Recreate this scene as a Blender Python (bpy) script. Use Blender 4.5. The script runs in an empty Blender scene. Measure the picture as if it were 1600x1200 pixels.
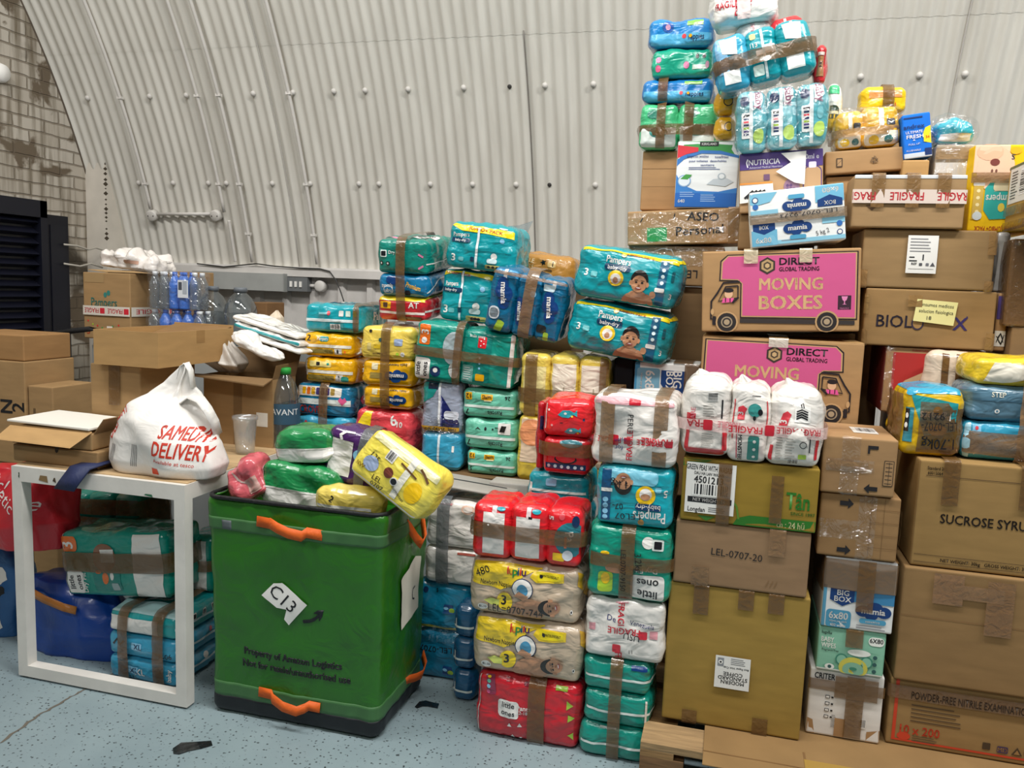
import bpy, bmesh, math, random
import numpy as np
from mathutils import Vector, Matrix, Euler
C = bpy.context.scene.collection
SC = bpy.context.scene
# ---------------------------------------------------------------- camera
YAW, PIT, ROL, FPX, CAMH = 0.261645, 0.119416, 0.037990, 1271.44, 1.5
_fw0 = np.array([-math.sin(YAW), math.cos(YAW), 0]); _rt0 = np.array([math.cos(YAW), math.sin(YAW), 0]); _up0 = np.array([0, 0, 1.0])
FW = _fw0*math.cos(PIT) - _up0*math.sin(PIT); _u2 = _up0*math.cos(PIT) + _fw0*math.sin(PIT)
RT = _rt0*math.cos(ROL) - (-_u2)*math.sin(ROL)*1.0
UP = _u2*math.cos(ROL) - _rt0*math.sin(ROL)
cam_d = bpy.data.cameras.new('camera'); cam = bpy.data.objects.new('camera', cam_d); C.objects.link(cam)
cam_d.sensor_width = 36; cam_d.lens = FPX/1600*36; cam_d.clip_start = 0.05
M = Matrix(((RT[0], UP[0], -FW[0], 0), (RT[1], UP[1], -FW[1], 0), (RT[2], UP[2], -FW[2], CAMH), (0, 0, 0, 1)))
cam.matrix_world = M
SC.camera = cam
# ---------------------------------------------------------------- light and exposure
SC.view_settings.view_transform = 'Standard'; SC.view_settings.look = 'None'
SC.view_settings.gamma = 1; SC.view_settings.use_curve_mapping = False
SC.view_settings.exposure = -0.08
W = bpy.data.worlds.new('world'); SC.world = W; W.use_nodes = True
W.node_tree.nodes['Background'].inputs[0].default_value = (0.92, 0.96, 1.0, 1); W.node_tree.nodes['Background'].inputs[1].default_value = 0.09
def lamp(name, loc, size, power, aim, col=(1, .985, .96)):
    l = bpy.data.lights.new(name, 'AREA'); l.shape = 'RECTANGLE'; l.size, l.size_y = size; l.energy = power; l.color = col
    o = bpy.data.objects.new(name, l); C.objects.link(o); o.location = loc
    o.rotation_euler = (Vector(aim)-Vector(loc)).to_track_quat('-Z', 'Y').to_euler(); return o
lamp('ceiling_lamp', (-2.7, 1.5, 4.35), (1.8, .3), 66, (-2.6, 3.7, 0.3))
lamp('ceiling_lamp', (-0.1, 1.5, 4.35), (1.8, .3), 92, (-0.2, 3.7, 0.3))
lamp('ceiling_lamp', (2.3, 1.6, 4.25), (1.8, .3), 112, (1.6, 3.8, 0.5))
lamp('ceiling_lamp', (-1.0, -1.6, 4.3), (2.4, .4), 60, (-0.8, 1.4, 0))
# ---------------------------------------------------------------- pixel <-> world helpers (1600x1200 frame)
def ray(x, y): return FW*FPX + RT*(x-800) - UP*(y-600)
def hit(x, y, n, dd):
    v = ray(x, y); o = np.array([0, 0, CAMH]); n = np.array(n, float); t = (dd - n@o)/(n@v); return o + t*v
def onY(x, y, Y): return hit(x, y, (0, 1, 0), Y)
def onX(x, y, X): return hit(x, y, (1, 0, 0), X)
def onZ(x, y, Z): return hit(x, y, (0, 0, 1), Z)
VR, VY, VZ = 4.8, 0.09, 0.46                       # vault: radius and axis
def vault_y(z, off=0): return VY + math.sqrt(max((VR-off)**2-(z-VZ)**2, 0))
def onV(x, y):
    v = ray(x, y); o = np.array([0, 0, CAMH]); lo, hi = 0.0, 9/v[1]
    for _ in range(50):
        m = (lo+hi)/2; p = o+v*m
        if (p[1]-VY)**2+(p[2]-VZ)**2 < VR*VR: lo = m
        else: hi = m
    return o+v*lo
# ---------------------------------------------------------------- materials
PAL = dict(teal='0a9da3', green_teal='0c9180', mint='6fc7ab', yellow='f3c618', amber='eeb20c', paleyellow='f4dd6a', blue='0b658c', deepblue='0d3b78',
  lightblue='58b4d6', sky='8cc8e8', red='d8222c', brightred='e8232d', coral='e8505a', white='efece6', cream='e9e2d6', navy='14305a', black='151515', grey='8d8d8b', darkgrey='3c3d40',
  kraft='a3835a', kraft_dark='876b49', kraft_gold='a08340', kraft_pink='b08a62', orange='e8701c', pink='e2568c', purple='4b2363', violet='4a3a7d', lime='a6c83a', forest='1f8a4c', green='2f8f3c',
  skin='d9a583', skin2='bd8a66', skin3='8a5a3d', hair='201814', brown='6d4d2e', gold='c08a3c', lilac='9fb0cf', nappy='cdbba6', paper='f2f0ea', ink='1b1b1f', inkblue='27326e', fragred='cf2436',
  slate='5a7f93', turq='2fb3c4', cart_green='276c13', band_green='41703f', cartorange='e5651a', kraft_line='7c5c38', sand='c9b089', softpink='eec4bd', stick='f0eeb4', olive='a8893c')
def lin(c):
    c = PAL.get(c, c); v = [int(c[i:i+2], 16)/255 for i in (0, 2, 4)]
    return tuple(x/12.92 if x <= .04045 else ((x+.055)/1.055)**2.4 for x in v)+(1,)
_MC = {}
def nodes(m):
    m.use_nodes = True; nt = m.node_tree; return nt, nt.nodes, nt.links, nt.nodes['Principled BSDF']
def mat(c, kind='film'):
    k = (c, kind)
    if k in _MC: return _MC[k]
    m = bpy.data.materials.new(f'{kind}_{c}'); nt, N, L, b = nodes(m); col = lin(c)
    b.inputs['Base Color'].default_value = col
    tc = N.new('ShaderNodeTexCoord')
    def noise(scale, det=3, vec=None, dist=0.0):
        n = N.new('ShaderNodeTexNoise'); n.inputs['Scale'].default_value = scale; n.inputs['Detail'].default_value = det; n.inputs['Distortion'].default_value = dist
        L.new(vec if vec else tc.outputs['Object'], n.inputs['Vector']); return n
    def bump(src, st, dist):
        bp = N.new('ShaderNodeBump'); bp.inputs['Strength'].default_value = st; bp.inputs['Distance'].default_value = dist
        L.new(src, bp.inputs['Height']); L.new(bp.outputs[0], b.inputs['Normal']); return bp
    def vary(src, lo, hi):
        mr = N.new('ShaderNodeMapRange'); mr.inputs['From Min'].default_value = .3; mr.inputs['From Max'].default_value = .7
        mr.inputs['To Min'].default_value = lo; mr.inputs['To Max'].default_value = hi; L.new(src, mr.inputs[0])
        mx = N.new('ShaderNodeMix'); mx.data_type = 'RGBA'; mx.blend_type = 'MULTIPLY'; mx.inputs['Factor'].default_value = 1
        mx.inputs['A'].default_value = col; L.new(mr.outputs[0], mx.inputs['B']); L.new(mx.outputs['Result'], b.inputs['Base Color'])
    if kind == 'film':
        b.inputs['Roughness'].default_value = .27; b.inputs['Coat Weight'].default_value = .6; b.inputs['Coat Roughness'].default_value = .12
        mp = N.new('ShaderNodeMapping'); mp.inputs['Scale'].default_value = (1, 1, 1.7); L.new(tc.outputs['Object'], mp.inputs[0])
        n1 = noise(11, 2.5, mp.outputs[0], 1.0); n2 = noise(14, 3.0, mp.outputs[0], .9); n2.noise_type = 'RIDGED_MULTIFRACTAL'
        n2.inputs['Roughness'].default_value = .45
        ad = N.new('ShaderNodeMath'); ad.operation = 'MULTIPLY_ADD'; L.new(n2.outputs[0], ad.inputs[0]); ad.inputs[1].default_value = .4; L.new(n1.outputs[0], ad.inputs[2]); bump(ad.outputs[0], .55, .022)
    elif kind == 'card':
        b.inputs['Roughness'].default_value = .78; b.inputs['Specular IOR Level'].default_value = .25
        mp = N.new('ShaderNodeMapping'); mp.inputs['Scale'].default_value = (1, 1, 5); L.new(tc.outputs['Object'], mp.inputs[0])
        n = noise(7, 5, mp.outputs[0]); vary(n.outputs[0], .9, 1.06); bump(noise(9, 3).outputs[0], .12, .02)
    elif kind == 'print':
        b.inputs['Roughness'].default_value = .5; bump(noise(14, 3).outputs[0], .1, .01)
    elif kind == 'tape':
        b.inputs['Roughness'].default_value = .2; b.inputs['Alpha'].default_value = .76; b.inputs['Coat Weight'].default_value = .5
        bump(noise(30, 3, None, 1.5).outputs[0], .4, .012)
    elif kind == 'cling':
        bp = bump(noise(16, 3, None, 2).outputs[0], .8, .03); gl = N.new('ShaderNodeBsdfGlossy'); gl.inputs['Roughness'].default_value = .12; L.new(bp.outputs[0], gl.inputs['Normal'])
        tr = N.new('ShaderNodeBsdfTransparent'); ms = N.new('ShaderNodeMixShader'); ms.inputs[0].default_value = .14; L.new(tr.outputs[0], ms.inputs[1]); L.new(gl.outputs[0], ms.inputs[2]); L.new(ms.outputs[0], N['Material Output'].inputs['Surface'])
    elif kind == 'clear':
        gl = N.new('ShaderNodeBsdfGlossy'); gl.inputs['Roughness'].default_value = .06; fr_ = N.new('ShaderNodeLayerWeight'); fr_.inputs['Blend'].default_value = .35
        tr = N.new('ShaderNodeBsdfTransparent'); tr.inputs[0].default_value = [min(1, .55+.45*x) for x in col[:3]]+[1]; df = N.new('ShaderNodeBsdfDiffuse'); df.inputs[0].default_value = col
        m0 = N.new('ShaderNodeMixShader'); m0.inputs[0].default_value = .16; L.new(tr.outputs[0], m0.inputs[1]); L.new(df.outputs[0], m0.inputs[2])
        ms = N.new('ShaderNodeMixShader'); L.new(fr_.outputs['Facing'], ms.inputs[0]); mm_ = N.new('ShaderNodeMath'); mm_.operation = 'MULTIPLY_ADD'; L.new(fr_.outputs['Facing'], mm_.inputs[0]); mm_.inputs[1].default_value = .5; mm_.inputs[2].default_value = .06; L.new(mm_.outputs[0], ms.inputs[0])
        L.new(m0.outputs[0], ms.inputs[1]); L.new(gl.outputs[0], ms.inputs[2]); L.new(ms.outputs[0], N['Material Output'].inputs['Surface'])
    elif kind == 'metal':
        b.inputs['Roughness'].default_value = .42; b.inputs['Metallic'].default_value = .0; n = noise(5, 4); vary(n.outputs[0], .93, 1.03)
    elif kind == 'paint':
        b.inputs['Roughness'].default_value = .45; n = noise(9, 6); vary(n.outputs[0], .9, 1.03); bump(noise(60, 3).outputs[0], .08, .005)
    elif kind == 'cloth':
        b.inputs['Roughness'].default_value = .62; bump(noise(9, 4, None, 1).outputs[0], .5, .02)
    elif kind == 'bagfilm':
        b.inputs['Roughness'].default_value = .36; b.inputs['Coat Weight'].default_value = .2; bump(noise(8, 3, None, 1.6).outputs[0], .3, .025)
    elif kind == 'wood':
        b.inputs['Roughness'].default_value = .75
        mp = N.new('ShaderNodeMapping'); mp.inputs['Scale'].default_value = (1.5, 14, 14); L.new(tc.outputs['Object'], mp.inputs[0])
        n = noise(4, 6, mp.outputs[0], .6); vary(n.outputs[0], .68, 1.12); bump(n.outputs[0], .3, .01)
    _MC[k] = m; return m
# ---------------------------------------------------------------- linking and tagging
def link(name, me, parent=None, label=None, cat=None, group=None, kind=None):
    o = bpy.data.objects.new(name, me); C.objects.link(o)
    if parent: o.parent = parent
    if label: o['label'] = label
    if cat: o['category'] = cat
    if group: o['group'] = group
    if kind: o['kind'] = kind
    return o
def empty(name, loc, rot, label, cat, group=None):
    o = link(name, None, None, label, cat, group); o.location = loc; o.rotation_euler = rot; o.empty_display_size = .05; return o
class MB:
    """collects vertices and faces with material slots; build() links ONE mesh object"""
    def __init__(s): s.v = []; s.f = []; s.m = []; s.mats = []
    def slot(s, m):
        if m not in s.mats: s.mats.append(m)
        return s.mats.index(m)
    def add(s, v, f, m):
        o = len(s.v); k = s.slot(m)
        s.v.extend([tuple(map(float, p)) for p in v]); s.f.extend([tuple(i+o for i in q) for q in f]); s.m.extend([k]*len(f))
    def box(s, lo, hi, m):
        x0, y0, z0 = lo; x1, y1, z1 = hi
        s.add([(x0,y0,z0),(x1,y0,z0),(x1,y1,z0),(x0,y1,z0),(x0,y0,z1),(x1,y0,z1),(x1,y1,z1),(x0,y1,z1)],
              [(0,3,2,1),(4,5,6,7),(0,1,5,4),(1,2,6,5),(2,3,7,6),(3,0,4,7)], m)
    def tube(s, pts, r, m, n=10, closed=False):
        pts = [Vector(p) for p in pts]; v = []; f = []; up = Vector((0, 0, 1)); last = None
        for i, p in enumerate(pts):
            t = (pts[min(i+1, len(pts)-1)]-pts[max(i-1, 0)]).normalized()
            a = last if last is not None else (up if abs(t.z) < .9 else Vector((1, 0, 0)))
            b = t.cross(a); b.normalize(); a = b.cross(t).normalized(); last = a
            rr = r[i] if isinstance(r, (list, tuple)) else r
            for k in range(n):
                w = 2*math.pi*k/n; v.append(p+(a*math.cos(w)+b*math.sin(w))*rr)
        for i in range(len(pts)-1):
            for k in range(n): f.append((i*n+k, i*n+(k+1) % n, (i+1)*n+(k+1) % n, (i+1)*n+k))
        f.append(tuple(range(n))[::-1]); f.append(tuple((len(pts)-1)*n+k for k in range(n))); s.add(v, f, m)
    def lathe(s, prof, m, n=24, c=(0, 0, 0), caps=True):
        v = []; f = []
        for r, z in prof:
            for k in range(n):
                w = 2*math.pi*k/n; v.append((c[0]+r*math.cos(w), c[1]+r*math.sin(w), c[2]+z))
        for i in range(len(prof)-1):
            for k in range(n): f.append((i*n+k, i*n+(k+1) % n, (i+1)*n+(k+1) % n, (i+1)*n+k))
        if caps: f.append(tuple(range(n))[::-1]); f.append(tuple((len(prof)-1)*n+k for k in range(n)))
        s.add(v, f, m)
    def ribbon(s, pts, side, m, th=.003):
        side = Vector(side); v = []; f = []; pts = [Vector(p) for p in pts]
        for i, p in enumerate(pts):
            t = (pts[min(i+1, len(pts)-1)]-pts[max(i-1, 0)]).normalized(); nn = t.cross(side).normalized()*th
            v += [p-side, p+side, p+side+nn, p-side+nn]
        for i in range(len(pts)-1):
            for k in range(4): f.append((i*4+k, i*4+(k+1) % 4, i*4+4+(k+1) % 4, i*4+4+k))
        f += [(3,2,1,0), tuple((len(pts)-1)*4+k for k in range(4))]; s.add(v, f, m)
    def build(s, name, parent=None, smooth=True, **kw):
        me = bpy.data.meshes.new(name); me.from_pydata(s.v, [], s.f)
        for m in s.mats: me.materials.append(m)
        me.polygons.foreach_set('material_index', s.m)
        if smooth: me.polygons.foreach_set('use_smooth', [True]*len(s.f))
        me.update(); return link(name, me, parent, **kw)
# ---------------------------------------------------------------- soft and stiff boxes with printing that follows their surface
FACES = {'F': ((0,-1,0), (1,0,0), (0,0,1)), 'B': ((0,1,0), (-1,0,0), (0,0,1)), 'R': ((1,0,0), (0,1,0), (0,0,1)),
         'L': ((-1,0,0), (0,-1,0), (0,0,1)), 'T': ((0,0,1), (1,0,0), (0,1,0)), 'D': ((0,0,-1), (1,0,0), (0,-1,0))}
class Body:
    def __init__(s, w, d, h, r=.03, bulge=.008, wr=.003, seed=0, pinch=0, pax=0, taper=0, off=(0,0,0), kind='film', step=.0105, lean=0, aniso=(1,1,1), sag=0):
        s.w, s.d, s.h = w, d, h; s.r = min(r, w*.49, d*.49, h*.49); s.b = bulge; s.wr = wr; s.pinch = pinch; s.pax = pax; s.taper = taper; s.off = np.array(off, float)
        s.kind = kind; s.step = step; s.lean = lean; s.sag = sag
        rg = np.random.RandomState(seed % 100000); K = 12
        dv = rg.normal(size=(K, 3))*np.array(aniso); dv /= np.linalg.norm(dv, axis=1)[:, None]
        lam = rg.uniform(.05, .18, K); s.k = dv*(2*math.pi/lam)[:, None]; s.ph = rg.uniform(0, 6.28, K); s.a = lam/.18*.55+.1
        s.ridge = rg.rand(K) < .45
    def deform(s, q):
        q = np.asarray(q, float); half = np.array([s.w, s.d, s.h])/2; p = q-np.array([0, 0, s.h/2])
        inner = np.maximum(half-s.r, 1e-4); c = np.clip(p, -inner, inner); v = p-c
        m = np.abs(v).max(1); n2 = np.linalg.norm(v, axis=1); ok = n2 > 1e-9
        v[ok] *= (m[ok]/n2[ok])[:, None]; n2 = np.linalg.norm(v, axis=1); nr = np.zeros_like(v); nr[ok] = v[ok]/np.maximum(n2[ok], 1e-9)[:, None]
        pos = c+v; sc = np.clip(p/half, -1, 1); sq = 1-sc**2
        if s.b:
            b = (s.b, s.b, s.b*.5)
            for i in range(3):
                e = b[i]*sc[:, i]*sq[:, (i+1) % 3]*sq[:, (i+2) % 3]
                if i == 2: e = np.where(sc[:, 2] < 0, 0, e)
                pos[:, i] += e
        if s.wr:
            ph = c@s.k.T+s.ph; sn = np.sin(ph); g = np.where(s.ridge, 1-2*np.abs(sn), sn)@s.a
            lo = np.clip((p[:, 2]+half[2])/.02, 0.15, 1)
            pos += nr*(g*s.wr*lo)[:, None]
        if s.pinch:
            t = 1-s.pinch*np.abs(sc[:, s.pax])**5; pos[:, 2] *= t
            o = 1-s.pax; pos[:, o] *= 1-.5*s.pinch*np.abs(sc[:, s.pax])**5
        z = (pos[:, 2]+half[2])/s.h
        if s.taper:
            t = (1-s.taper*np.clip(z, 0, 1.2)**1.6)[:, None]; pos[:, :2] *= t
        if s.sag: pos[:, 2] -= s.sag*np.clip(z, 0, 1)*sc[:, 0]**2
        pos[:, 2] += half[2]
        if s.lean: pos[:, 0] += s.lean*z
        return pos+s.off
    def axis(s, a):
        r = s.r; L = 2*a-2*r
        e = [0, .3*r, .65*r, r] if r > .012 else [0, .3*r, r, 1.6*r]
        n = max(1, int(math.ceil((2*a-2*e[-1])/s.step)))
        return np.array(sorted(set([round(-a+x, 6) for x in e]+[round(a-x, 6) for x in e]+[round(x, 6) for x in np.linspace(-a+e[-1], a-e[-1], n+1)])))
    def shell(s, mb, m):
        ax = [s.axis(s.w/2), s.axis(s.d/2), s.axis(s.h/2)+s.h/2]
        n = [len(a) for a in ax]; idx = {}; V = []; Fc = []
        def vid(i, j, k):
            t = (i, j, k)
            if t not in idx: idx[t] = len(V); V.append((ax[0][i], ax[1][j], ax[2][k]))
            return idx[t]
        for i in range(n[0]-1):
            for k in range(n[2]-1):
                Fc.append((vid(i,0,k), vid(i+1,0,k), vid(i+1,0,k+1), vid(i,0,k+1))); J = n[1]-1
                Fc.append((vid(i+1,J,k), vid(i,J,k), vid(i,J,k+1), vid(i+1,J,k+1)))
        for j in range(n[1]-1):
            for k in range(n[2]-1):
                I = n[0]-1; Fc.append((vid(I,j,k), vid(I,j+1,k), vid(I,j+1,k+1), vid(I,j,k+1)))
                Fc.append((vid(0,j+1,k), vid(0,j,k), vid(0,j,k+1), vid(0,j+1,k+1)))
        for i in range(n[0]-1):
            for j in range(n[1]-1):
                K = n[2]-1; Fc.append((vid(i,j,K), vid(i+1,j,K), vid(i+1,j+1,K), vid(i,j+1,K)))
                Fc.append((vid(i,j+1,0), vid(i+1,j+1,0), vid(i+1,j,0), vid(i,j,0)))
        mb.add(s.deform(np.array(V)), Fc, m)
    def dims(s, f): return {'F': (s.w, s.h, s.d), 'B': (s.w, s.h, s.d), 'R': (s.d, s.h, s.w), 'L': (s.d, s.h, s.w), 'T': (s.w, s.d, s.h), 'D': (s.w, s.d, s.h)}[f]
    def place(s, f, xy, eps):
        n, u, v = [np.array(a, float) for a in FACES[f]]; _, _, dp = s.dims(f); xy = np.asarray(xy, float)
        q = np.array([0, 0, s.h/2])+np.outer(xy[:, 0], u)+np.outer(xy[:, 1], v)+n*(dp/2+eps)
        return s.deform(q)
# decals: dicts made by these makers; fractions of the face, sizes in fractions of the face height
def R(f, u0, u1, v0, v1, c, x=0): return dict(k='R', f=f, r=(u0, u1, v0, v1), c=c, x=x)
def P(f, u, v, s, pts, c, rot=0, ox=0, oy=0, lr=0): return dict(k='P', f=f, u=u, v=v, s=s, pts=pts, c=c, rot=rot, ox=ox, oy=oy, lr=lr)
def E(f, u, v, a, b, c, rot=0, ox=0, oy=0, s=1, n=20, lr=0): return P(f, u, v, s, [(a*math.cos(t*2*math.pi/n), b*math.sin(t*2*math.pi/n)) for t in range(n)], c, rot, ox, oy, lr)
def RRp(w, h, r, n=4):
    o = []
    for cx, cy, a0 in ((w/2-r, h/2-r, 0), (-w/2+r, h/2-r, 90), (-w/2+r, -h/2+r, 180), (w/2-r, -h/2+r, 270)):
        for i in range(n+1): a = math.radians(a0+90*i/n); o.append((cx+r*math.cos(a), cy+r*math.sin(a)))
    return o
def RR(f, u, v, w, h, c, r=None, rot=0, ox=0, oy=0, s=1, lr=0): return P(f, u, v, s, RRp(w, h, min(w, h)*.3 if r is None else r), c, rot, ox, oy, lr)
def T(f, u, v, s, txt, c='white', rot=0, w=None, bold=0.02, ox=0, oy=0, lr=0): return dict(k='T', f=f, u=u, v=v, s=s, t=txt, c=c, rot=rot, w=w, bold=bold, ox=ox, oy=oy, lr=lr)
def S(f, pts, wd, c='ink'): return dict(k='S', f=f, pts=pts, wd=wd, c=c)
def G(f, pts, c): return dict(k='G', f=f, pts=pts, c=c)
def BC(f, u0, u1, v0, v1, seed=1, vert=False, bg='paper'):
    rg = random.Random(seed); o = [R(f, u0, u1, v0, v1, bg)]; t = .06
    while t < .9:
        w = rg.choice((.015, .025, .045)); 
        o.append(R(f, u0+(u1-u0)*.06, u1-(u1-u0)*.06, v0+(v1-v0)*t, v0+(v1-v0)*(t+w), 'ink') if vert else R(f, u0+(u1-u0)*t, u0+(u1-u0)*(t+w), v0+(v1-v0)*.12, v1-(v1-v0)*.06, 'ink'))
        t += w+rg.choice((.02, .03, .05))
    return o
def LINES(f, u0, u1, v0, v1, n, c='ink', th=.35, seed=3):
    rg = random.Random(seed); o = []
    for i in range(n):
        a = v1-(v1-v0)*(i+.2)/n; o.append(R(f, u0, u0+(u1-u0)*rg.uniform(.65, 1), a-(v1-v0)/n*th, a, c))
    return o
_TX = {}
def textgeo(t, bold):
    k = (t, bold)
    if k in _TX: return _TX[k]
    cu = bpy.data.curves.new('t', 'FONT'); cu.body = t; cu.resolution_u = 2; cu.offset = 0; cu.fill_mode = 'FRONT'; cu.align_x = 'CENTER'
    o = bpy.data.objects.new('t', cu); me = o.to_mesh()
    v = np.array([p.co[:2] for p in me.vertices]).reshape(-1, 2)/.7; fs = [tuple(p.vertices) for p in me.polygons]
    v[:, 1] -= .5; v[:, 0] -= (v[:, 0].min()+v[:, 0].max())/2
    if bold > 0 and len(v):
        n0 = len(v); sh = bold*1.1; vv = []; ff = []
        for i, (a, b_) in enumerate(((-sh, -sh*.6), (sh, -sh*.6), (-sh, sh*.6), (sh, sh*.6))): vv.append(v+np.array((a, b_))); ff += [tuple(j+i*n0 for j in q) for q in fs]
        v = np.vstack(vv); fs = ff
    o.to_mesh_clear(); bpy.data.objects.remove(o); bpy.data.curves.remove(cu)
    _TX[k] = (v, fs); return _TX[k]
def sliced(v, fs, sp):
    bm = bmesh.new(); vs = [bm.verts.new((p[0], p[1], 0)) for p in v]
    for q in fs:
        try: bm.faces.new([vs[i] for i in q])
        except ValueError: pass
    for a in (0, 1):
        lo, hi = v[:, a].min(), v[:, a].max(); x = math.ceil(lo/sp)*sp
        while x < hi:
            co = [0, 0, 0]; no = [0, 0, 0]; co[a] = x; no[a] = 1
            bmesh.ops.bisect_plane(bm, geom=bm.verts[:]+bm.edges[:]+bm.faces[:], plane_co=co, plane_no=no); x += sp
    bm.verts.index_update(); rv = np.array([p.co[:2] for p in bm.verts]).reshape(-1, 2); rf = [tuple(p.index for p in q.verts) for q in bm.faces]; bm.free()
    return rv, rf
def flat(ds):
    o = []
    for d in ds:
        if isinstance(d, list): o += flat(d)
        elif d: o.append(d)
    return o
def decals(mb, B, ds, kind, e0=.0009, de=None):
    soft = B.kind == 'film'; sp = .011 if soft else .16; layer = {}; de = de or (.0008 if soft else .0003)
    def level(f, x0, x1, y0, y1):
        k = 1+max([q[4] for q in layer.setdefault(f, []) if q[0] < x1 and x0 < q[1] and q[2] < y1 and y0 < q[3]], default=0); layer[f].append((x0, x1, y0, y1, k)); return e0+de*min(k, 14)
    for d in flat(ds):
        f = d['f']; Wf, Hf, _ = B.dims(f); m = mat(d['c'], kind)
        if d['k'] == 'R':
            u0, u1, v0, v1 = d['r']; x0, x1 = (u0-.5)*Wf, (u1-.5)*Wf; y0, y1 = (v0-.5)*Hf, (v1-.5)*Hf; eps = level(f, x0, x1, y0, y1)
            if d.get('x'): x0, x1, y0, y1 = x0-eps*(u0 <= 0), x1+eps*(u1 >= 1), y0-eps*(v0 <= 0), y1+eps*(v1 >= 1)
            def ax(a, b, half):
                st = .0105 if soft else .1
                g = set(np.round(np.linspace(a, b, max(2, int(math.ceil((b-a)/st))+1)), 6))
                for e in (0, .3*B.r, .65*B.r, B.r):
                    for q in (-half+e, half-e):
                        if a < q < b: g.add(round(q, 6))
                return np.array(sorted(g))
            X, Y = ax(x0, x1, Wf/2), ax(y0, y1, Hf/2); nx, ny = len(X), len(Y)
            xy = np.array([(x, y) for y in Y for x in X]); fs = [(j*nx+i, j*nx+i+1, (j+1)*nx+i+1, (j+1)*nx+i) for j in range(ny-1) for i in range(nx-1)]
            mb.add(B.place(f, xy, eps), fs, m); continue
        if d['k'] == 'G':
            v = np.array([((a-.5)*Wf, (b-.5)*Hf) for a, b in d['pts']]); fs = [tuple(range(len(v)))]
        elif d['k'] == 'S':
            pts = [np.array(((a-.5)*Wf, (b-.5)*Hf)) for a, b in d['pts']]; hw = d['wd']/2; vv = []; fs = []
            for i, p in enumerate(pts):
                t = pts[min(i+1, len(pts)-1)]-pts[max(i-1, 0)]; t = t/max(np.linalg.norm(t), 1e-9); n = np.array((-t[1], t[0]))*hw; vv += [p-n, p+n]
            fs = [(2*i, 2*i+2, 2*i+3, 2*i+1) for i in range(len(pts)-1)]; v = np.array(vv)
        else:
            if d['k'] == 'T':
                v, fs = textgeo(d['t'], d['bold']); v = v*d['s']*Hf
                if len(v) == 0: continue
                if d['w']: v[:, 0] *= d['w']*Wf/max(1e-6, v[:, 0].max()-v[:, 0].min())
            else: v = np.array(d['pts'], float)*d['s']*Hf; fs = [tuple(range(len(v)))]
            sc_ = (d.get('s', 1) if d['k'] == 'P' else 1)*Hf
            v = v+np.array((d['ox'], d['oy']))*sc_ if d['k'] == 'P' else v+np.array((d['ox'], d['oy']))*Hf
            if d.get('lr'):
                a = math.radians(d['lr']); cc = v.mean(0); v = (v-cc)@np.array(((math.cos(a), math.sin(a)), (-math.sin(a), math.cos(a))))+cc
            a = math.radians(d['rot']); v = v@np.array(((math.cos(a), math.sin(a)), (-math.sin(a), math.cos(a))))
            v = v+np.array(((d['u']-.5)*Wf, (d['v']-.5)*Hf))
        area = sum(0.5*(v[q[i]][0]*v[q[(i+1) % len(q)]][1]-v[q[(i+1) % len(q)]][0]*v[q[i]][1]) for q in fs[:1] for i in range(len(q)))
        if area < 0: fs = [q[::-1] for q in fs]
        lim = np.array((Wf/2+.004, Hf/2+.004)); v = np.clip(v, -lim, lim)
        eps = level(f, v[:, 0].min(), v[:, 0].max(), v[:, 1].min(), v[:, 1].max())
        ext = (v.max(0)-v.min(0)).max()
        if ext > sp: v, fs = sliced(v, fs, sp)
        mb.add(B.place(f, v, eps), fs, m)
def face_rot(yaw, tilt, pitch=0): return Euler((math.radians(pitch), math.radians(tilt), math.radians(yaw)), 'XYZ')
class Spec: pass
def at(xl, xr, yt, yb, Y, base=None, yaw=0, tilt=0, pitch=0, dx=0):
    """size and pose of a box whose front face spans these columns and rows of the frame, its front centre in the plane Y"""
    cx, cy = (xl+xr)/2, (yt+yb)/2; c = onY(cx, cy, Y); a = math.radians(yaw); n = np.array((-math.sin(a), math.cos(a), 0))
    l = hit(xl, cy, n, n@c); r = hit(xr, cy, n, n@c); t = hit(cx, yt, n, n@c); b = hit(cx, yb, n, n@c)
    s = Spec(); s.w = float(np.linalg.norm(r-l)); s.top = float(t[2]); s.bot = float(b[2]) if base is None else base; s.h = max(.02, s.top-s.bot)
    s.c = np.array((c[0]+dx, c[1], (s.top+s.bot)/2)); s.yaw, s.tilt, s.pitch = yaw, tilt, pitch; return s
_SEED = [11]
def split_tape(tp):
    """separate strips of tape become parts of their own"""
    if tp[0] not in ('packing_tape', 'clear_tape'): return [tp]
    ds = flat(tp[2]); n = len(ds); g = list(range(n))
    def ov(a, b): return a[0] < b[1]+1e-6 and b[0] < a[1]+1e-6
    def joined(a, b):
        fa, fb = a['f'], b['f']; ra, rb = a['r'], b['r']
        if fa == fb: return ov(ra[:2], rb[:2]) and ov(ra[2:], rb[2:])
        k = {fa, fb}
        if k == {'F', 'T'}: F_, T_ = (ra, rb) if fa == 'F' else (rb, ra); return ov(F_[:2], T_[:2]) and F_[3] >= 1 and T_[2] <= 0
        if k == {'B', 'T'}: return True
        if k == {'F', 'R'}: F_, R__ = (ra, rb) if fa == 'F' else (rb, ra); return ov(F_[2:], R__[2:]) and F_[1] >= 1
        if k == {'F', 'L'}: F_, L_ = (ra, rb) if fa == 'F' else (rb, ra); return ov(F_[2:], L_[2:]) and F_[0] <= 0
        return False
    for i in range(n):
        for j in range(i):
            if joined(ds[i], ds[j]) and g[i] != g[j]: o, k = g[i], g[j]; g = [k if x == o else x for x in g]
    return [(tp[0], tp[1], [d for d, x in zip(ds, g) if x == k])+tuple(tp[3:]) for k in sorted(set(g))]
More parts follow.
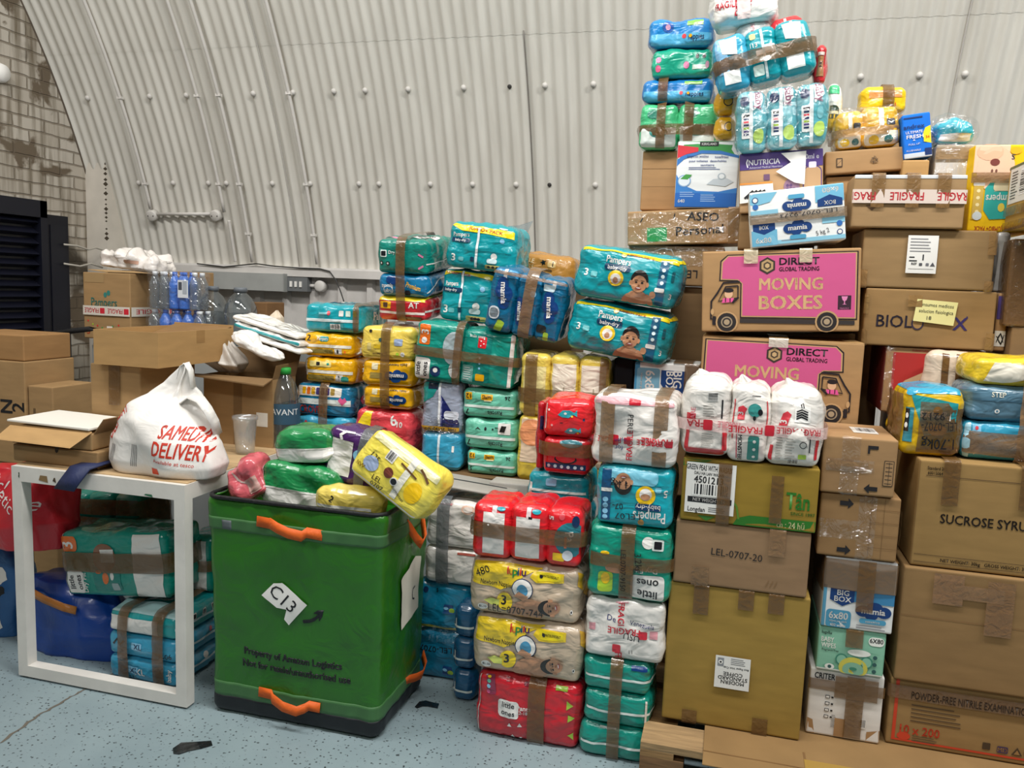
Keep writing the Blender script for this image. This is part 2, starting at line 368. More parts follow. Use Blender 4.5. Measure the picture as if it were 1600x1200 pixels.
def fin(mb, B, side, seed):
    """crinkled seal fin of a film pack, at one end"""
    rg = random.Random(seed); n = 15; V = []; sg = 1 if side == 'R' else -1; ext = .022
    for i in range(n):
        t = i/(n-1); z = B.h*(.1+.8*t); y = (-.32+.1*math.sin(t*3))*B.d+rg.uniform(-.006, .006); e = ext*(math.sin(math.pi*t)**.4*.8+.1)*rg.uniform(.7, 1.15)
        p = B.deform(np.array([[sg*(B.w/2-.002), y, z]]))[0]; V += [tuple(p-np.array((sg*.004, 0, 0))), (p[0]+sg*e, p[1]+rg.uniform(-.008, .004), p[2]), (p[0]+sg*e, p[1]+.004, p[2]), (p[0]-sg*.004, p[1]+.006, p[2])]
    F_ = []
    for i in range(n-1):
        for k in range(4): a, b, c, d_ = i*4+k, i*4+(k+1) % 4, i*4+4+(k+1) % 4, i*4+4+k; F_.append((a, b, c, d_) if sg < 0 else (d_, c, b, a))
    F_ += [(0, 1, 2, 3), tuple((n-1)*4+k for k in (3, 2, 1, 0))]; mb.add(V, F_, mat('e4e2da', 'film'))
def thing(s, d, name, label, cat, bodies, tapes=(), parts=(), group=None, wrap=None):
    """bodies: (part name, fx0, fx1, fz0, fz1, colour, decals, options) in fractions of the front; tapes: (part, colour, kind, rects) round the whole"""
    R_ = face_rot(s.yaw, s.tilt, s.pitch).to_matrix(); base = Vector(s.c)-R_@Vector((0, -d/2, s.h/2)); rot = face_rot(s.yaw, s.tilt, s.pitch)
    single = len(bodies) == 1 and not tapes and not parts and not wrap
    root = None if single else empty(name, base, rot, label, cat, group)
    for bd in bodies:
        pn, x0, x1, z0, z1, col, dec = bd[:7]; op = dict(bd[7]) if len(bd) > 7 else {}
        _SEED[0] += 7; lab = op.pop('label', None); kind = op.get('kind', 'film'); pk = op.pop('print', kind if kind == 'film' else 'print'); y0, y1 = op.pop('y', (0, 1)); fins = op.pop('fins', ''); mk = op.pop('mk', kind)
        if kind == 'card': dflt = dict(r=.005, bulge=.0025, wr=0, step=.08)
        else: dflt = dict(r=.024, bulge=.008, wr=.0024)
        for k_, v_ in dflt.items(): op.setdefault(k_, v_)
        B = Body((x1-x0)*s.w, (y1-y0)*d, (z1-z0)*s.h, seed=_SEED[0]*131, off=(((x0+x1)/2-.5)*s.w, ((y0+y1)/2-.5)*d, z0*s.h), **op)
        mb = MB(); B.shell(mb, mat(col, mk)); decals(mb, B, dec, pk)
        for fs_ in fins: fin(mb, B, fs_, _SEED[0])
        if single:
            o = mb.build(name, None, label=label, cat=cat, group=group); o.location = base; o.rotation_euler = rot; root = o
        else: mb.build(pn, root, label=lab)
    kind = (bodies[0][7] if len(bodies[0]) > 7 else {}).get('kind', 'film')
    op0 = (bodies[0][7] if len(bodies[0]) > 7 else {})
    tapes = [t_ for tp_ in tapes for t_ in split_tape(tp_)]
    for tp in tapes:
        pn, kd, ds = tp[:3]; o3 = dict(tp[3]) if len(tp) > 3 else {}
        B = Body(s.w, d, s.h, r=o3.get('r', .03 if kind == 'film' else .006), bulge=o3.get('bulge', .008 if kind == 'film' else .003), wr=o3.get('wr', .0012 if kind == 'film' else 0), seed=5, kind='film' if kind == 'film' else 'card', step=.02)
        mb = MB(); decals(mb, B, ds, kd, e0=o3.get('e', (.0115 if len(bodies) > 1 else .0078) if kind == 'film' else .0064)); mb.build(pn, root, label=o3.get('label'))
    if wrap:
        B = Body(s.w, d, s.h, r=.03, bulge=.012, wr=.004, seed=99, step=.02); B.w += .018; B.d += .018; B.h += .006
        mb = MB(); B.shell(mb, mat('ffffff', 'cling')); mb.build('clear_wrap', root)
    return root
TB = 'tapebrown'; PAL['tapebrown'] = '70522f'; PAL['tapelight'] = '8a6a47'; PAL['tapegrey'] = '6a6e71'; PAL['tapepale'] = 'd9d2c6'
def vband(u, hw, c=TB, faces='FTB'): return [R(f, *( (1-u-hw, 1-u+hw) if f == 'B' else (u-hw, u+hw)), 0, 1, c, 1) for f in faces]
def hband(v, hw, c=TB, faces='LFR'): return [R(f, 0, 1, v-hw, v+hw, c, 1) for f in faces]
# printed marks
def mamia(f, u, v, s, rot=0):
    return [E(f, u, v, .62, .32, 'deepblue', rot, 0, 0, s), E(f, u, v, .4, .34, 'deepblue', rot, -.55, -.05, s), E(f, u, v, .4, .34, 'deepblue', rot, .55, -.03, s), E(f, u, v, .42, .3, 'deepblue', rot, .05, .22, s), E(f, u, v, .36, .28, 'deepblue', rot, -.1, -.25, s),
            T(f, u, v, s*.34, 'mamia', 'white', rot, bold=.03)]
def little(f, u, v, s, rot=0): return [RR(f, u, v, 1.25, 1.0, 'white', .18, rot, s=s), T(f, u, v, s*.3, 'little', 'ink', rot, bold=.02, oy=.24*s), T(f, u, v, s*.3, 'ones', 'ink', rot, bold=.02, oy=-.2*s)]
def baby(f, u, v, s, rot=0, skin='skin', hair='hair', body=True):
    o = []
    if body: o += [E(f, u, v, .62, .55, skin, rot, 0, -.95, s), E(f, u, v, .2, .42, skin, rot, -.62, -1.05, s, lr=-20), E(f, u, v, .2, .42, skin, rot, .66, -.95, s, lr=25), E(f, u, v, .17, .2, skin, rot, .82, -.55, s)]
    o += [E(f, u, v, .49, .58, hair, rot, 0, .14, s), E(f, u, v, .43, .47, skin, rot, 0, -.06, s), E(f, u, v, .09, .14, skin, rot, -.46, -.05, s), E(f, u, v, .09, .14, skin, rot, .46, -.05, s),
          E(f, u, v, .07, .05, 'ink', rot, -.17, .02, s), E(f, u, v, .07, .05, 'ink', rot, .17, .02, s), E(f, u, v, .12, .018, hair, rot, -.18, .13, s), E(f, u, v, .12, .018, hair, rot, .18, .13, s),
          E(f, u, v, .07, .05, 'skin3' if skin != 'skin3' else 'brown', rot, 0, -.14, s), E(f, u, v, .17, .07, 'b0524c', rot, 0, -.3, s), E(f, u, v, .12, .025, 'white', rot, 0, -.28, s)]
    return o
def fragile(f, u0, u1, v0, v1, n, rot=0, bg='tapepale', vert=False, c='fragred'):
    o = [R(f, u0, u1, v0, v1, bg, 0)] if bg else []
    for i in range(n):
        t = (i+.4)/n
        u, v = ((u0+u1)/2, v0+(v1-v0)*t) if vert else (u0+(u1-u0)*t, (v0+v1)/2)
        if vert: o.append(T(f, u, v, (u1-u0)*.45, 'FRAGILE', c, rot, bold=.02)); o.append(RR(f, u, v, .6*(u1-u0), .6*(u1-u0), c, .02, rot, oy=0, ox=(v1-v0)/n*.46))
        else: o.append(T(f, u, v, (v1-v0)*.5, 'FRAGILE', c, rot, w=(u1-u0)/n*.62, bold=.02)); o.append(RR(f, u+(u1-u0)/n*.46, v, (v1-v0)*.6, (v1-v0)*.6, c, .01))
    return o
# ================================================================ setting
def floor_mat():
    m = bpy.data.materials.new('painted_floor'); nt, N, L, b = nodes(m); tc = N.new('ShaderNodeTexCoord'); o = tc.outputs['Object']
    def nz(s, d=4, dist=0):
        n = N.new('ShaderNodeTexNoise'); n.inputs['Scale'].default_value = s; n.inputs['Detail'].default_value = d; n.inputs['Distortion'].default_value = dist; L.new(o, n.inputs['Vector']); return n.outputs[0]
    def ramp(src, a, b_, ca, cb):
        r = N.new('ShaderNodeValToRGB'); r.color_ramp.elements[0].position = a; r.color_ramp.elements[1].position = b_; r.color_ramp.elements[0].color = ca; r.color_ramp.elements[1].color = cb; L.new(src, r.inputs[0]); return r.outputs[0]
    def mix(fac, a, b_):
        x = N.new('ShaderNodeMix'); x.data_type = 'RGBA'; L.new(fac, x.inputs['Factor']); L.new(a, x.inputs['A']); L.new(b_, x.inputs['B']); return x.outputs['Result']
    base = ramp(nz(2.2, 6), .3, .75, lin('7d8f95'), lin('96a8ac'))
    rgb = N.new('ShaderNodeRGB'); rgb.outputs[0].default_value = lin('3c4446')
    v = N.new('ShaderNodeTexVoronoi'); v.inputs['Scale'].default_value = 50; v.inputs['Randomness'].default_value = 1; L.new(o, v.inputs['Vector'])
    sp = ramp(v.outputs['Distance'], .13, .2, (1,1,1,1), (0,0,0,1)); gate = ramp(nz(9, 5), .36, .46, (0,0,0,1), (1,1,1,1))
    mul = N.new('ShaderNodeMath'); mul.operation = 'MULTIPLY'; L.new(sp, mul.inputs[0]); L.new(gate, mul.inputs[1])
    sc = ramp(nz(75, 2), .65, .7, (0,0,0,1), (1,1,1,1))
    mx = N.new('ShaderNodeMath'); mx.operation = 'MAXIMUM'; L.new(mul.outputs[0], mx.inputs[0]); L.new(sc, mx.inputs[1])
    c = mix(mx.outputs[0], base, rgb.outputs[0]); L.new(c, b.inputs['Base Color']); b.inputs['Roughness'].default_value = .5
    bp = N.new('ShaderNodeBump'); bp.inputs['Strength'].default_value = .25; bp.inputs['Distance'].default_value = .01; bp.invert = True; L.new(mx.outputs[0], bp.inputs['Height']); L.new(bp.outputs[0], b.inputs['Normal']); return m
mb = MB(); mb.add([(-6, -3, 0), (3.6, -3, 0), (3.6, 5.2, 0), (-6, 5.2, 0)], [(0, 1, 2, 3)], floor_mat()); FLOOR = mb.build('floor', kind='structure')
# crack across the paint
cr = MB(); pts = [onZ(x, y, .0012) for x, y in ((-60, 1195), (0, 1160), (60, 1118), (105, 1092), (128, 1080), (200, 1040))]; rg = random.Random(4); v = []
for a, b in zip(pts[:-1], pts[1:]):
    for k in range(7):
        p = a+(b-a)*k/7; w = rg.uniform(.002, .006); j = rg.uniform(-.005, .005); v += [(p[0]-w+j, p[1], .0012), (p[0]+w+j, p[1]+.004, .0012)]
cr.add(v, [(2*i, 2*i+1, 2*i+3, 2*i+2) for i in range(len(v)//2-1)], mat('6b6459', 'cloth')); cr.build('crack', FLOOR)
# vault of corrugated sheet
PITCH, AMP = .0655, .0085; X0, X1 = -4.2, 3.2; ZR = 1.56
def vault_mat():
    m = bpy.data.materials.new('white_painted_sheet'); nt, N, L, b = nodes(m); tc = N.new('ShaderNodeTexCoord')
    mp = N.new('ShaderNodeMapping'); mp.inputs['Scale'].default_value = (9, 1.2, 1.2); L.new(tc.outputs['Object'], mp.inputs[0])
    n = N.new('ShaderNodeTexNoise'); n.inputs['Scale'].default_value = 1.6; n.inputs['Detail'].default_value = 7; L.new(mp.outputs[0], n.inputs['Vector'])
    r = N.new('ShaderNodeValToRGB'); r.color_ramp.elements[0].position = .25; r.color_ramp.elements[1].position = .72; r.color_ramp.elements[0].color = lin('c9c5bb'); r.color_ramp.elements[1].color = lin('dcd9d0'); L.new(n.outputs[0], r.inputs[0])
    L.new(r.outputs[0], b.inputs['Base Color']); b.inputs['Roughness'].default_value = .42; b.inputs['Specular IOR Level'].default_value = .4; return m
VM = vault_mat(); LAPZ = float(onV(700, 53)[2])
nx = int((X1-X0)/PITCH*8); xs = np.linspace(X0, X1, nx+1); a0 = math.asin((ZR-VZ)/VR); al = math.asin((LAPZ-VZ)/VR)
ang = list(np.linspace(a0, al, 14))+list(np.linspace(al-.004, math.radians(116), 40)); V = []; Fs = []
for i_, t in enumerate(ang):
    off = AMP*np.cos((xs-X0)*2*math.pi/PITCH)+(.0015 if i_ > 13 else 0)
    for x, o in zip(xs, off): V.append((x, VY+(VR-o)*math.cos(t), VZ+(VR-o)*math.sin(t)))
for i in range(len(ang)-1):
    if i == 13: continue
    for k in range(nx): Fs.append((i*(nx+1)+k, i*(nx+1)+k+1, (i+1)*(nx+1)+k+1, (i+1)*(nx+1)+k))
mb = MB(); mb.add(V, Fs, VM); VAULT = mb.build('wall_back', kind='structure')
# dome-headed bolts
me = None; zr = (float(onV(600, 140)[2]), float(onV(600, 287)[2]))
for row, pxs in ((0, ((131,147),(226,141),(289,141),(397,142),(460,140),(527,140),(576,139),(645,139),(717,138),(791,134),(847,136),(925,136),(1339,126),(1439,125),(1511,123))),
                 (1, ((216,284),(270,282),(328,286),(356,288),(430,286),(490,288),(555,289),(600,288),(665,287),(732,287),(803,289),(855,287),(928,290)))):
    for x, y in pxs:
        X = float(onV(x, y)[0]); X = X0+round((X-X0)/PITCH)*PITCH; z = zr[row]; t = math.asin((z-VZ)/VR); dark = x in (791, 855)
        b = MB(); b.lathe([(.017, 0), (.017, .004), (.013, .011), (.006, .015), (.001, .016)] if not dark else [(.012, 0), (.012, .004), (.008, .006), (.001, .0065)], mat('3a3835' if dark else 'd0ccc6', 'paint'), 12)
        o = b.build('bolt', VAULT, label='dark rusted bolt' if dark else None); o.location = (X, VY+(VR-AMP)*math.cos(t), VZ+(VR-AMP)*math.sin(t)); o.rotation_euler = (math.pi/2-t, 0, 0) if False else (math.radians(90)+t-math.radians(0), 0, 0)
# raised sheet laps running up the vault, the first coloured dark as a shadow gap
for px, py, t1, cc in ((829, 230, al, '77726c'), (1490, 60, 1.3, 'c2beb8'), (420, 200, 1.3, 'c2beb8')):
    X = float(onV(px, py)[0]); X = X0+(round((X-X0)/PITCH)+.5)*PITCH; s = MB(); pts = [(X, VY+(VR+AMP-.006)*math.cos(t), VZ+(VR+AMP-.006)*math.sin(t)) for t in np.linspace(a0, t1, 24)]
    s.tube(pts, .003, mat(cc, 'paint'), 6); s.build('sheet_lap', VAULT)
s = MB(); s.tube([(X0-.004, VY+(VR-.012)*math.cos(t), VZ+(VR-.012)*math.sin(t)) for t in np.linspace(a0, 1.3, 40)], .009, mat('5d5348', 'card'), 8); s.build('edge_shadow_strip', VAULT)  # dark brown tube drawn in place of the shadow gap at the vault's end
# lower cladding with ribs
YW = vault_y(ZR); mb = MB(); prof = []; x = X0
while x < X1: prof += [(x, 0), (x+.135, 0), (x+.15, -.03), (x+.185, -.03), (x+.2, 0)]; x += .2
V = [(a, YW+.03+b, 0) for a, b in prof]+[(a, YW+.03+b, ZR) for a, b in prof]; n = len(prof)
mb.add(V, [(i, i+1, n+i+1, n+i) for i in range(n-1)], mat('cfcbc6', 'paint')); mb.build('trim_1', kind='structure', smooth=False)
mb = MB(); mb.box((X0, YW-.05, ZR-.035), (X1, YW+.04, ZR+.012), mat('dad7d3', 'paint')); mb.box((X0, YW-.06, ZR-.05), (X1, YW-.045, ZR+.0), mat('d2cec9', 'paint')); mb.build('trim_2', kind='structure', smooth=False)
# brick end wall
def brick_mat():
    m = bpy.data.materials.new('whitewashed_brick'); nt, N, L, b = nodes(m); tc = N.new('ShaderNodeTexCoord')
    sp = N.new('ShaderNodeSeparateXYZ'); L.new(tc.outputs['Object'], sp.inputs[0]); cb = N.new('ShaderNodeCombineXYZ'); L.new(sp.outputs[1], cb.inputs[0]); L.new(sp.outputs[2], cb.inputs[1])
    def nz(s, d, vec, dist=0):
        n = N.new('ShaderNodeTexNoise'); n.inputs['Scale'].default_value = s; n.inputs['Detail'].default_value = d; n.inputs['Distortion'].default_value = dist; L.new(vec, n.inputs['Vector']); return n.outputs[0]
    def ramp(src, a, b_, ca, cb_):
        r = N.new('ShaderNodeValToRGB'); r.color_ramp.elements[0].position = a; r.color_ramp.elements[1].position = b_; r.color_ramp.elements[0].color = ca; r.color_ramp.elements[1].color = cb_; L.new(src, r.inputs[0]); return r.outputs[0]
    def mix(fac, a, b_):
        x = N.new('ShaderNodeMix'); x.data_type = 'RGBA'; L.new(fac, x.inputs['Factor']); L.new(a, x.inputs['A']); L.new(b_, x.inputs['B']); return x.outputs['Result']
    br = N.new('ShaderNodeTexBrick'); br.inputs['Scale'].default_value = 1; br.inputs['Brick Width'].default_value = .23; br.inputs['Row Height'].default_value = .078; br.inputs['Mortar Size'].default_value = .007; br.inputs['Mortar Smooth'].default_value = .5
    wob = N.new('ShaderNodeVectorMath'); wob.operation = 'ADD'; nn = N.new('ShaderNodeTexNoise'); nn.inputs['Scale'].default_value = 9; L.new(cb.outputs[0], nn.inputs['Vector']); sc = N.new('ShaderNodeVectorMath'); sc.operation = 'SCALE'; sc.inputs['Scale'].default_value = .02; L.new(nn.outputs['Color'], sc.inputs[0])
    L.new(cb.outputs[0], wob.inputs[0]); L.new(sc.outputs[0], wob.inputs[1]); L.new(wob.outputs[0], br.inputs['Vector'])
    br.inputs['Color1'].default_value = lin('c4bdb1'); br.inputs['Color2'].default_value = lin('b3aa9c'); br.inputs['Mortar'].default_value = lin('8f8576')
    mp = N.new('ShaderNodeMapping'); mp.inputs['Scale'].default_value = (9, .7, 1); L.new(cb.outputs[0], mp.inputs[0])
    grime = ramp(nz(2.2, 8, mp.outputs[0]), .45, .7, (0,0,0,1), (1,1,1,1))
    d1 = N.new('ShaderNodeRGB'); d1.outputs[0].default_value = lin('756a58'); c1 = mix(grime, br.outputs['Color'], d1.outputs[0])
    peel = ramp(nz(3.4, 10, cb.outputs[0], .4), .56, .6, (0,0,0,1), (1,1,1,1)); d2 = N.new('ShaderNodeRGB'); d2.outputs[0].default_value = lin('6a5d4c'); c2 = mix(peel, c1, d2.outputs[0])
    blot = ramp(nz(1.6, 9, cb.outputs[0], .6), .6, .68, (0,0,0,1), (1,1,1,1)); d3 = N.new('ShaderNodeRGB'); d3.outputs[0].default_value = lin('4e463a'); c3 = mix(blot, c2, d3.outputs[0])
    L.new(c3, b.inputs['Base Color']); b.inputs['Roughness'].default_value = .85
    bp = N.new('ShaderNodeBump'); bp.inputs['Strength'].default_value = .8; bp.inputs['Distance'].default_value = .012; bp.invert = True; L.new(br.outputs['Fac'], bp.inputs['Height']); L.new(bp.outputs[0], b.inputs['Normal']); return m
BM_ = brick_mat(); mb = MB(); mb.add([(X0, -1, 0), (X0, 5, 0), (X0, 5, 5.4), (X0, -1, 5.4)], [(0, 1, 2, 3)], BM_); mb.build('wall_left', kind='structure')
ya = float(onX(134, 300, X0)[1]); mb = MB(); mb.box((X0, ya, 0), (X0+.16, YW+.02, float(onX(148, 236, X0+.16)[2])), mat('d3ccc0', 'paint'))
rg = random.Random(8)
for k in range(16):
    z = 1.72+k*.032+rg.uniform(-.01, .01); w = rg.uniform(.004, .016)
    mb.add([(X0+.1602, ya-.001, z-w), (X0+.1602, ya+w*1.3, z), (X0+.1602, ya-.001, z+w), (X0+.155-w, ya-.001, z)], [(0, 1, 2), (0, 2, 3)], mat('4d4438', 'card'))
mb.build('pillar_corner', kind='structure', smooth=False)
# dark louvred shutter doors against the brick wall, on a grey plinth
XD = X0+.12
def dp(x, y): return onX(x, y, XD)
yl, yr = float(dp(-60, 450)[1]), float(dp(70, 450)[1]); z0 = .52; zt = float(dp(40, 311)[2]); ye = float(dp(105, 450)[1]); zt2 = float(dp(88, 337)[2])
D = empty('shutter_door', (XD, yr, z0), (0, 0, 0), 'dark navy metal louvred shutter door against the whitewashed brick wall', 'door')
mb = MB(); mb.box((-.08, yl-yr, 0), (-.03, 0, zt-z0), mat('0b0d18', 'metal')); mb.build('door_panel', D, False)
mb = MB(); mb.box((-.03, -.05, 0), (.035, .0, zt-z0), mat('10121f', 'metal')); mb.box((-.03, yl-yr, zt-z0-.1), (.035, 0, zt-z0), mat('10121f', 'metal')); mb.build('door_frame', D, False)
for k in range(22):
    z = .1+k*.063
    if z > zt-z0-.14: break
    mb = MB(); mb.add([(-.028, yl-yr, z), (-.028, -.05, z), (.022, -.05, z+.018), (.022, yl-yr, z+.018), (-.028, yl-yr, z+.05), (-.028, -.05, z+.05)], [(0, 1, 2, 3), (3, 2, 5, 4)], mat('161826', 'metal')); mb.build('louvre', D, False)
mb = MB(); mb.box((X0+.03, yr+.004, z0), (XD+.02, ye, zt2), mat('0c0e1a', 'metal')); mb.box((XD+.02, yr+.03, z0+.05), (XD+.026, ye-.03, zt2-.06), mat('10121e', 'metal'))
mb.build('metal_locker', label='tall dark navy metal panel to the right of the louvred door', cat='cabinet', smooth=False)
mb = MB(); mb.box((X0+.01, 2.2, 0), (X0+.36, ya-.02, z0-.005), mat('8f9290', 'paint')); mb.build('concrete_plinth', label='low grey painted plinth under the dark louvred door', cat='plinth', smooth=False)
# pipes and boxes on the vault
def arcpts(X, za, zb, off=.033, n=40): return [(X, VY+(VR-off)*math.cos(t), VZ+(VR-off)*math.sin(t)) for t in np.linspace(math.asin((za-VZ)/VR), math.asin((zb-VZ)/VR), n)]
WP = mat('d6d2cc', 'paint')
def conduit(px, py, za, zb, label, clips=()):
    X = float(onV(px, py)[0]); mb = MB(); mb.tube(arcpts(X, za, zb), .0105, WP, 10); o = mb.build('conduit', None, label=label, cat='pipe', group='white conduits on the vault')
    for z in clips:
        t = math.asin((z-VZ)/VR); b = MB(); b.box((X-.016, VY+(VR-.03)*math.cos(t)-.014, VZ+(VR-.03)*math.sin(t)-.008), (X+.016, VY+(VR-.017)*math.cos(t), VZ+(VR-.03)*math.sin(t)+.008), WP); b.build('pipe_clip', o, False)
    return X
zb1 = float(onV(243, 333)[2])
conduit(205, 190, zb1+.035, 3.9, 'white conduit coming down the vault to the left round junction box', zr)
conduit(352, 290, 1.6, zb1-.03, 'short white conduit dropping from the right round junction box', ())
conduit(378, 285, 1.6, 4.2, 'white conduit second from the left full length down the vault', (zr[0], zr[1], 1.78))
conduit(346, 285, zb1+.02, 4.2, 'white conduit running up the vault above the right round junction box', zr)
conduit(483, 290, 1.6, 4.2, 'white conduit running down to the round box beside the grey switch', (zr[0], zr[1], 1.78))
JX = []
for px, lab in ((243, 'left round white junction box on the vault'), (342, 'right round white junction box on the vault')):
    p = onV(px, 335); t = math.asin((p[2]-VZ)/VR); mb = MB(); mb.lathe([(.036, 0), (.036, .042), (.03, .046), (.001, .046)], WP, 20); mb.lathe([(.004, .046), (.004, .048), (.0005, .048)], mat('44423e', 'paint'), 8, (.02, 0, 0)); mb.lathe([(.004, .046), (.004, .048), (.0005, .048)], mat('44423e', 'paint'), 8, (-.02, 0, 0))
    o = mb.build('junction_box', label=lab, cat='junction box', group='round junction boxes'); o.location = (p[0], VY+(VR-AMP+.004)*math.cos(t), VZ+(VR-AMP+.004)*math.sin(t)); o.rotation_euler = (math.radians(90)+t, 0, 0); JX.append(p)
mb = MB(); t = math.asin((JX[0][2]-VZ)/VR); mb.tube([(JX[0][0]+.034, VY+(VR-.03)*math.cos(t), JX[0][2]), (JX[1][0]-.034, VY+(VR-.03)*math.cos(t), JX[1][2])], .0105, WP, 10); mb.build('conduit', label='short level conduit joining the two round junction boxes', cat='pipe')
# trunking, switch and round box under the rail
yt = YW-.0
p0, p1, p2 = onY(300, 432, yt-.1), onY(443, 428, yt-.1), onY(430, 455, yt-.1)
mb = MB(); mb.box((p0[0], yt-.1, float(p2[2])), (p1[0], yt-.002, float(p1[2])), mat('a3a5a2', 'paint')); mb.box((p1[0]-.004, yt-.102, float(p2[2])-.002), (p1[0]+.003, yt-.002, float(p1[2])+.002), mat('979996', 'paint')); mb.build('cable_trunking', label='long grey metal trunking box on the wall below the rail', cat='trunking', smooth=False)
s = at(445, 480, 433, 455, yt-.06); sw = empty('wall_switch', (s.c[0], yt-.002, s.c[2]), (0, 0, 0), 'grey metal three-gang light switch on the wall', 'switch')
mb = MB(); mb.box((-s.w/2, -.058, -s.h/2), (s.w/2, 0, s.h/2), mat('6c6f70', 'paint')); mb.build('switch_plate', sw, False)
for k in (-1, 0, 1): mb = MB(); mb.box((k*.034-.008, -.066, -.018), (k*.034+.008, -.058, .018), mat('e8e6e0', 'print')); mb.build('rocker', sw, False)
p = onY(498, 447, yt-.05); mb = MB(); mb.lathe([(.036, 0), (.036, .042), (.03, .047), (.001, .047)], WP, 20); mb.tube([(-.04, 0, .02), (-.09, 0, .02)], .011, WP, 8)
o = mb.build('junction_box', label='round white junction box beside the grey switch', cat='junction box'); o.location = (p[0], yt-.0, p[2]); o.rotation_euler = (math.radians(90), 0, 0)
def cable(pts, r, c, label):
    mb = MB(); mb.tube(pts, r, mat(c, 'print'), 8); return mb.build('cable', label=label, cat='cable')
cable([onY(x, y, YW-.07) for x, y in ((308, 412), (350, 417), (400, 412), (430, 416), (470, 419), (500, 420), (515, 424), (525, 438), (532, 455), (537, 470), (540, 520))], .004, '2a2a28', 'thin black cable sagging along the wall rail')
cable([onX(x, y, X0+.17) for x, y in ((100, 382), (120, 384), (138, 390), (150, 387), (165, 392), (180, 394))], .006, 'b8b2a6', 'upper pale cable slung across the brick corner')
cable([onX(x, y, X0+.17) for x, y in ((100, 412), (125, 416), (142, 412), (160, 418))], .006, 'b8b2a6', 'lower pale cable slung across the brick corner')
o = MB(); o.lathe([(.055, 0), (.055, .02), (.045, .045), (.001, .05)], mat('f2f0ec', 'print'), 24); q = o.build('wall_light', label='round white fitting on the brick wall at the left edge', cat='light fitting'); p = onX(-3, 114, X0); q.location = (X0, p[1], p[2]); q.rotation_euler = (0, math.radians(90), 0)
# black tape scraps on the floor
for pts, lab in (([(270,1170),(283,1161),(303,1160),(330,1158),(332,1165),(315,1170),(295,1174),(280,1179),(271,1178)], 'torn black tape scrap on the floor in front of the table'), ([(648,1105),(655,1097),(665,1095),(676,1098),(686,1100),(684,1107),(668,1104),(660,1104),(652,1107)], 'black tape scrap on the floor right of the green trolley')):
    q = [onZ(x, y, .001) for x, y in pts]; mb = MB(); n = len(q); mb.add([tuple(p) for p in q]+[(p[0], p[1], .003) for p in q], [tuple(range(n, 2*n))]+[(i, (i+1) % n, n+(i+1) % n, n+i) for i in range(n)], mat('17181a', 'film')); mb.build('tape_scrap', label=lab, cat='tape', smooth=False)
# ================================================================ left side: table, trolley and what is on and under them
from mathutils.bvhtree import BVHTree
CARD = dict(kind='card')
def seam(f='F', v=.5, c='kraft_line'): return R(f, 0, 1, v-.004, v+.004, c, 1)
def carton(s, d, label, col='kraft', dec=(), tapes=(), name='cardboard_box', group=None, parts=(), cat='box', op=None):
    o = dict(kind='card'); o.update(op or {})
    dd = list(dec)+[R('T', 0, 1, .496, .504, 'kraft_line', 1)]
    return thing(s, d, name, label, cat, [('box_body', 0, 1, 0, 1, col, dd, o)], tapes, group=group)
def tp(u0, u1, v0, v1, f='F'): return R(f, u0, u1, v0, v1, TB)
def spec(x, y, z, w, h, yaw=0, tilt=0, pitch=0):
    s = Spec(); s.w, s.h = w, h; s.c = np.array((x, y, z+h/2)); s.bot = z; s.top = z+h; s.yaw, s.tilt, s.pitch = yaw, tilt, pitch; return s
def loft(levels, seed, amp, na=56, nz=44, m=None, sup=2.6, close=True):
    """levels: (z, rx, ry, ox, oy, crease) -> closed lumpy bag"""
    rg = np.random.RandomState(seed); zs = np.array([l[0] for l in levels]); A = np.array([l[1:] for l in levels], float); zz = np.linspace(zs[0], zs[-1], nz); V = []; F_ = []
    k = rg.uniform(2, 11, 9).round(); ph = rg.uniform(0, 6.28, 9); tw = rg.uniform(-14, 14, 9)
    for i, z in enumerate(zz):
        rx, ry, ox, oy, cr = [np.interp(z, zs, A[:, j]) for j in range(5)]
        for a in np.linspace(0, 2*math.pi, na, endpoint=False):
            ca, sa = math.cos(a), math.sin(a); rr = (abs(ca)**sup+abs(sa)**sup)**(-1/sup)
            w = sum((1-2*abs(math.sin(kk*a*.5*2/2+p+t*z)))/(2+kk*.25) for kk, p, t in zip(k, ph, tw))
            g = 1+cr*w*.16; off = amp*w
            V.append((ox+(rx*rr*g+off)*ca, oy+(ry*rr*g+off)*sa, z+amp*.6*math.sin(3*a+z*30)*(0 if i == 0 else 1)))
    for i in range(nz-1):
        for j in range(na): F_.append((i*na+j, i*na+(j+1) % na, (i+1)*na+(j+1) % na, (i+1)*na+j))
    if close: F_.append(tuple(range(na))[::-1]); F_.append(tuple((nz-1)*na+j for j in range(na)))
    mb = MB(); mb.add(V, F_, m); return mb, BVHTree.FromPolygons([Vector(v) for v in V], F_)
def press(mb, bvh, v, fs, m, eps=.0015, d=(0, 1, 0), org=None, sp=.015):
    """press a flat outline (x, z) onto a bag from its front"""
    v = np.asarray(v, float)
    v, fs = sliced(v, fs, sp); d = Vector(d).normalized(); side = Vector((d.y, -d.x, 0)); o = []
    for x, z in v:
        p = (Vector(org) if org else Vector((0, 0, 0)))+side*x+Vector((0, 0, z)); h = bvh.ray_cast(p-d*1.5, d)
        if h[0] is None: h = bvh.find_nearest(p)
        o.append(h[0]-d*eps)
    mb.add(o, fs, m)
def presst(mb, bvh, x, z, h, txt, c, rot=0, bold=.02, w=None, **k):
    v, fs = textgeo(txt, bold); v = v*h
    if w: v[:, 0] *= w/(v[:, 0].max()-v[:, 0].min())
    a = math.radians(rot); v = v@np.array(((math.cos(a), math.sin(a)), (-math.sin(a), math.cos(a))))+np.array((x, z)); press(mb, bvh, v, fs, mat(c, 'print'), **k)
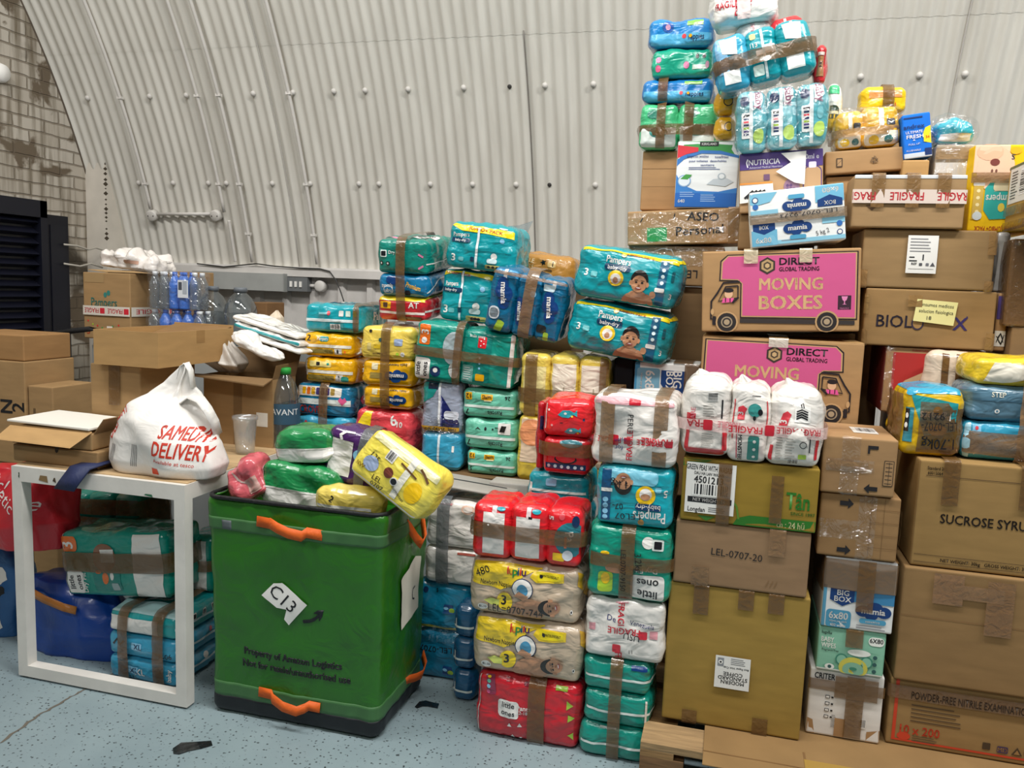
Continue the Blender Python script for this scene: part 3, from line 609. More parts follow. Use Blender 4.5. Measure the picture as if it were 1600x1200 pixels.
# --- white table frame with a wood top
TX0, TX1, TY0, TY1, TZ = -2.455, -1.735, 2.29, 3.09, .8
tab = empty('table', ((TX0+TX1)/2, (TY0+TY1)/2, 0), (0, 0, 0), 'white steel-framed table with a worn wooden top, carrying the carrier bag', 'table')
cx, cy = (TX0+TX1)/2, (TY0+TY1)/2; hw, hd = (TX1-TX0)/2, (TY1-TY0)/2; q = .042; WF = mat('e4e0d8', 'paint')
for sx in (-1, 1):
    for sy in (-1, 1):
        b = MB(); x = sx*(hw-q/2); y = sy*(hd-q/2); b.box((x-q/2, y-q/2, .008), (x+q/2, y+q/2, TZ-.004), WF); b.box((x-.012, y-.012, 0), (x+.012, y+.012, .008), mat('black', 'print')); b.build('leg', tab, False)
def rail(lo, hi): b = MB(); b.box(lo, hi, WF); b.build('frame_rail', tab, False)
for z0, z1 in ((TZ-.058, TZ-.004), (.008, .05)):
    rail((-hw+q, -hd, z0), (hw-q, -hd+q, z1)); rail((-hw+q, hd-q, z0), (hw-q, hd, z1))
rail((-hw, -hd+q, TZ-.058), (-hw+q, hd-q, TZ-.004)); rail((hw-q, -hd+q, TZ-.058), (hw, hd-q, TZ-.004))
b = MB(); b.box((-hw+.004, -hd+.02, TZ-.004), (hw-.004, hd, TZ), mat('c4a67c', 'wood')); b.build('table_top', tab, False)
b = MB(); fy = -hd-.0008
for x0, x1, z0, z1, c in ((-.24, -.2, .755, .773, '8a6f4a'), (-.18, -.165, .758, .77, '4a3a28'), (.2, .235, .748, .752, '2f6b4a'), (-.33, -.325, .76, .775, '2c5a35')): b.add([(x0, fy, z0), (x1, fy, z0-.006), (x1-.004, fy, z1), (x0+.006, fy, z1)], [(0, 1, 2, 3)], mat(c, 'print'))
b.build('paint_chip', tab, False)
# --- green fabric trolley bag
CW, CD, CH = .62, .40, .77; cart = empty('trolley_bag', (-1.345, 2.32+CD/2, 0), (0, 0, 0), 'large green fabric trolley bag with orange handles, heaped with nappy packs', 'trolley bag')
B = Body(CW, CD, CH, r=.03, bulge=.010, wr=.0018, seed=77, taper=-.055, step=.02, aniso=(1, 1, .5)); mb = MB(); B.shell(mb, mat('cart_green', 'bagfilm'))
# leave the mouth open
keep = [i for i, f in enumerate(mb.f) if not all(mb.v[j][2] > CH-.012 for j in f)]; mb.f = [mb.f[i] for i in keep]; mb.m = [mb.m[i] for i in keep]
ds = [R('F', 0, 1, .0, .085, '10151a', 1), R('R', 0, 1, .0, .085, '10151a', 1), R('L', 0, 1, 0, .085, '10151a', 1), R('F', 0, 1, .085, .15, 'band_green', 1), R('R', 0, 1, .085, .15, 'band_green', 1), R('L', 0, 1, .085, .15, 'band_green', 1),
      R('F', 0, 1, .85, .905, 'band_green', 1), R('R', 0, 1, .85, .905, 'band_green', 1), R('L', 0, 1, .85, .905, 'band_green', 1), R('F', .1, .155, .855, .895, '5f6668'),
      T('F', .505, .315, .033, 'Property of Amazon Logistics', 'ink', 0, w=.58, bold=.03), T('F', .525, .258, .033, 'Not for resale/unauthorised use', 'ink', 0, w=.64, bold=.03),
      G('F', [(.57, .497), (.61, .505), (.645, .522), (.66, .535), (.635, .538), (.66, .553), (.69, .555), (.683, .525), (.668, .505), (.664, .52), (.64, .502), (.61, .49), (.575, .484)], '10181a')]
decals(mb, B, ds, 'print', e0=.0012)
o = mb.build('bag_body', cart); md = o.modifiers.new('thick', 'SOLIDIFY'); md.thickness = .005; md.offset = -1
mb = MB(); pl = [(sx*(CW/2*1.05-.012-.03*(1 if k else 0)), 0) for sx in (1,) for k in (0,)]; ring = RRp(CW*1.045, CD*1.045, .05, 6); mb.tube([(x, y, CH-.006) for x, y in ring]+[(ring[0][0], ring[0][1], CH-.006)], .0075, mat('0d0e10', 'cloth'), 8); mb.build('rim', cart)
mb = MB(); mb.add([(x*.96, y*.96, .68) for x, y in ring], [tuple(range(len(ring)))], mat('1d5a10', 'bagfilm')); mb.build('false_floor', cart)  # added false floor under the heaped packs, in a darker green
def strap(pts, side, nm='handle'): mb = MB(); mb.ribbon(pts, side, mat('cartorange', 'cloth'), .004); mb.build(nm, cart)
fy = -CD/2-.012
strap([(-.125, fy, .70), (-.075, fy-.004, .698), (-.065, fy-.02, .705), (-.03, fy-.034, .697), (.01, fy-.036, .685), (.05, fy-.022, .675), (.06, fy-.006, .684), (.115, fy-.003, .68)], (0, .002, .017))
strap([(-.12, fy+.004, .105), (-.07, fy, .105), (-.055, fy-.016, .1), (-.01, fy-.03, .088), (.04, fy-.03, .08), (.06, fy-.012, .085), (.07, fy-.0, .09), (.11, fy+.002, .088)], (0, .002, .016))
rx = CW/2+.012
strap([(rx, -.02, .69), (rx+.006, .0, .67), (rx+.022, .02, .63), (rx+.03, .05, .6), (rx+.028, .085, .61), (rx+.014, .1, .66), (rx+.004, .11, .7)], (.006, 0, .016))
strap([(rx-.01, .02, .1), (rx-.006, .05, .1), (rx+.012, .075, .098), (rx+.026, .1, .1), (rx+.026, .13, .12), (rx+.006, .15, .15)], (.004, 0, .016))
mb = MB(); decals(mb, B, [G('F', [(.335, .585), (.405, .645), (.455, .652), (.60, .57), (.49, .465), (.465, .49), (.48, .535), (.425, .54)], 'paper'), T('F', .462, .585, .058, 'C13', 'ink', -38, w=None, bold=.0)], 'print', e0=.005); mb.build('paper_label', cart, label='torn white paper sheet reading C13')
mb = MB(); decals(mb, B, [G('R', [(.33, .66), (.62, .72), (.74, .7), (.72, .46), (.38, .42)], 'e9e3d2'), S('R', [(.62, .58), (.57, .575), (.55, .555), (.57, .53), (.62, .52)], .006)], 'print', e0=.006); mb.build('paper_label', cart, label='creased cream paper sheet on the right side')
# packs heaped in the trolley
thing(at(430, 508, 685, 742, 2.42, base=.70, tilt=-4), .2, 'nappy_pack', 'upper green and white nappy pack at the left of the trolley heap', 'nappy pack', [('p', 0, 1, 0, 1, 'forest', [R('F', 0, 1, 0, .45, 'white', 1), R('F', 0, .06, 0, 1, 'white', 1), R('R', 0, 1, 0, .4, 'white', 1), R('F', .0, 1, .43, .46, 'cdd0c6', 1)], dict(r=.026, wr=.003, pinch=.25))]) if False else None
def heap(x0, x1, y0, y1, Y, d, label, col, dec, yaw=0, tilt=0, pitch=0, tapes=(), base=None, op=None, cat='nappy pack', name='nappy_pack'):
    o = dict(r=.026, wr=.0035); o.update(op or {}); return thing(at(x0, x1, y0, y1, Y, base, yaw, tilt, pitch), d, name, label, cat, [('pack_body', 0, 1, 0, 1, col, dec, o)], tapes)
GW = [R('F', 0, 1, 0, .46, 'white', 1), R('F', 0, .05, 0, 1, 'white', 1), R('R', 0, 1, 0, .46, 'white', 1), R('F', 0, 1, .44, .475, 'd7d8cf', 1)]
heap(402, 524, 728, 800, 2.40, .17, 'lower green and white nappy pack wedged at the left of the trolley heap', 'forest', GW, tilt=4, op=dict(pinch=.2, pax=0))
heap(424, 515, 672, 726, 2.43, .17, 'upper green and white nappy pack on top of the trolley heap', 'forest', GW, tilt=-5, op=dict(pinch=.25, pax=0))
heap(506, 590, 672, 762, 2.45, .13, 'purple and white nappy pack with grey tape in the trolley heap', 'purple', [R('F', .1, .52, .18, .8, 'white'), R('F', .16, .48, .5, .52, 'c9c6c0'), S('F', [(.3, .8), (.26, .88), (.34, .97), (.5, 1.0)], .012, 'white'), T('F', .84, .72, .17, 'nd', 'white', 75, bold=.03), E('F', .66, .6, .12, .1, 'sky')], tilt=9, op=dict(r=.03), tapes=[('packing_tape', 'tape', vband(.72, .09, 'tapegrey', 'FT'), dict(label='grey tape with writing'))])
heap(556, 680, 698, 782, 2.345, .12, 'yellow nappy pack with handwriting lying tilted on the right of the trolley heap', 'f5e25a', [R('F', .02, .98, .8, 1, 'f8f0b8', 1), R('F', .58, .66, .1, 1, 'f4f0e0'), R('F', 0, 1, 0, .05, 'white', 1)]+BC('F', .3, .42, .62, .82, 3)+[E('F', .44, .45, .1, .1, '7a3f30'), E('F', .55, .38, .08, .08, 'white'), E('F', .55, .38, .06, .06, 'ink'), T('F', .2, .52, .11, '125', 'ink', -10, bold=0), T('F', .36, .22, .1, 'LEL', 'ink', 5, bold=0), T('F', .4, .1, .1, '0707', 'ink', 5, bold=0), E('F', .2, .38, .16, .14, 'lilac'), T('F', .1, .25, .08, 'NW', '9a7a1a', 0), S('F', [(.5, .74), (.62, .7), (.74, .66)], .006, 'brown'), S('F', [(.72, .86), (.8, .8), (.88, .72)], .008, 'brown'), E('F', .8, .42, .17, .2, 'yellow'), T('F', .66, .24, .06, 'dermatest', 'ink', -20, bold=0)], yaw=-4, tilt=31, pitch=-14, op=dict(wr=.0035, bulge=.012))
heap(490, 590, 766, 815, 2.365, .09, 'pale yellow pack just showing at the front rim of the trolley', 'f0d868', [R('F', .0, .9, .4, .5, 'white'), T('F', .3, .7, .2, '2', 'ink', -30)], op=dict(wr=.003))
heap(350, 405, 722, 785, 2.37, .12, 'crumpled pink pack in clear film at the left corner of the trolley', 'd4616a', [R('F', .55, .95, .1, .5, 'cfa49a'), S('F', [(.3, .9), (.4, .6), (.7, .3)], .006, 'c9b0a8')], tilt=-32, op=dict(wr=.008, r=.028))
# --- on the table
s1 = at(20, 151, 700, 729, 2.345, base=TZ); thing(s1, .26, 'mailer_box', 'brown mailer box at the bottom of the two on the table', 'box', [('box_body', 0, 1, 0, 1, 'kraft', [E('F', .53, .98, .13, .25, '2a1d12'), R('F', 0, 1, .93, .95, 'kraft_line', 1)], CARD)], group=None)
s2 = at(17, 142, 672, 702, 2.35, base=s1.top+.002); mbx = thing(s2, .26, 'mailer_box', 'open brown mailer box on top of the other, lid flap hanging forward', 'box', [('box_body', 0, 1, 0, 1, 'kraft', [], CARD)], parts=[1])
b = MB(); w, h = s2.w, s2.h; b.add([(-w*.55, -.13-.055, h-.04), (w*.38, -.13-.055, h-.045), (w*.5, -.13, h+.004), (-w*.5, -.13, h+.004), (-w*.55, -.13-.052, h-.036), (w*.38, -.13-.052, h-.041), (w*.5, -.127, h+.008), (-w*.5, -.127, h+.008)], [(0,3,2,1),(4,5,6,7),(0,1,5,4),(1,2,6,5),(2,3,7,6),(3,0,4,7)], mat('c09a68', 'card')); b.build('lid_flap', mbx, False)
b = MB(); b.add([(w*.5, -.12, h), (w*.62, -.12, h+.055), (w*.62, .12, h+.055), (w*.5, .12, h), (w*.5+.003, -.12, h-.002), (w*.62+.003, -.12, h+.053), (w*.62+.003, .12, h+.053), (w*.5+.003, .12, h-.002)], [(0,1,2,3),(7,6,5,4),(0,4,5,1),(1,5,6,2),(2,6,7,3)], mat('kraft_dark', 'card')); b.build('side_flap', mbx, False)
sp_ = spec(s2.c[0]-.01, 2.345, s2.top+.014, s2.w*1.02, .010, tilt=1); thing(sp_, .24, 'paper_stack', 'stack of white paper sheets lying on the open mailer box', 'paper', [('p', 0, 1, 0, 1, 'f0ece2', [seam('F', .4, 'c9c4b8')], dict(kind='card', r=.002, bulge=.001, wr=.0012, mk='print'))])
# tray box and the boxes behind the carrier bag
sB = at(142, 219, 570, 690, 2.6, base=TZ); carton(sB, .33, 'tall brown carton under the shallow tray box on the table', 'kraft', [R('F', 0, .5, .0, .12, 'e3ded4')], [('packing_tape', 'tape', [R('F', .4, .62, .55, 1, TB, 1), R('T', .4, .62, 0, 1, TB, 1)])])
sT = at(145, 247, 517, 577, 2.56, base=sB.top+.003); sT.yaw = -1; trw = sT.w; d_ = .46
tray = empty('tray_box', (sT.c[0], sT.c[1], sT.bot), (0, 0, math.radians(-1)), 'shallow open-topped brown tray box standing on the tall carton', 'box'); hh = sT.h
for nm, lo, hi in (('base', (-trw/2, 0, 0), (trw/2, d_, .005)), ('side_panel', (-trw/2, 0, .005), (trw/2, .005, hh)), ('side_panel', (-trw/2, d_-.005, .005), (trw/2, d_, hh+.012)), ('side_panel', (-trw/2, .005, .005), (-trw/2+.005, d_-.005, hh)), ('side_panel', (trw/2-.005, .005, .005), (trw/2, d_-.005, hh))):
    b = MB(); b.box(lo, hi, mat('b48f5e', 'card'))
    if nm == 'side_panel' and hi[0]-lo[0] < .01 and lo[0] > 0: b.box((trw/2, .22, hh-.05), (trw/2+.0008, .27, hh), mat('a07c4e', 'card'))
    b.build(nm, tray, False)
b = MB(); b.add([(-trw/2+.006, .16, hh-.06), (trw/2-.006, .16, hh-.06), (trw/2-.006, d_-.006, hh+.006), (-trw/2+.006, d_-.006, hh+.006), (-trw/2+.006, .16, hh-.064), (trw/2-.006, .16, hh-.064), (trw/2-.006, d_-.006, hh+.002), (-trw/2+.006, d_-.006, hh+.002)], [(0,1,2,3),(7,6,5,4),(0,4,5,1)], mat('8a6a44', 'card')); b.build('inner_flap', tray, False)
# open carton with bags poking out
sO = at(318, 425, 588, 690, 2.93, base=TZ); oc = empty('open_carton', (sO.c[0], sO.c[1], TZ), (0, 0, 0), 'open brown carton with splayed flaps behind the carrier bag', 'box'); w, h, d_ = sO.w, sO.h, .18
for nm, lo, hi in (('base', (-w/2, 0, 0), (w/2, d_, .005)), ('side_panel', (-w/2, 0, .005), (w/2, .005, h)), ('side_panel', (-w/2, d_-.005, .005), (w/2, d_, h)), ('side_panel', (-w/2, .005, .005), (-w/2+.005, d_-.005, h)), ('side_panel', (w/2-.005, .005, .005), (w/2, d_-.005, h))):
    b = MB(); b.box(lo, hi, mat('kraft', 'card'))
    if hi[1] == .005: b.box((-.02, -.0008, .0), (.02, 0, h), mat('kraft_dark', 'card')); b.box((w*.27, -.001, h*.3), (w*.43, 0, h*.5), mat('e8e4da', 'print'))
    b.build(nm, oc, False)
for pts in ([(-w/2, 0, h), (w/2, 0, h), (w/2+.02, -.1, h-.015), (-w/2-.05, -.11, h+.012)], [(w/2, 0, h), (w/2, d_, h), (w/2+.015, d_, h+.06), (w/2+.015, 0, h+.055)], [(-w/2, d_, h), (w/2, d_, h), (w/2, d_+.05, h+.1), (-w/2, d_+.05, h+.1)]):
    b = MB(); b.add(pts+[(x, y, z-.005) for x, y, z in pts], [(0,1,2,3),(7,6,5,4),(0,4,5,1),(1,5,6,2),(2,6,7,3),(3,7,4,0)], mat('kraft_dark', 'card')); b.build('flap', oc, False)
mb, bv = loft([(0, .05, .04, 0, 0, 0), (.04, .09, .07, 0, -.03, .4), (.08, .08, .06, -.015, -.03, .8), (.13, .055, .04, -.04, -.02, .9), (.17, .03, .02, -.06, -.01, .9), (.185, .004, .006, -.065, 0, 0)], 4, .008, m=mat('d9d3ca', 'bagfilm')); o = mb.build('plastic_bag', label='small crumpled white plastic bag poking out of the open carton', cat='bag'); p = onY(358, 610, 2.99); o.location = (p[0], 3.01, sO.top+.006)
# white postal bags lying across the cartons
PB0 = empty
zz = [(0, .0, 'postal bag lying lowest of the white pile, folded end forward'), (1, .03, 'teal-edged postal bag in the middle of the white pile'), (2, .058, 'printed white postal bag on top of the pile beside the yellow pack')]
for i, dz, lb in zz:
    s = at(366-3*i, 470-2*i, 524, 546, 3.0+.02*i, tilt=13); s.h = .022; s.c[2] += .033*i
    dec = [R('T', .1, .9, .1, .9, 'f6f3ec')]+(LINES('T', .55, .9, .2, .8, 5, 'b9b4aa') if i == 2 else [])+([R('F', 0, 1, .2, .9, '2f9aa0', 1)] if i == 1 else [])
    thing(s, .2, 'postal_bag', lb, 'postal bag', [('p', 0, 1, 0, 1, 'efebe4', dec, dict(r=.012, wr=.003, bulge=.004))])
s = at(356, 432, 526, 562, 2.9, tilt=22); s.h = .045; thing(s, .1, 'postal_bag', 'rolled white plastic bag sloping down in front of the postal bags', 'postal bag', [('p', 0, 1, 0, 1, 'f4f0ea', [], dict(r=.02, wr=.009, bulge=.004, pinch=.5))])
sS = spec(float(onY(418, 600, 3.2)[0]), 3.14, 0, .3, TZ+.31); carton(sS, .3, 'brown carton behind the open one, under the white postal bags', 'kraft_dark', [R('F', .52, .53, 0, 1, '4a3826')])
# carrier bag
p = onY(255, 745, 2.4); bx, by = float(p[0])-.005, 2.44
mb, bv = loft([(0, .215, .12, .0, 0, .05), (.04, .235, .135, .0, 0, .1), (.12, .225, .13, -.005, 0, .2), (.19, .185, .11, -.005, 0, .45), (.24, .13, .085, .0, .01, .8), (.27, .075, .055, .015, .02, 1.1), (.31, .04, .03, .03, .02, .9), (.35, .026, .02, .05, .02, .7), (.38, .012, .012, .058, .02, .4)], 21, .008, 72, 60, mat('f2eee8', 'bagfilm'))
for t, x, z, h, w in (('SAMEDAY', .135, .155, .042, .15), ('DELIVERY', .13, .098, .05, .17), ('Available at tesco', .11, .058, .013, .13)): presst(mb, bv, x, z, h, t, 'd0361e', -7, .025 if h > .02 else .0, w, sp=.01)
presst(mb, bv, -.16, .2, .045, 'SAMEDAY', 'd0361e', 38, .025, .12, sp=.01); presst(mb, bv, -.17, .15, .04, 'DELI', 'd0361e', 60, .025, .06, sp=.01)
for k in range(4):
    for x0, z0, L in ((-.175, .04, .06), (-.07, .03, .08)): press(mb, bv, [(x0+k*.007, z0), (x0+k*.007+.002, z0), (x0+.016+k*.007, z0+L), (x0+.014+k*.007, z0+L)], [(0, 1, 2, 3)], mat('4a4a50', 'print'), sp=.01)
press(mb, bv, [(.02, .012), (.05, .012), (.055, .035), (.03, .037)], [(0, 1, 2, 3)], mat('e0401e', 'print'))
bag = empty('carrier_bag', (bx, by, TZ+.002), (0, 0, 0), 'white plastic carrier bag with red lettering standing on the table', 'bag'); mb.build('bag_body', bag)
def loop(pts, side, c='f0ece6'): mb = MB(); mb.ribbon(pts, side, mat(c, 'bagfilm'), .004); return mb
loop([(.06, .0, .25), (.1, -.01, .275), (.145, -.02, .265), (.18, -.03, .235), (.2, -.02, .19), (.185, .02, .14)], (.003, .018, .008)).build('handle', bag)
loop([(.03, .02, .33), (.045, .02, .375), (.06, .02, .385), (.075, .02, .36), (.085, .02, .3)], (.002, .012, .002)).build('handle', bag)
# navy cloth over the table edge
p = [onY(172, 692, 2.43), onY(150, 715, 2.36), onY(128, 738, 2.29), onY(112, 755, 2.275), onY(103, 768, 2.27)]; p[0][2] = p[1][2] = TZ+.012; p[2][2] = TZ+.010
mb = MB(); mb.ribbon([q_+np.array((0, -.006, .006)) for q_ in p], (.05, -.01, .002), mat('1f2a52', 'cloth'), .006); mb.build('navy_cloth', label='folded navy cloth strap hanging over the front edge of the table', cat='cloth')
# marker, cup, water bottle
a_, b_ = onZ(268, 742, TZ+.009), onZ(330, 731, TZ+.009); mk = empty('marker_pen', tuple(a_), (0, 0, 0), 'white marker pen with a black cap lying in front of the carrier bag', 'pen'); dv = Vector(b_-a_)
dv = dv.normalized()*.14
mb = MB(); mb.tube([(0, 0, 0), tuple(dv*.42)], .0085, mat('black', 'print'), 12); mb.build('cap', mk); mb = MB(); mb.tube([tuple(dv*.42), tuple(dv)], .0078, mat('e6e4e0', 'print'), 12); mb.build('barrel', mk)
CL = mat('f0f2f2', 'clear'); p = onZ(383, 708, TZ); cup = MB(); cup.lathe([(.034, 0), (.036, .002), (.042, .08), (.047, .135), (.05, .137), (.05, .15), (.046, .15), (.044, .135), (.04, .08), (.034, .006), (.001, .005)], CL, 28); o = cup.build('plastic_cup', label='empty clear plastic cup standing on the table', cat='cup'); o.location = tuple(p)
def bottle(nm, label, loc, h, r, capc, water, band=None, txt=None, group=None):
    root = empty(nm, loc, (0, 0, 0), label, 'bottle', group); mb = MB()
    mb.lathe([(r*.9, 0), (r, .01), (r, h*.1), (r*.96, h*.13), (r, h*.16), (r, h*.3), (r*.95, h*.33), (r, h*.36), (r, h*.58), (r*.93, h*.68), (r*.65, h*.82), (r*.36, h*.9), (r*.34, h*.93)], mat('8a979c', 'clear'), 24); mb.build('bottle_body', root)
    if water: mb = MB(); mb.lathe([(r*.85, .004), (r*.93, .012), (r*.93, h*.55), (r*.001, h*.552)], mat(water, 'clear'), 20); mb.build('water', root)
    mb = MB(); mb.lathe([(r*.4, h*.92), (r*.4, h*.985), (r*.34, h), (.001, h)], mat(capc, 'print'), 18); mb.build('bottle_cap', root)
    if band:
        mb = MB(); mb.lathe([(r*1.012, h*.3), (r*1.012, h*.56)], mat(band, 'print'), 28, caps=False)
        if txt:
            v, fs = textgeo(txt, .01); v = v*h*.075; v, fs = sliced(v, fs, .006); mb.add([((r*1.03)*math.sin(x/r+.53), -(r*1.03)*math.cos(x/r+.53), h*.46+z) for x, z in v], fs, mat('e8eef0', 'print'))
        mb.build('bottle_label', root)
p = onY(451, 640, 3.03); bottle('water_bottle', 'large plastic water bottle with green cap beside the stacked nappy packs', (float(p[0]), 3.0, TZ), .33, .062, '2aa545', '5c6a6e', '34566c', 'AVANT')
# --- grey cabinet behind with water and a carton on it
xc0, xc1 = float(onY(131, 560, 3.5)[0]), float(onY(420, 560, 3.5)[0]); cab = empty('grey_cabinet', ((xc0+xc1)/2, 3.56, 0), (0, 0, 0), 'grey metal cabinet behind the table, carrying water packs', 'cabinet'); cw = xc1-xc0; ZC = 1.14
b = MB(); b.box((-cw/2, .005, .03), (cw/2, .62, ZC), mat('8c9090', 'metal')); b.build('cabinet_body', cab, False)
for sx in (-1, 1): b = MB(); b.box((sx*cw/4-cw/4+.01, -.012, .06), (sx*cw/4+cw/4-.01, .005, ZC-.03), mat('979b9b', 'metal')); b.box((sx*.03-.006, -.03, .6), (sx*.03+.006, -.012, .72), mat('5c6060', 'metal')); b.build('door', cab, False)
sP = at(131, 204, 425, 590, 3.60, base=ZC+.001); sP.h = .35; sP.c[2] = ZC+sP.h/2
root = thing(sP, .36, 'cardboard_box', 'brown carton with teal lettering and red-lettered white tape behind the table', 'box', [('box_body', 0, 1, 0, 1, 'kraft', [R('F', .04, .45, .85, .98, 'a3865c'), T('F', .45, .56, .13, 'Pampers', '2f7d74', 0, w=.55, bold=.01), E('F', .48, .67, .03, .04, '2f7d74'), E('F', .55, .7, .03, .04, '2f7d74'), T('F', .1, .12, .1, '5', 'c2502e', 0)]+[E('F', x, y, .014, .014, c) for x, y, c in ((.1, .27, 'red'), (.2, .22, 'lime'), (.3, .2, 'red'), (.62, .2, 'green'), (.75, .22, 'red'), (.4, .17, 'green'), (.85, .18, 'orange'))]+[R('F', .5, .62, .02, .2, 'f0e6da'), T('F', .56, .11, .05, 'FRA', 'fragred', 90, bold=.02)], CARD)],
  [('fragile_tape', 'print', fragile('F', 0, 1, .36, .5, 2, 180)+fragile('R', 0, 1, .36, .5, 1, 180), dict(label='white tape printed FRAGILE in red'))])
b = MB(); w, h = sP.w, sP.h; b.add([(-w/2, 0, h), (-w/2, .36, h), (-w/2-.13, .36, h+.012), (-w/2-.13, 0, h+.012), (-w/2, 0, h+.004), (-w/2, .36, h+.004), (-w/2-.13, .36, h+.016), (-w/2-.13, 0, h+.016)], [(0,1,2,3),(7,6,5,4),(0,3,7,4),(3,2,6,7)], mat('c4a070', 'card')); b.build('flap', root, False)
b = MB(); b.add([(w/2, .02, h), (w/2, .34, h), (w/2+.035, .34, h-.17), (w/2+.03, .02, h-.17), (w/2+.004, .02, h), (w/2+.004, .34, h), (w/2+.039, .34, h-.17), (w/2+.034, .02, h-.17)], [(3,2,1,0),(4,5,6,7),(0,4,7,3),(3,7,6,2)], mat('kraft_dark', 'card')); b.build('flap', root, False)
s = spec(float(onY(225, 405, 3.72)[0]), 3.62, sP.top+.004 if False else ZC+.352, .34, .09, tilt=5); s.c[0] -= .04; s.w = .34; s.c[2] += .018; thing(s, .22, 'plastic_bag', 'white plastic bags bunched on top of the brown carton with teal lettering', 'bag', [('p', 0, 1, 0, 1, 'f0e9e2', [R('F', .55, .75, .4, .6, 'e6b8a0')], dict(r=.025, wr=.012, bulge=.006))])
def multipack(xl, xr, n, Y, z, hb, label, cols, d_rows=2, rr=.034):
    x0 = float(onY(xl, 470, Y)[0]); root = empty('bottled_water_pack', (x0+n*rr, Y, z), (0, 0, 0), label, 'water pack')
    for i in range(n):
        for j in range(d_rows):
            mb = MB(); x = -n*rr+rr+2*rr*i; y = rr+2*rr*j; c = cols[(i*7//max(n, 1)) % len(cols)] if len(cols) > 1 else cols[0]
            mb.lathe([(rr*.9, 0), (rr*.97, .008), (rr*.97, hb*.3), (rr*.9, hb*.34), (rr*.97, hb*.38), (rr*.97, hb*.68), (rr*.5, hb*.88), (rr*.36, hb*.9)], mat(c, 'clear' if c == 'b9c7d2' else 'film'), 14, (x, y, 0)); mb.lathe([(rr*.42, hb*.9), (rr*.42, hb), (.001, hb)], mat('e8edf2' if c == 'b9c7d2' else '3a6fd0', 'print'), 10, (x, y, 0)); mb.build('bottle', root)
    B = Body(2*n*rr+.006, 2*d_rows*rr+.006, hb+.004, r=.02, bulge=.002, wr=.003, seed=3, off=(0, d_rows*rr, 0)); mb = MB(); B.shell(mb, mat('ffffff', 'cling')); mb.build('shrink_film', root)
    return root
m1 = multipack(226, 330, 5, 3.60, ZC+.001, .17, 'lower shrink-wrapped water bottle pack with blue caps on the cabinet', ['b9c7d2', '3a72cf', '3a72cf', '3a72cf', '3a72cf'])
m2 = multipack(229, 312, 5, 3.60, ZC+.178, .19, 'upper shrink-wrapped pack of clear and blue water bottles', ['b9c7d2', 'b9c7d2', '3f78d6', '3f78d6', '3f78d6'], rr=.03)
mb = MB(); mb.box((.045, -.008, .06), (.105, -.005, .15), mat('d9dde2', 'print')); mb.box((.05, -.009, .1), (.07, -.008, .14), mat('4a4f58', 'print')); mb.box((.075, -.009, .08), (.1, -.008, .145), mat('a9b0b8', 'print')); mb.build('paper_label', m2, False)
for px, lab, Y in ((332, 'left of the two large clear water bottles on the cabinet', 3.78), (376, 'right of the two large clear water bottles on the cabinet', 3.74)):
    p = onY(px, 500, Y); bottle('water_bottle', lab, (float(p[0]), Y, ZC+.001), .30 if px < 350 else .3, .085, '6a7076', 'b4babd', group=None)
s = spec(float(onY(280, 405, 4.0)[0]), 4.05, ZC+.002, .24, .37); carton(s, .1, 'brown carton standing behind the water packs, only its top showing', 'kraft')
s = spec(float(onY(404, 480, 3.9)[0]), 3.9, ZC+.002, .1, .22); carton(s, .18, 'narrow dark brown carton beside the large water bottles', '7a5a3a')
mb, bv = loft([(0, .03, .025, 0, 0, 0), (.03, .045, .03, 0, 0, 0), (.07, .035, .028, .005, 0, 0), (.1, .006, .006, .01, 0, 0)], 9, .003, m=mat('d8c7b0', 'cloth')); press(mb, bv, [(-.045, .03), (-.01, .03), (-.015, .095), (-.04, .08)], [(0, 1, 2, 3)], mat('black', 'cloth')); press(mb, bv, [(0, .01), (.03, .01), (.03, .03), (0, .03)], [(0, 1, 2, 3)], mat('d9a0a0', 'cloth'))
p = onY(430, 500, 3.3); o = mb.build('soft_toy', label='small black and cream soft toy head peeping above the postal bags', cat='toy'); o.location = (float(p[0]), 3.3, TZ+.315+.135)
s = spec(float(p[0]), 3.3-.05, TZ+.312, .16, .135); carton(s, .12, 'small dark carton under the soft toy', '6a5238')
# handrail of a hand truck
hr = empty('hand_truck', tuple(onY(60, 560, 3.5)*np.array((1, 1, 0))), (0, 0, 0), 'black tubular hand truck frame in front of the dark locker', 'hand truck'); o0 = np.array(hr.location)
pts = [onY(x, y, 3.5)-o0 for x, y in ((48, 640), (47, 590), (48, 560), (53, 540), (64, 528), (80, 522), (105, 518), (140, 514), (155, 513))]; z_ = pts[0].copy(); z_[2] = .02; ze_ = pts[-1].copy(); ze_[2] = .03
mb = MB(); mb.tube([z_]+pts+[ze_], .014, mat('1a1b1e', 'metal'), 10); mb.build('tube_frame', hr)
b = MB(); b.box((float(z_[0])-.02, -.03, 0), (float(ze_[0])+.02, .25, .025), mat('1a1b1e', 'metal')); b.build('foot_plate', hr, False)
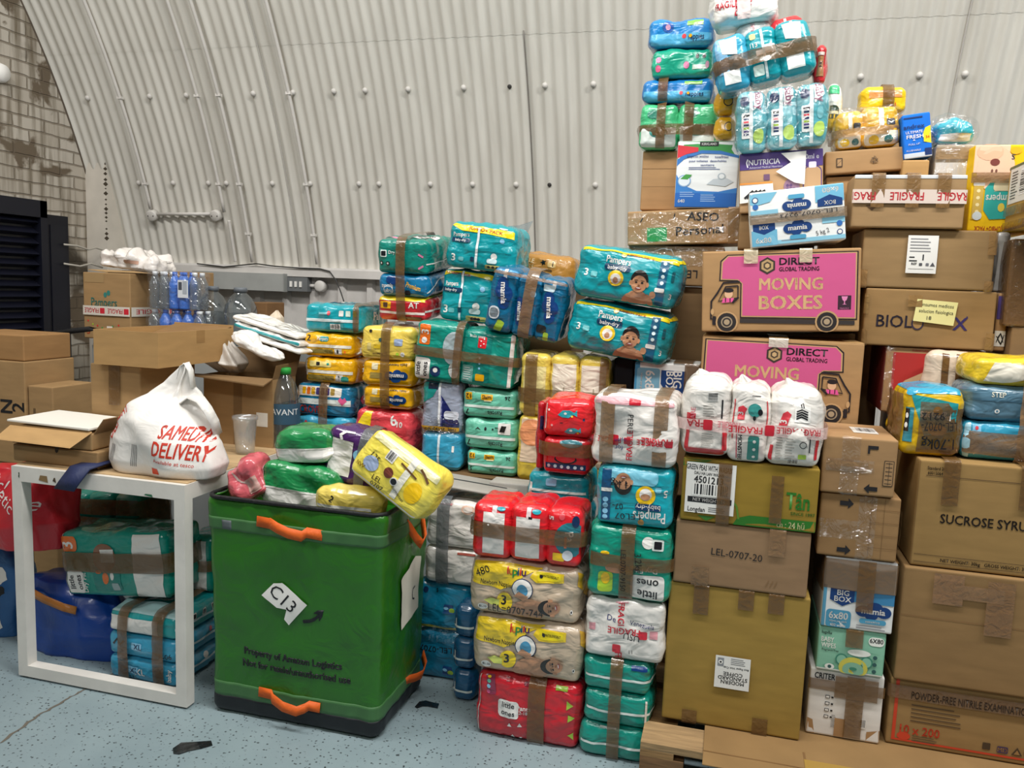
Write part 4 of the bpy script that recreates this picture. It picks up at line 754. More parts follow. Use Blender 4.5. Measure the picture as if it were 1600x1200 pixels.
# cartons at the far left
sL = at(-70, 39, 562, 720, 3.05); sb = spec(sL.c[0], 3.05, 0, sL.w, sL.bot-.002); carton(sb, .3, 'plain brown carton lowest at the left edge behind the table', 'kraft_dark'); carton(sL, .3, 'brown carton marked with a black 2 at the left edge', 'kraft', [T('F', .9, .56, .14, '2', 'ink', 90, bold=.02), T('F', .74, .56, .14, 'N', 'ink', 90)])
s = at(-70, 36, 521, 561, 3.06, base=sL.top+.002); carton(s, .28, 'low brown carton on top of the one marked 2 at the left edge', 'a37c50')
s = at(45, 83, 604, 690, 3.06); s.bot = 0; s.h = s.top; s.c[2] = s.h/2; oc2 = carton(s, .25, 'small worn open carton right of the one marked 2', 'kraft', [T('F', .25, .88, .02, '||', 'ink', 0)])
# --- under the table
mb, bv = loft([(0, .2, .12, 0, 0, .05), (.1, .26, .14, -.02, 0, .15), (.2, .25, .13, -.02, 0, .25), (.27, .2, .11, 0, 0, .4), (.31, .1, .07, .03, 0, .5)], 31, .012, m=mat('cf2230', 'bagfilm'))
for t, x, z, h, r in (('etic', .06, .2, .05, -35), ('s', .14, .15, .05, -35), ('Pic!', .0, .26, .045, -20), ('e', .16, .19, .05, -30)): presst(mb, bv, x, z, h, t, 'f3e8e4', r, .0, sp=.012)
press(mb, bv, [(-.2, .14), (-.13, .16), (-.14, .24), (-.2, .22)], [(0, 1, 2, 3)], mat('1f3f6a', 'print')); press(mb, bv, [(-.2, .22), (-.14, .24), (-.145, .265), (-.2, .25)], [(0, 1, 2, 3)], mat('orange', 'print'))
p = onY(62, 866, 2.6); o = mb.build('shopping_bag', label='red shopping bag with white lettering under the left end of the table', cat='bag'); o.location = (float(p[0])-.0, 2.52, .425)
mb, bv = loft([(0, .22, .1, 0, 0, .05), (.1, .24, .11, 0, 0, .12), (.18, .23, .105, -.01, 0, .2), (.25, .19, .095, -.04, 0, .3), (.29, .13, .07, -.08, 0, .3)], 12, .008, m=mat('1747a0', 'bagfilm'))
p = onY(105, 1050, 2.5); bg = empty('shopping_bag', (float(p[0])+.01, 2.56, 0), (0, 0, 0), 'large blue plastic shopping bag standing on the floor under the table', 'bag'); mb.build('bag_body', bg); loop([(-.2, -.06, .22), (-.14, -.1, .255), (-.05, -.12, .24), (.04, -.12, .22), (.09, -.11, .21)], (0, .004, .014), 'c07a34').build('handle', bg)
mb, bv = loft([(0, .1, .09, 0, 0, .05), (.2, .12, .1, 0, 0, .15), (.33, .11, .09, 0, 0, .3), (.4, .06, .05, 0, 0, .5)], 15, .008, m=mat('2a5f96', 'bagfilm'))
for x, z, c, a in ((-.05, .1, 'ece8e0', .03), (.03, .14, 'b5652e', .022), (-.02, .22, 'ece8e0', .035), (.05, .26, 'ece8e0', .025), (-.06, .3, 'ece8e0', .03), (.02, .06, 'ece8e0', .03), (.06, .2, '1b1b1f', .014), (-.03, .16, '1b1b1f', .012)): press(mb, bv, [(x+a*math.cos(t*.45)*(1+.3*math.sin(3*t)), z+a*math.sin(t*.45)*1.4) for t in range(14)], [tuple(range(14))], mat(c, 'print'))
p = onY(2, 1022, 2.55); o = mb.build('shopping_bag', label='blue patterned shopping bag at the left edge of the floor', cat='bag'); o.location = (float(p[0])-.02, 2.6, 0)
TT = 'teal'
s = at(99, 217, 772, 862, 2.72, tilt=-4); dk = 'tapebrown'
thing(s, .2, 'nappy_bundle', 'teal nappy packs almost covered by brown tape, high under the table', 'nappy pack bundle', [('nappy_pack', i/3, (i+1)/3, 0, 1, 'green_teal', [R('F', 0, .34, 0, .2, 'white'), E('F', .7, .12, .05, .05, 'sky')]+BC('F', .04, .3, .02, .18, 5+i)) for i in range(3)],
  [('packing_tape', 'tape', [R('F', 0, 1, .3, .62, TB, 1), R('F', 0, 1, .66, .92, TB, 1), R('R', 0, 1, .3, .9, TB, 1)])])
s = at(96, 262, 838, 938, 2.46, tilt=-6); s.c[2] += .012
thing(s, .22, 'nappy_bundle', 'teal and white nappy pack bundle taped in brown, lying across the middle under the table', 'nappy pack bundle', [('nappy_pack', 0, .98, 0, 1, 'green_teal', [R('F', .7, .96, 0, 1, 'white', 1), R('F', .0, .03, 0, 1, 'c9c9c2', 1), RR('F', .07, .82, .24, .36, 'orange', .06, 90), T('F', .07, .8, .2, '3', 'white', 90)]+little('F', .12, .22, .3, 90)+[T('F', .21, .22, .08, 'Dry Fit', 'white', 90), RR('F', .44, .3, .5, .4, '0a7f74', .05), E('F', .42, .3, .06, .09, 'orange'), E('F', .49, .34, .04, .06, 'white'), E('F', .36, .4, .05, .03, 'orange'), RR('F', .52, .18, .12, .12, '9ab0b0', .02), E('F', .43, .62, .2, .22, 'skin3'), R('F', .4, .52, .55, .75, 'white')])],
  [('packing_tape', 'tape', hband(.55, .15, TB, 'FR'))])
s = at(284, 330, 840, 925, 2.64, tilt=-2); thing(s, .25, 'nappy_bundle', 'teal and white nappy pack behind the right table leg', 'nappy pack bundle', [('nappy_pack', 0, 1, 0, 1, 'green_teal', [R('F', .15, .85, .05, .95, 'white')])], [('packing_tape', 'tape', hband(.5, .1, TB, 'FR'))])
s = at(168, 273, 958, 1078, 2.40, base=0)
AB = [R('F', 0, 1, .45, .56, 'e9f2f4', 1)]
thing(s, .33, 'nappy_bundle', 'light blue nappy packs taped together on the floor under the table', 'nappy pack bundle', [
  ('nappy_pack', 0, 1, 0, .335, '3a9fc4', [T('F', .5, .5, .28, 'XL', 'white', 0), RR('F', .4, .55, .5, .3, 'sky', .05), T('F', .42, .55, .22, 'XL', 'navy'), T('F', .4, .2, .2, 'LEL', 'ink', 10, bold=0), R('R', 0, 1, .45, .55, 'd5e8ee', 1), E('R', .5, .7, .15, .15, 'white'), T('F', .9, .5, .2, 'baby', 'white', 90)]),
  ('nappy_pack', 0, 1, .335, .67, '3a9fc4', [RR('F', .45, .55, .5, .3, 'sky', .05), T('F', .47, .55, .22, 'XL', 'navy'), T('F', .85, .3, .22, 'A-06', 'ink', 8, bold=0), R('R', 0, 1, .45, .55, 'd5e8ee', 1), E('R', .6, .7, .12, .12, 'coral'), S('F', [(.1, .5), (.16, .75), (.2, .5), (.26, .7)], .008)]),
  ('nappy_pack', 0, 1, .67, 1, '1fa3a6', [R('F', 0, .75, .05, .75, 'white'), R('R', 0, 1, .4, .5, 'd5e8ee', 1), R('T', 0, 1, 0, .3, 'b9dfe2', 1), E('T', .7, .5, .1, .1, 'orange')]+[RR('R', .3+.18*k, .65, .28, .28, 'paper', .05) for k in range(3)]+[RR('R', .3+.18*k, .65, .2, .2, 'ink', .05) for k in range(3)])],
  [('packing_tape', 'tape', vband(.27, .075)), ('packing_tape', 'tape', vband(.78, .075))])
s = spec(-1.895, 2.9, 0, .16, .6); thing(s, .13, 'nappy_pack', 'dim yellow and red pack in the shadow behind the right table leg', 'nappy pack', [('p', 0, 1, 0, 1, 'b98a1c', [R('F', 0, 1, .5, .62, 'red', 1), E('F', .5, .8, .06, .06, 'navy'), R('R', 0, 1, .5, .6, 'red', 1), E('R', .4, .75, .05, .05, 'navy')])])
# ================================================================ middle: nappy packs on the floor and on the second table
NP = 'nappy_pack'; YB = 3.04; TB2 = .75
def pack(s, d, label, col, dec, tapes=(), op=None, **k): return thing(s, d, NP, label, 'nappy pack', [('pack_body', 0, 1, 0, 1, col, dec, dict(op or {}))], tapes, **k)
def bundle(s, d, label, packs, tapes, **k): return thing(s, d, 'nappy_bundle', label, 'nappy pack bundle', [(NP,)+tuple(p) for p in packs], tapes, **k)
def up(s, t=0): return s.top+.003+t
# second table, in the dark behind the trolley
xa, xb = -1.70, float(onY(1044, 540, 3.24)[0])-.006; t2 = empty('table', ((xa+xb)/2, 3.0, 0), (0, 0, 0), 'dark wooden-topped table behind the trolley, loaded with nappy packs', 'table'); w = xb-xa
b = MB(); b.box((-w/2, 0, TB2-.03), (w/2, .8, TB2-.001), mat('7a5c38', 'wood')); b.build('table_top', t2, False)
for sx in (-1, 1):
    for y in (.04, .72): b = MB(); x = sx*(w/2-.03); b.box((x-.02, y, 0), (x+.02, y+.04, TB2-.03), mat('26272a', 'paint')); b.build('leg', t2, False)
# --- column of teal and white packs at the front, left of the pallet
def seam(f='F', v=.45, c='e6efe9', h=.035): return R(f, 0, 1, v-h, v+h, c, 1)
Yc = 2.47
s = at(908, 1013, 1032, 1193, Yc, base=0)
bundle(s, .24, 'three green packs taped in a stack on the floor beside the pallet', [(0.0, .97, 0, .345, 'green_teal', [seam(), seam('R'), R('F', .3, .55, .92, 1, 'dfe8e0')]), (.03, 1, .345, .68, 'green_teal', [seam(), seam('R'), R('F', .95, 1, .1, .9, 'e8e4dc', 1)]), (.0, .98, .68, 1, 'green_teal', [seam(), seam('R'), R('F', .72, .98, .78, .98, 'deepblue')])],
       [('packing_tape', 'tape', vband(.5, .09))])
s2 = at(912, 1037, 938, 1040, Yc, base=up(s)); fr = fragile('F', .42, .52, 0, 1, 2, 90, bg=None, vert=True)+fragile('F', 0, 1, .42, .56, 1, 180, bg=None)
pack(s2, .24, 'white pack with FRAGILE tape and blue handwriting, resting on the three taped green packs', 'e9e5de', [R('F', .04, .14, .44, .56, 'e9a0a8'), R('F', .82, .92, .42, .55, 'e9a0a8'), T('F', .34, .68, .09, 'De', 'inkblue', -3, bold=0), T('F', .72, .64, .08, 'Venezuela', 'inkblue', -6, bold=0, w=.3), T('F', .5, .5, .1, 'FRAGILE', 'fragred', 180, w=.4), T('F', .46, .78, .1, 'FRAGI', 'fragred', -88, bold=.02), RR('F', .74, .47, .13, .13, 'fragred', .02), RR('F', .42, .2, .13, .13, 'fragred', .02), T('F', .45, .06, .11, 'FR', 'fragred', -88, bold=.02), T('F', .6, .42, .1, 'USU', 'ink', 175, bold=0), R('F', .38, .54, .97, 1, 'e9a0a8', 1), T('F', .6, .18, .06, '11', 'ink', 5, bold=0)], op=dict(wr=.0035))
s3 = at(919, 1046, 824, 945, Yc, base=up(s2))
pack(s3, .24, 'green brown-taped pack with upside-down white logo, under the turquoise pack with inverted baby', '0b9a80', little('F', .74, .2, .36, 180)+[T('F', .72, .44, .07, 'Dry Fit', 'white', 180), RR('F', .22, .22, .2, .28, 'lime', .05), E('F', .22, .27, .06, .08, 'yellow'), E('F', .34, .42, .14, .07, 'skin2'), E('F', .42, .44, .05, .06, 'skin3'), E('F', .72, .82, .08, .08, 'white'), RR('F', .84, .8, .15, .15, 'dfe6df', .02), RR('F', .84, .8, .1, .1, 'ink', .01), E('F', .2, .62, .06, .025, 'yellow')],
     [('packing_tape', 'tape', hband(.53, .09, TB, 'FR')+vband(.48, .085)), ('handwriting', 'print', [T('F', .44, .42, .07, 'LEL0707-9150', 'ink', -88, w=None, bold=0), T('F', .62, .55, .09, '3.2kg', 'ink', -84, bold=0)], dict(e=.0105))])
s4 = at(930, 1049, 730, 826, Yc, base=up(s3)); bb = baby('F', .36, .74, .3, 180, 'skin2', body=False)
pack(s4, .24, 'turquoise pack with an upside-down baby face and handwriting in the middle of the front column', '16a5b4', [RR('F', .45, .84, .9, .26, '7cc6dc', .1), R('F', .07, .2, .05, .95, '17507c', 1), R('F', .07, .22, .56, .62, 'white')]+[E('F', .135, y, .045, .045, 'sky') for y in (.12, .22, .32, .42)]+bb+[E('F', .66, .55, .16, .16, 'yellow'), E('F', .66, .57, .1, .1, 'white'), E('F', .66, .53, .08, .05, 'skin2'), RR('F', .7, .36, .42, .11, '17406e', .04), T('F', .7, .36, .08, 'baby-dry', 'white', 180, bold=.01), T('F', .72, .2, .17, 'Pampers', 'white', 180, bold=.02, w=.42), E('F', .62, .1, .05, .06, 'gold'), T('F', .92, .6, .12, '5', 'white', 180, bold=.03), RR('F', .82, .66, .1, .09, '7cc6dc', .03), T('F', .44, .18, .1, 'LEL07', 'ink', 184, bold=0, w=.34), T('F', .3, .32, .1, '07-', 'ink', 184, bold=0), T('F', .3, .7, .13, '1.kg', 'ink', 182, bold=0)])
s5 = at(925, 1055, 620, 733, Yc, base=up(s4))
pack(s5, .25, 'white pack with two brown tape bands and FRAGILE print, topping the front column', 'ebe6df', fragile('F', 0, 1, .28, .44, 2, 180, bg=None)+[T('F', .46, .3, .085, 'FRAGILE', 'fragred', 90, bold=.02), T('F', .46, .62, .08, 'PERU', 'ink', -90, bold=0), RR('F', .26, .36, .15, .15, 'fragred', .02), R('F', 0, 1, .88, 1.0, 'f0b9bf', 1), RR('F', .5, .93, .16, .1, 'fragred', .02), T('F', .33, .25, .07, 'for', 'inkblue', 185, bold=0), T('F', .35, .36, .06, 'open', 'inkblue', 185, bold=0), T('F', .78, .38, .11, 'FRAGILE', 'fragred', 180, w=.36, bold=.02)],
     [('packing_tape', 'tape', vband(.18, .085, 'tapelight', 'FTB')), ('packing_tape', 'tape', vband(.82, .085, 'tapelight', 'FTB'))], op=dict(wr=.0035, aniso=(.4, 1, 1)))
# --- column of red and cream packs left of it
Yr = 2.475
r1 = at(742, 903, 1060, 1154, Yr, base=0)
pack(r1, .24, 'large red nappy pack with one brown tape band on the floor under the cream packs', 'c81e2c', little('F', .33, .5, .26)+[T('F', .48, .55, .07, 'Pants', 'white'), T('F', .47, .48, .05, '12-18', 'white', 0), RR('F', .15, .85, .14, .36, '8a2a48', .04, 8)]+[E('F', .13, y, .03, .03, c) for y, c in ((.95, 'yellow'), (.87, 'mint'), (.79, 'sky'), (.71, 'pink'))]+[P('F', .35, .26, .05, [(-.7, -.5), (.7, -.5), (0, .7)], 'white'), P('F', .45, .29, .05, [(-.7, -.5), (.7, -.5), (0, .7)], 'white'), P('F', .38, .07, .05, [(-.7, -.5), (.7, -.5), (0, .7)], 'white'), E('F', .46, .08, .02, .02, 'white'), R('F', .77, .88, .9, 1, '8fae3a', 1), P('F', .9, .7, .09, [(-.6, -.6), (.7, -.2), (-.1, .8)], 'lime', 20), P('F', .92, .5, .09, [(-.6, -.6), (.7, -.2), (-.1, .8)], 'lime', 140), P('F', .94, .22, .09, [(-.6, -.6), (.7, -.2), (-.1, .8)], 'lime', 80), E('F', .5, .93, .05, .04, '7a1a2e'), R('F', 0, .02, 0, 1, 'e8d8d4', 1), R('F', .3, .36, .92, 1, '9a1a26', 1)],
     [('packing_tape', 'tape', vband(.6, .08))], op=dict(r=.03, wr=.003, bulge=.012))
def lup(s, label, hand):
    bb = baby('F', .76, .3, .3, 98, 'b98a6a', body=False)
    dec = [G('F', [(0, .56), (.3, .5), (.42, .6), (.5, .78), (.62, .92), (.66, 1), (0, 1)], 'f1cf2c'), R('F', 0, .66, .96, 1, 'f1cf2c', 1), G('F', [(.6, .92), (.86, .9), (.86, .74), (.62, .7), (.56, .78)], 'f1cf2c'), G('F', [(.61, .9), (.84, .88), (.84, .77), (.63, .73)], 'e4d020')]
    for i, (ch, c) in enumerate(zip('lupilu', ('red', 'orange', 'green', 'deepblue', 'red', 'purple'))): dec.append(T('F', .36+(0, .03, .066, .094, .112, .142)[i], .86, .14, ch, c, 0, bold=.02))
    dec += [T('F', .26, .6, .085, 'Newborn Nappies', 'ink', 0, w=.3, bold=.01), E('F', .5, .56, .19, .19, 'navy'), E('F', .5, .56, .175, .175, 'white'), E('F', .5, .54, .1, .11, '4c93b8'), T('F', .73, .83, .04, 'DERMATOLOGICALLY', 'ink', 0, w=.17), E('F', .66, .82, .03, .03, 'ink'), E('F', .34, .3, .14, .16, 'f2d220'), T('F', .33, .32, .16, '3', 'ink', 0, bold=.03), P('F', .23, .27, .13, [(-1.2, .1), (-.2, .5), (.9, .3), (.9, -.5), (-.2, -.5)], 'd9e06a'), E('F', .14, .16, .09, .06, 'paper'), T('F', .14, .16, .04, '81-10', 'ink', 0), G('F', [(.37, .08), (.44, .3), (.55, .42), (.68, .4), (.72, .18), (.66, .03), (.45, .02)], 'b98a6a'), G('F', [(.42, .42), (.47, .52), (.56, .45), (.52, .36)], 'b98a6a')]+bb+[E('F', .94, .24, .03, .04, 'white'), E('F', .94, .24, .015, .02, 'ink')]
    if hand: dec += [T('F', .44, .16, .14, 'LEL=0707-744', 'ink', 0, bold=0, w=.5), T('F', .12, .78, .13, '480', 'ink', 28, bold=0)]
    dec += [G('R', [(0, .7), (.5, .3), (1, .1), (1, .3), (.5, .55), (0, 1)], 'd9a92a')]
    pack(s, .24, label, 'c9b59c', dec, op=dict(r=.03, wr=.003, bulge=.012))
r2 = at(738, 906, 970, 1060, Yr, base=up(r1)); lup(r2, 'lower cream and yellow newborn pack resting on the red pack', False)
r3 = at(732, 903, 880, 972, Yr, base=up(r2)); lup(r3, 'upper cream and yellow newborn pack with handwriting, under the red bundle', True)
r4 = at(736, 906, 790, 886, Yr-.005, base=up(r3)); wht = 'efeae4'
bundle(r4, .2, 'bundle of three red packs with white ends, taped across, on top of the cream packs', [(0, .36, 0, .97, 'brightred', [R('F', .3, .85, .1, .85, wht), R('F', .52, .64, .85, 1, 'f2dede', 1), E('F', .75, .94, .08, .05, 'turq')]), (.35, .7, .02, 1, 'brightred', [R('F', .18, .8, .08, .8, wht), R('F', .44, .56, .8, 1, 'f2dede', 1), E('F', .7, .92, .08, .05, 'turq'), R('F', .5, .6, .78, .82, 'ink')]), (.68, 1, .01, 1, 'brightred', [E('F', .75, .5, .3, .3, '2a7f8c'), E('F', .85, .82, .07, .1, 'navy'), E('F', .45, .88, .05, .06, 'coral'), T('F', .12, .84, .12, '5', 'white', -90), RR('F', .4, .18, .2, .14, 'yellow', .02), E('F', .65, .22, .09, .09, 'd9dde4'), T('F', .7, .55, .14, 'Pa', 'white', -80), R('F', .55, .62, .35, .55, 'ff7a4a')])],
       [('packing_tape', 'tape', hband(.52, .13, TB, 'LFR'))])
# --- second row on the floor: blue column, navy packs, teal stack
b1 = at(648, 733, 912, 1060, 2.79, base=0); sq = lambda v: [RR('F', .62, v, .2, .2, '1a4a86', .04), E('F', .68, v-.02, .06, .05, 'lime'), R('F', .52, .74, v-.09, v-.06, '2f6aa8'), E('F', .58, v+.02, .05, .03, 'sky')]
bundle(b1, .17, 'two blue packs taped one on the other on the floor behind the trolley', [(0, 1, 0, .51, '157a9e', sq(.2)+[T('F', .4, .62, .11, 'LEL-0707', 'ink', 183, bold=0, w=.6)]), (0, 1, .51, 1, '1683a6', sq(.5)+[T('F', .4, .86, .08, '5', 'ink'), R('F', 0, .8, .02, .1, 'd9c64a'), E('F', .2, .85, .05, .06, 'navy')])], [('clear_tape', 'cling', hband(.5, .09, 'ffffff', 'FR'))])
b2 = at(664, 746, 783, 914, 2.78, base=up(b1)); b2.top = min(b2.top, .74)
bundle(b2, .19, 'two white packs bound with broad grey tape behind the trolley', [(0, 1, 0, .44, 'e9e4dc', [R('F', .62, 1, .86, .94, 'b0584a')]), (0, 1, .44, 1, 'ebe6de', [E('F', .8, .86, .14, .1, 'f2c8b0'), E('F', .8, .86, .1, .06, 'ece0d6'), R('F', .1, .5, .92, .98, 'e0a0a0')])], [('packing_tape', 'tape', vband(.36, .12, 'tapegrey', 'FTB'), dict(label='broad grey tape'))])
n1 = at(712, 737, 948, 1085, 2.66, base=0)
for i in range(3): pack(spec(n1.c[0], 2.66, n1.h*i/3+.001*i, n1.w+.02, n1.h/3-.001), .11, ('dark blue pack with white seam, lowest of three left of the red floor pack', 'dark blue pack with white seam, middle of three left of the cream packs', 'dark blue pack with white seam, topmost of three left of the cream packs')[i], '17557c', [seam(v=.35), R('F', .0, .12, .3, .6, 'white', 1), seam('L', .35)])
Yt = 2.73; x0, x1 = float(onY(822, 800, Yt)[0]), float(onY(917, 800, Yt)[0]); wt = x1-x0; xm = (x0+x1)/2; zt = .86; zs = [0, .3, .58, .73, zt]; lbl = ['lowest teal pack hidden deep between the red and the white-tape columns', 'second teal pack from the floor between the red and the white-tape columns', 'teal pack with small printed icons behind the red bundle', 'top teal pack under the upright red bundle']
for i in range(4): pack(spec(xm, Yt, zs[i]+.001, wt, zs[i+1]-zs[i]-.003), .24, lbl[i], ('0f7f88', '0f8088', '1290a4', '17a0b0')[i], [seam(v=.5)]+[E('F', .12+.14*k, .25, .07, .07, 'navy' if k % 2 else 'white') for k in range(6)]+[RR('F', .4, .75, .3, .2, 'sky', .05), R('F', 0, .08, .3, .7, 'white', 1)])
u1 = at(846, 922, 624, 764, Yt-.03, base=.863); fish = lambda u, v, s: [P('F', u, v, s, [(-1, .0), (-.4, .45), (.4, .4), (.9, .1), (1.2, .4), (1.15, -.35), (.8, -.1), (.2, -.4), (-.5, -.3)], '2fa0ac', 8), E('F', u-.1*s, v+.02, .04, .03, 'white'), RR('F', u+.12, v-.04, .05, .05, 'yellow', .01)]
bundle(u1, .2, 'upright bundle of two red packs with turquoise shapes and dark tape', [(.0, 1, .5, 1, 'brightred', fish('x' and .5, .62, .24)+fish(.62, .18, .2)+[E('F', .85, .5, .03, .04, 'navy'), E('F', .2, .3, .03, .03, 'e8a0a4'), E('F', .12, .7, .03, .03, 'white'), R('F', .0, .05, .2, .9, 'e8d4d2', 1), E('F', .4, .38, .05, .02, '7a1420')]), (.02, 1, 0, .5, 'd01f2c', [E('F', .6, .86, .3, .12, '2a7f8c'), R('F', .05, .95, .14, .3, 'navy')]+[E('F', .15+.14*k, .22, .045, .045, 'b9cfd8') for k in range(6)]+[E('F', .5, .42, .3, .12, 'ink'), E('F', .5, .45, .26, .12, 'd01f2c')])],
       [('packing_tape', 'tape', hband(.34, .09, '6a5a55' if False else TB, 'LFR'))], )
pack(at(838, 850, 628, 722, Yt+.02, base=.863), .16, 'narrow red pack squeezed in at the left of the upright red bundle', 'b81c28', [R('F', .5, 1, .6, .8, 'navy', 1)], dict(r=.01) and (), dict(r=.012)) 
gc = at(762, 822, 755, 900, 2.90, base=0); carton(gc, .09, 'grey-white carton standing behind the taped red bundle', 'b7b3ab')
sl = spec(gc.c[0]-.17, 2.79, .745, .42, .012, tilt=4); thing(sl, .18, 'cardboard_sheet', 'grey cardboard sheet lying on the white grey-taped bundle', 'cardboard', [('p', 0, 1, 0, 1, 'aaa69e', [R('T', .1, .9, .5, .56, 'darkgrey')], CARD)])
# --- packs on the second table
q1 = at(462, 548, 600, 690, YB+.06, base=TB2)
bundle(q1, .27, 'two taped blue packs at the bottom of the left stack, beside the big water bottle', [(0, 1, 0, .55, '3fa9cc', [E('F', .2, .8, .05, .08, 'coral'), R('F', .25, .75, .1, .4, 'sky'), seam(v=.45)]), (0, 1, .55, 1, '1177a0', [RR('F', .42, .78, 1.5, .32, 'cream', .05)]+[RR('F', .16+.085*k, .78, .12, .22, c, .03) for k, c in enumerate(('amber', 'orange', 'amber', 'violet', 'violet', 'violet', 'olive'))]+[seam(v=.45, h=.09), T('F', .3, .18, .28, 'CROVED', 'c0392b', 0, w=.45), P('F', .85, .5, .25, [(0, -.5), (.6, .1), (.3, .5), (0, .25), (-.3, .5), (-.6, .1)], 'pink'), E('R', .4, .5, .2, .15, 'pink')])], [('packing_tape', 'tape', vband(.53, .08))])
YEL = lambda n: [seam(v=.45, c='f2efe2', h=.06), R('F', .08, .62, .12, .32, '8f7d3a'), R('F', .66, .8, .1, .36, 'paper'), E('F', .72, .24, .04, .1, 'ink'), E('F', .86, .24, .04, .06, 'orange')]
q2 = at(474, 552, 559, 598, YB+.06, base=up(q1)); pack(q2, .25, 'lower yellow pack of the left stack, on the taped blue packs', 'amber', YEL(1)+[T('F', .75, .24, .2, 'pampers', 'white', 0, w=.2), P('F', .84, .2, .3, RRp(1, .8, .3), '2a9a8a'), RR('F', .35, .75, .9, .22, 'f5e08a', .05), RR('F', .3, .76, .14, .14, 'ink', .03), E('F', .5, .76, .05, .05, '2f9a8a'), R('F', .0, .08, .3, .9, 'f2efe2', 1)], op=dict(fins='L'))
q3 = at(472, 550, 520, 557, YB+.06, base=up(q2)); pack(q3, .25, 'upper yellow pack of the left stack, under the turquoise pack', 'amber', YEL(2)+[T('F', .14, .78, .28, '2', 'ink', 0), P('F', .45, .76, .3, RRp(1.3, .8, .3), '2a9a9a'), T('F', .42, .76, .15, 'Pampers', 'white', 0, w=.2), R('F', 0, .03, .1, .5, 'coral', 1)], op=dict(fins='R'))
q4 = at(475, 561, 475, 518, YB+.06, base=up(q3)); pack(q4, .3, 'turquoise pack topping the left stack on the second table', '0f9fac', [seam(v=.42, c='e4f2f2', h=.05), R('F', .28, .46, .62, .7, '7fc8d0')]+BC('F', .48, .66, .08, .3, 2)+[E('F', .46, .68, .06, .08, 'coral'), RR('F', .68, .68, .18, .2, 'paper', .02), RR('F', .8, .68, .18, .2, 'd9efe0', .02), RR('F', .92, .68, .14, .2, 'lime', .02), RR('R', .7, .55, .5, .6, '7fc8d0', .1), T('R', .6, .6, .3, 'Pam', 'white', 0, w=.4), R('T', .2, .8, .3, .5, '17507c'), T('T', .5, .7, .12, 'Pampers', 'white', 0)], [('packing_tape', 'tape', vband(.95, .05, TB, 'FTB'))])
YM = YB+.02
m0 = at(553, 642, 640, 700, YM, base=TB2); pack(m0, .25, 'coral red pack in shiny film under the yellow stack, behind the trolley', 'e2474f', [G('F', [(.0, .6), (.2, .98), (.32, 1), (.28, .6), (.1, .4)], 'f2d21c'), T('F', .68, .82, .2, '6', 'white', 20, bold=.02), T('F', .8, .75, .1, '10', 'white', 0), E('F', .4, .4, .25, .25, '5a9a94'), E('F', .55, .3, .25, .25, 'd8a08a'), E('F', .12, .3, .1, .15, 'f0c8c0')], op=dict(r=.032, wr=.0035))
def clo(u, v, s, rot=0): return mamia('F', u, v, s, rot)
MY = lambda r: [R('F', 0, 1, .03, .08, 'f5ecc0', 1)]+clo(.7, .42, .48, 180)+[R('F', .18, .42, .3, .52, '9a8440'), RR('F', .27, .76, .26, .26, 'f0e6c0', .04), T('F', .72, .86, .12, 'little happy', 'ink', 182)]
m1 = at(566, 645, 604, 641, YM, base=up(m0)); m2 = at(564, 644, 563, 603, YM, base=up(m1)); m3 = at(561, 642, 510, 562, YM, base=up(m2)); H = m3.top-m1.bot; f1, f2 = (m1.top-m1.bot)/H, (m2.top-m1.bot)/H; mm = spec(float(m2.c[0]), YM, m1.bot, float(m2.w), H)
bundle(mm, .24, 'three yellow packs bound by one upright brown tape, right of the left stack', [(.02, 1, 0, f1, 'amber', MY(0), dict(fins='L')), (.01, 1, f1, f2, 'amber', MY(0), dict(fins='L')), (-.02, .99, f2, 1, 'f0d25a', [RR('F', .74, .55, .26, .2, 'lilac', .03), E('F', .2, .85, .05, .05, 'ink'), E('F', .4, .6, .06, .06, '2a6a6a'), E('F', .72, .2, .05, .05, 'lime'), E('F', .82, .2, .07, .07, 'white'), R('F', .15, .23, .3, .5, 'e0cc80'), R('F', .28, .4, .34, .46, 'e6c02a'), T('F', .35, .2, .07, 'sensitive', 'brown', 0), R('F', 0, 1, .02, .05, 'f5f0d8', 1)])], [('packing_tape', 'tape', vband(.5, .09))])
# rascal-type mint packs and blue and grey pack under the green bundle
g1 = at(727, 806, 704, 752, YB, base=TB2); g2 = at(724, 806, 655, 703, YB, base=up(g1)); g3 = at(722, 806, 609, 654, YB, base=up(g2))
MT = lambda n, big: [seam(v=.4, c='e4efe8', h=.045), T('F', .62, .2, .16, 'Rascals', 'ink', 182, w=.26, bold=.01), T('F', .1, .2, .2, n, 'ink', 180)]+([RR('F', .12, .75, .26, .26, 'amber', .03), T('F', .12, .75, .16, '12', 'ink', 180), RR('F', .47, .74, .42, .2, 'amber', .03), T('F', .47, .74, .13, 'NAPPIES', 'ink', 180, w=.17), T('F', .84, .74, .14, '26', 'ink', 180), R('F', .42, .56, .6, .64, 'f2eec0')] if big else [RR('F', .78, .72, .42, .36, 'white', .03)]+[S('F', [(.7+.02*k, .62), (.74+.02*k, .82)], .004) for k in range(5)]+[E('F', .42, .68, .04, .06, 'ink'), P('F', .28, .68, .1, [(-1, -.5), (0, .5), (1, -.5), (0, 0)], 'ink'), E('F', .56, .68, .03, .03, 'ink'), S('F', [(.6, .74), (.66, .74)], .003)])
pack(g1, .25, 'mint green pack at the bottom of the mint stack on the second table', 'mint', MT('5', True), op=dict(fins='R')); pack(g2, .25, 'mint green pack with a scribbled-out label in the middle of the mint stack', 'mint', MT('7', False), op=dict(fins='R')); pack(g3, .25, 'mint green pack at the top of the mint stack, under the green bundle', 'mint', MT('7', True), op=dict(fins='R'))
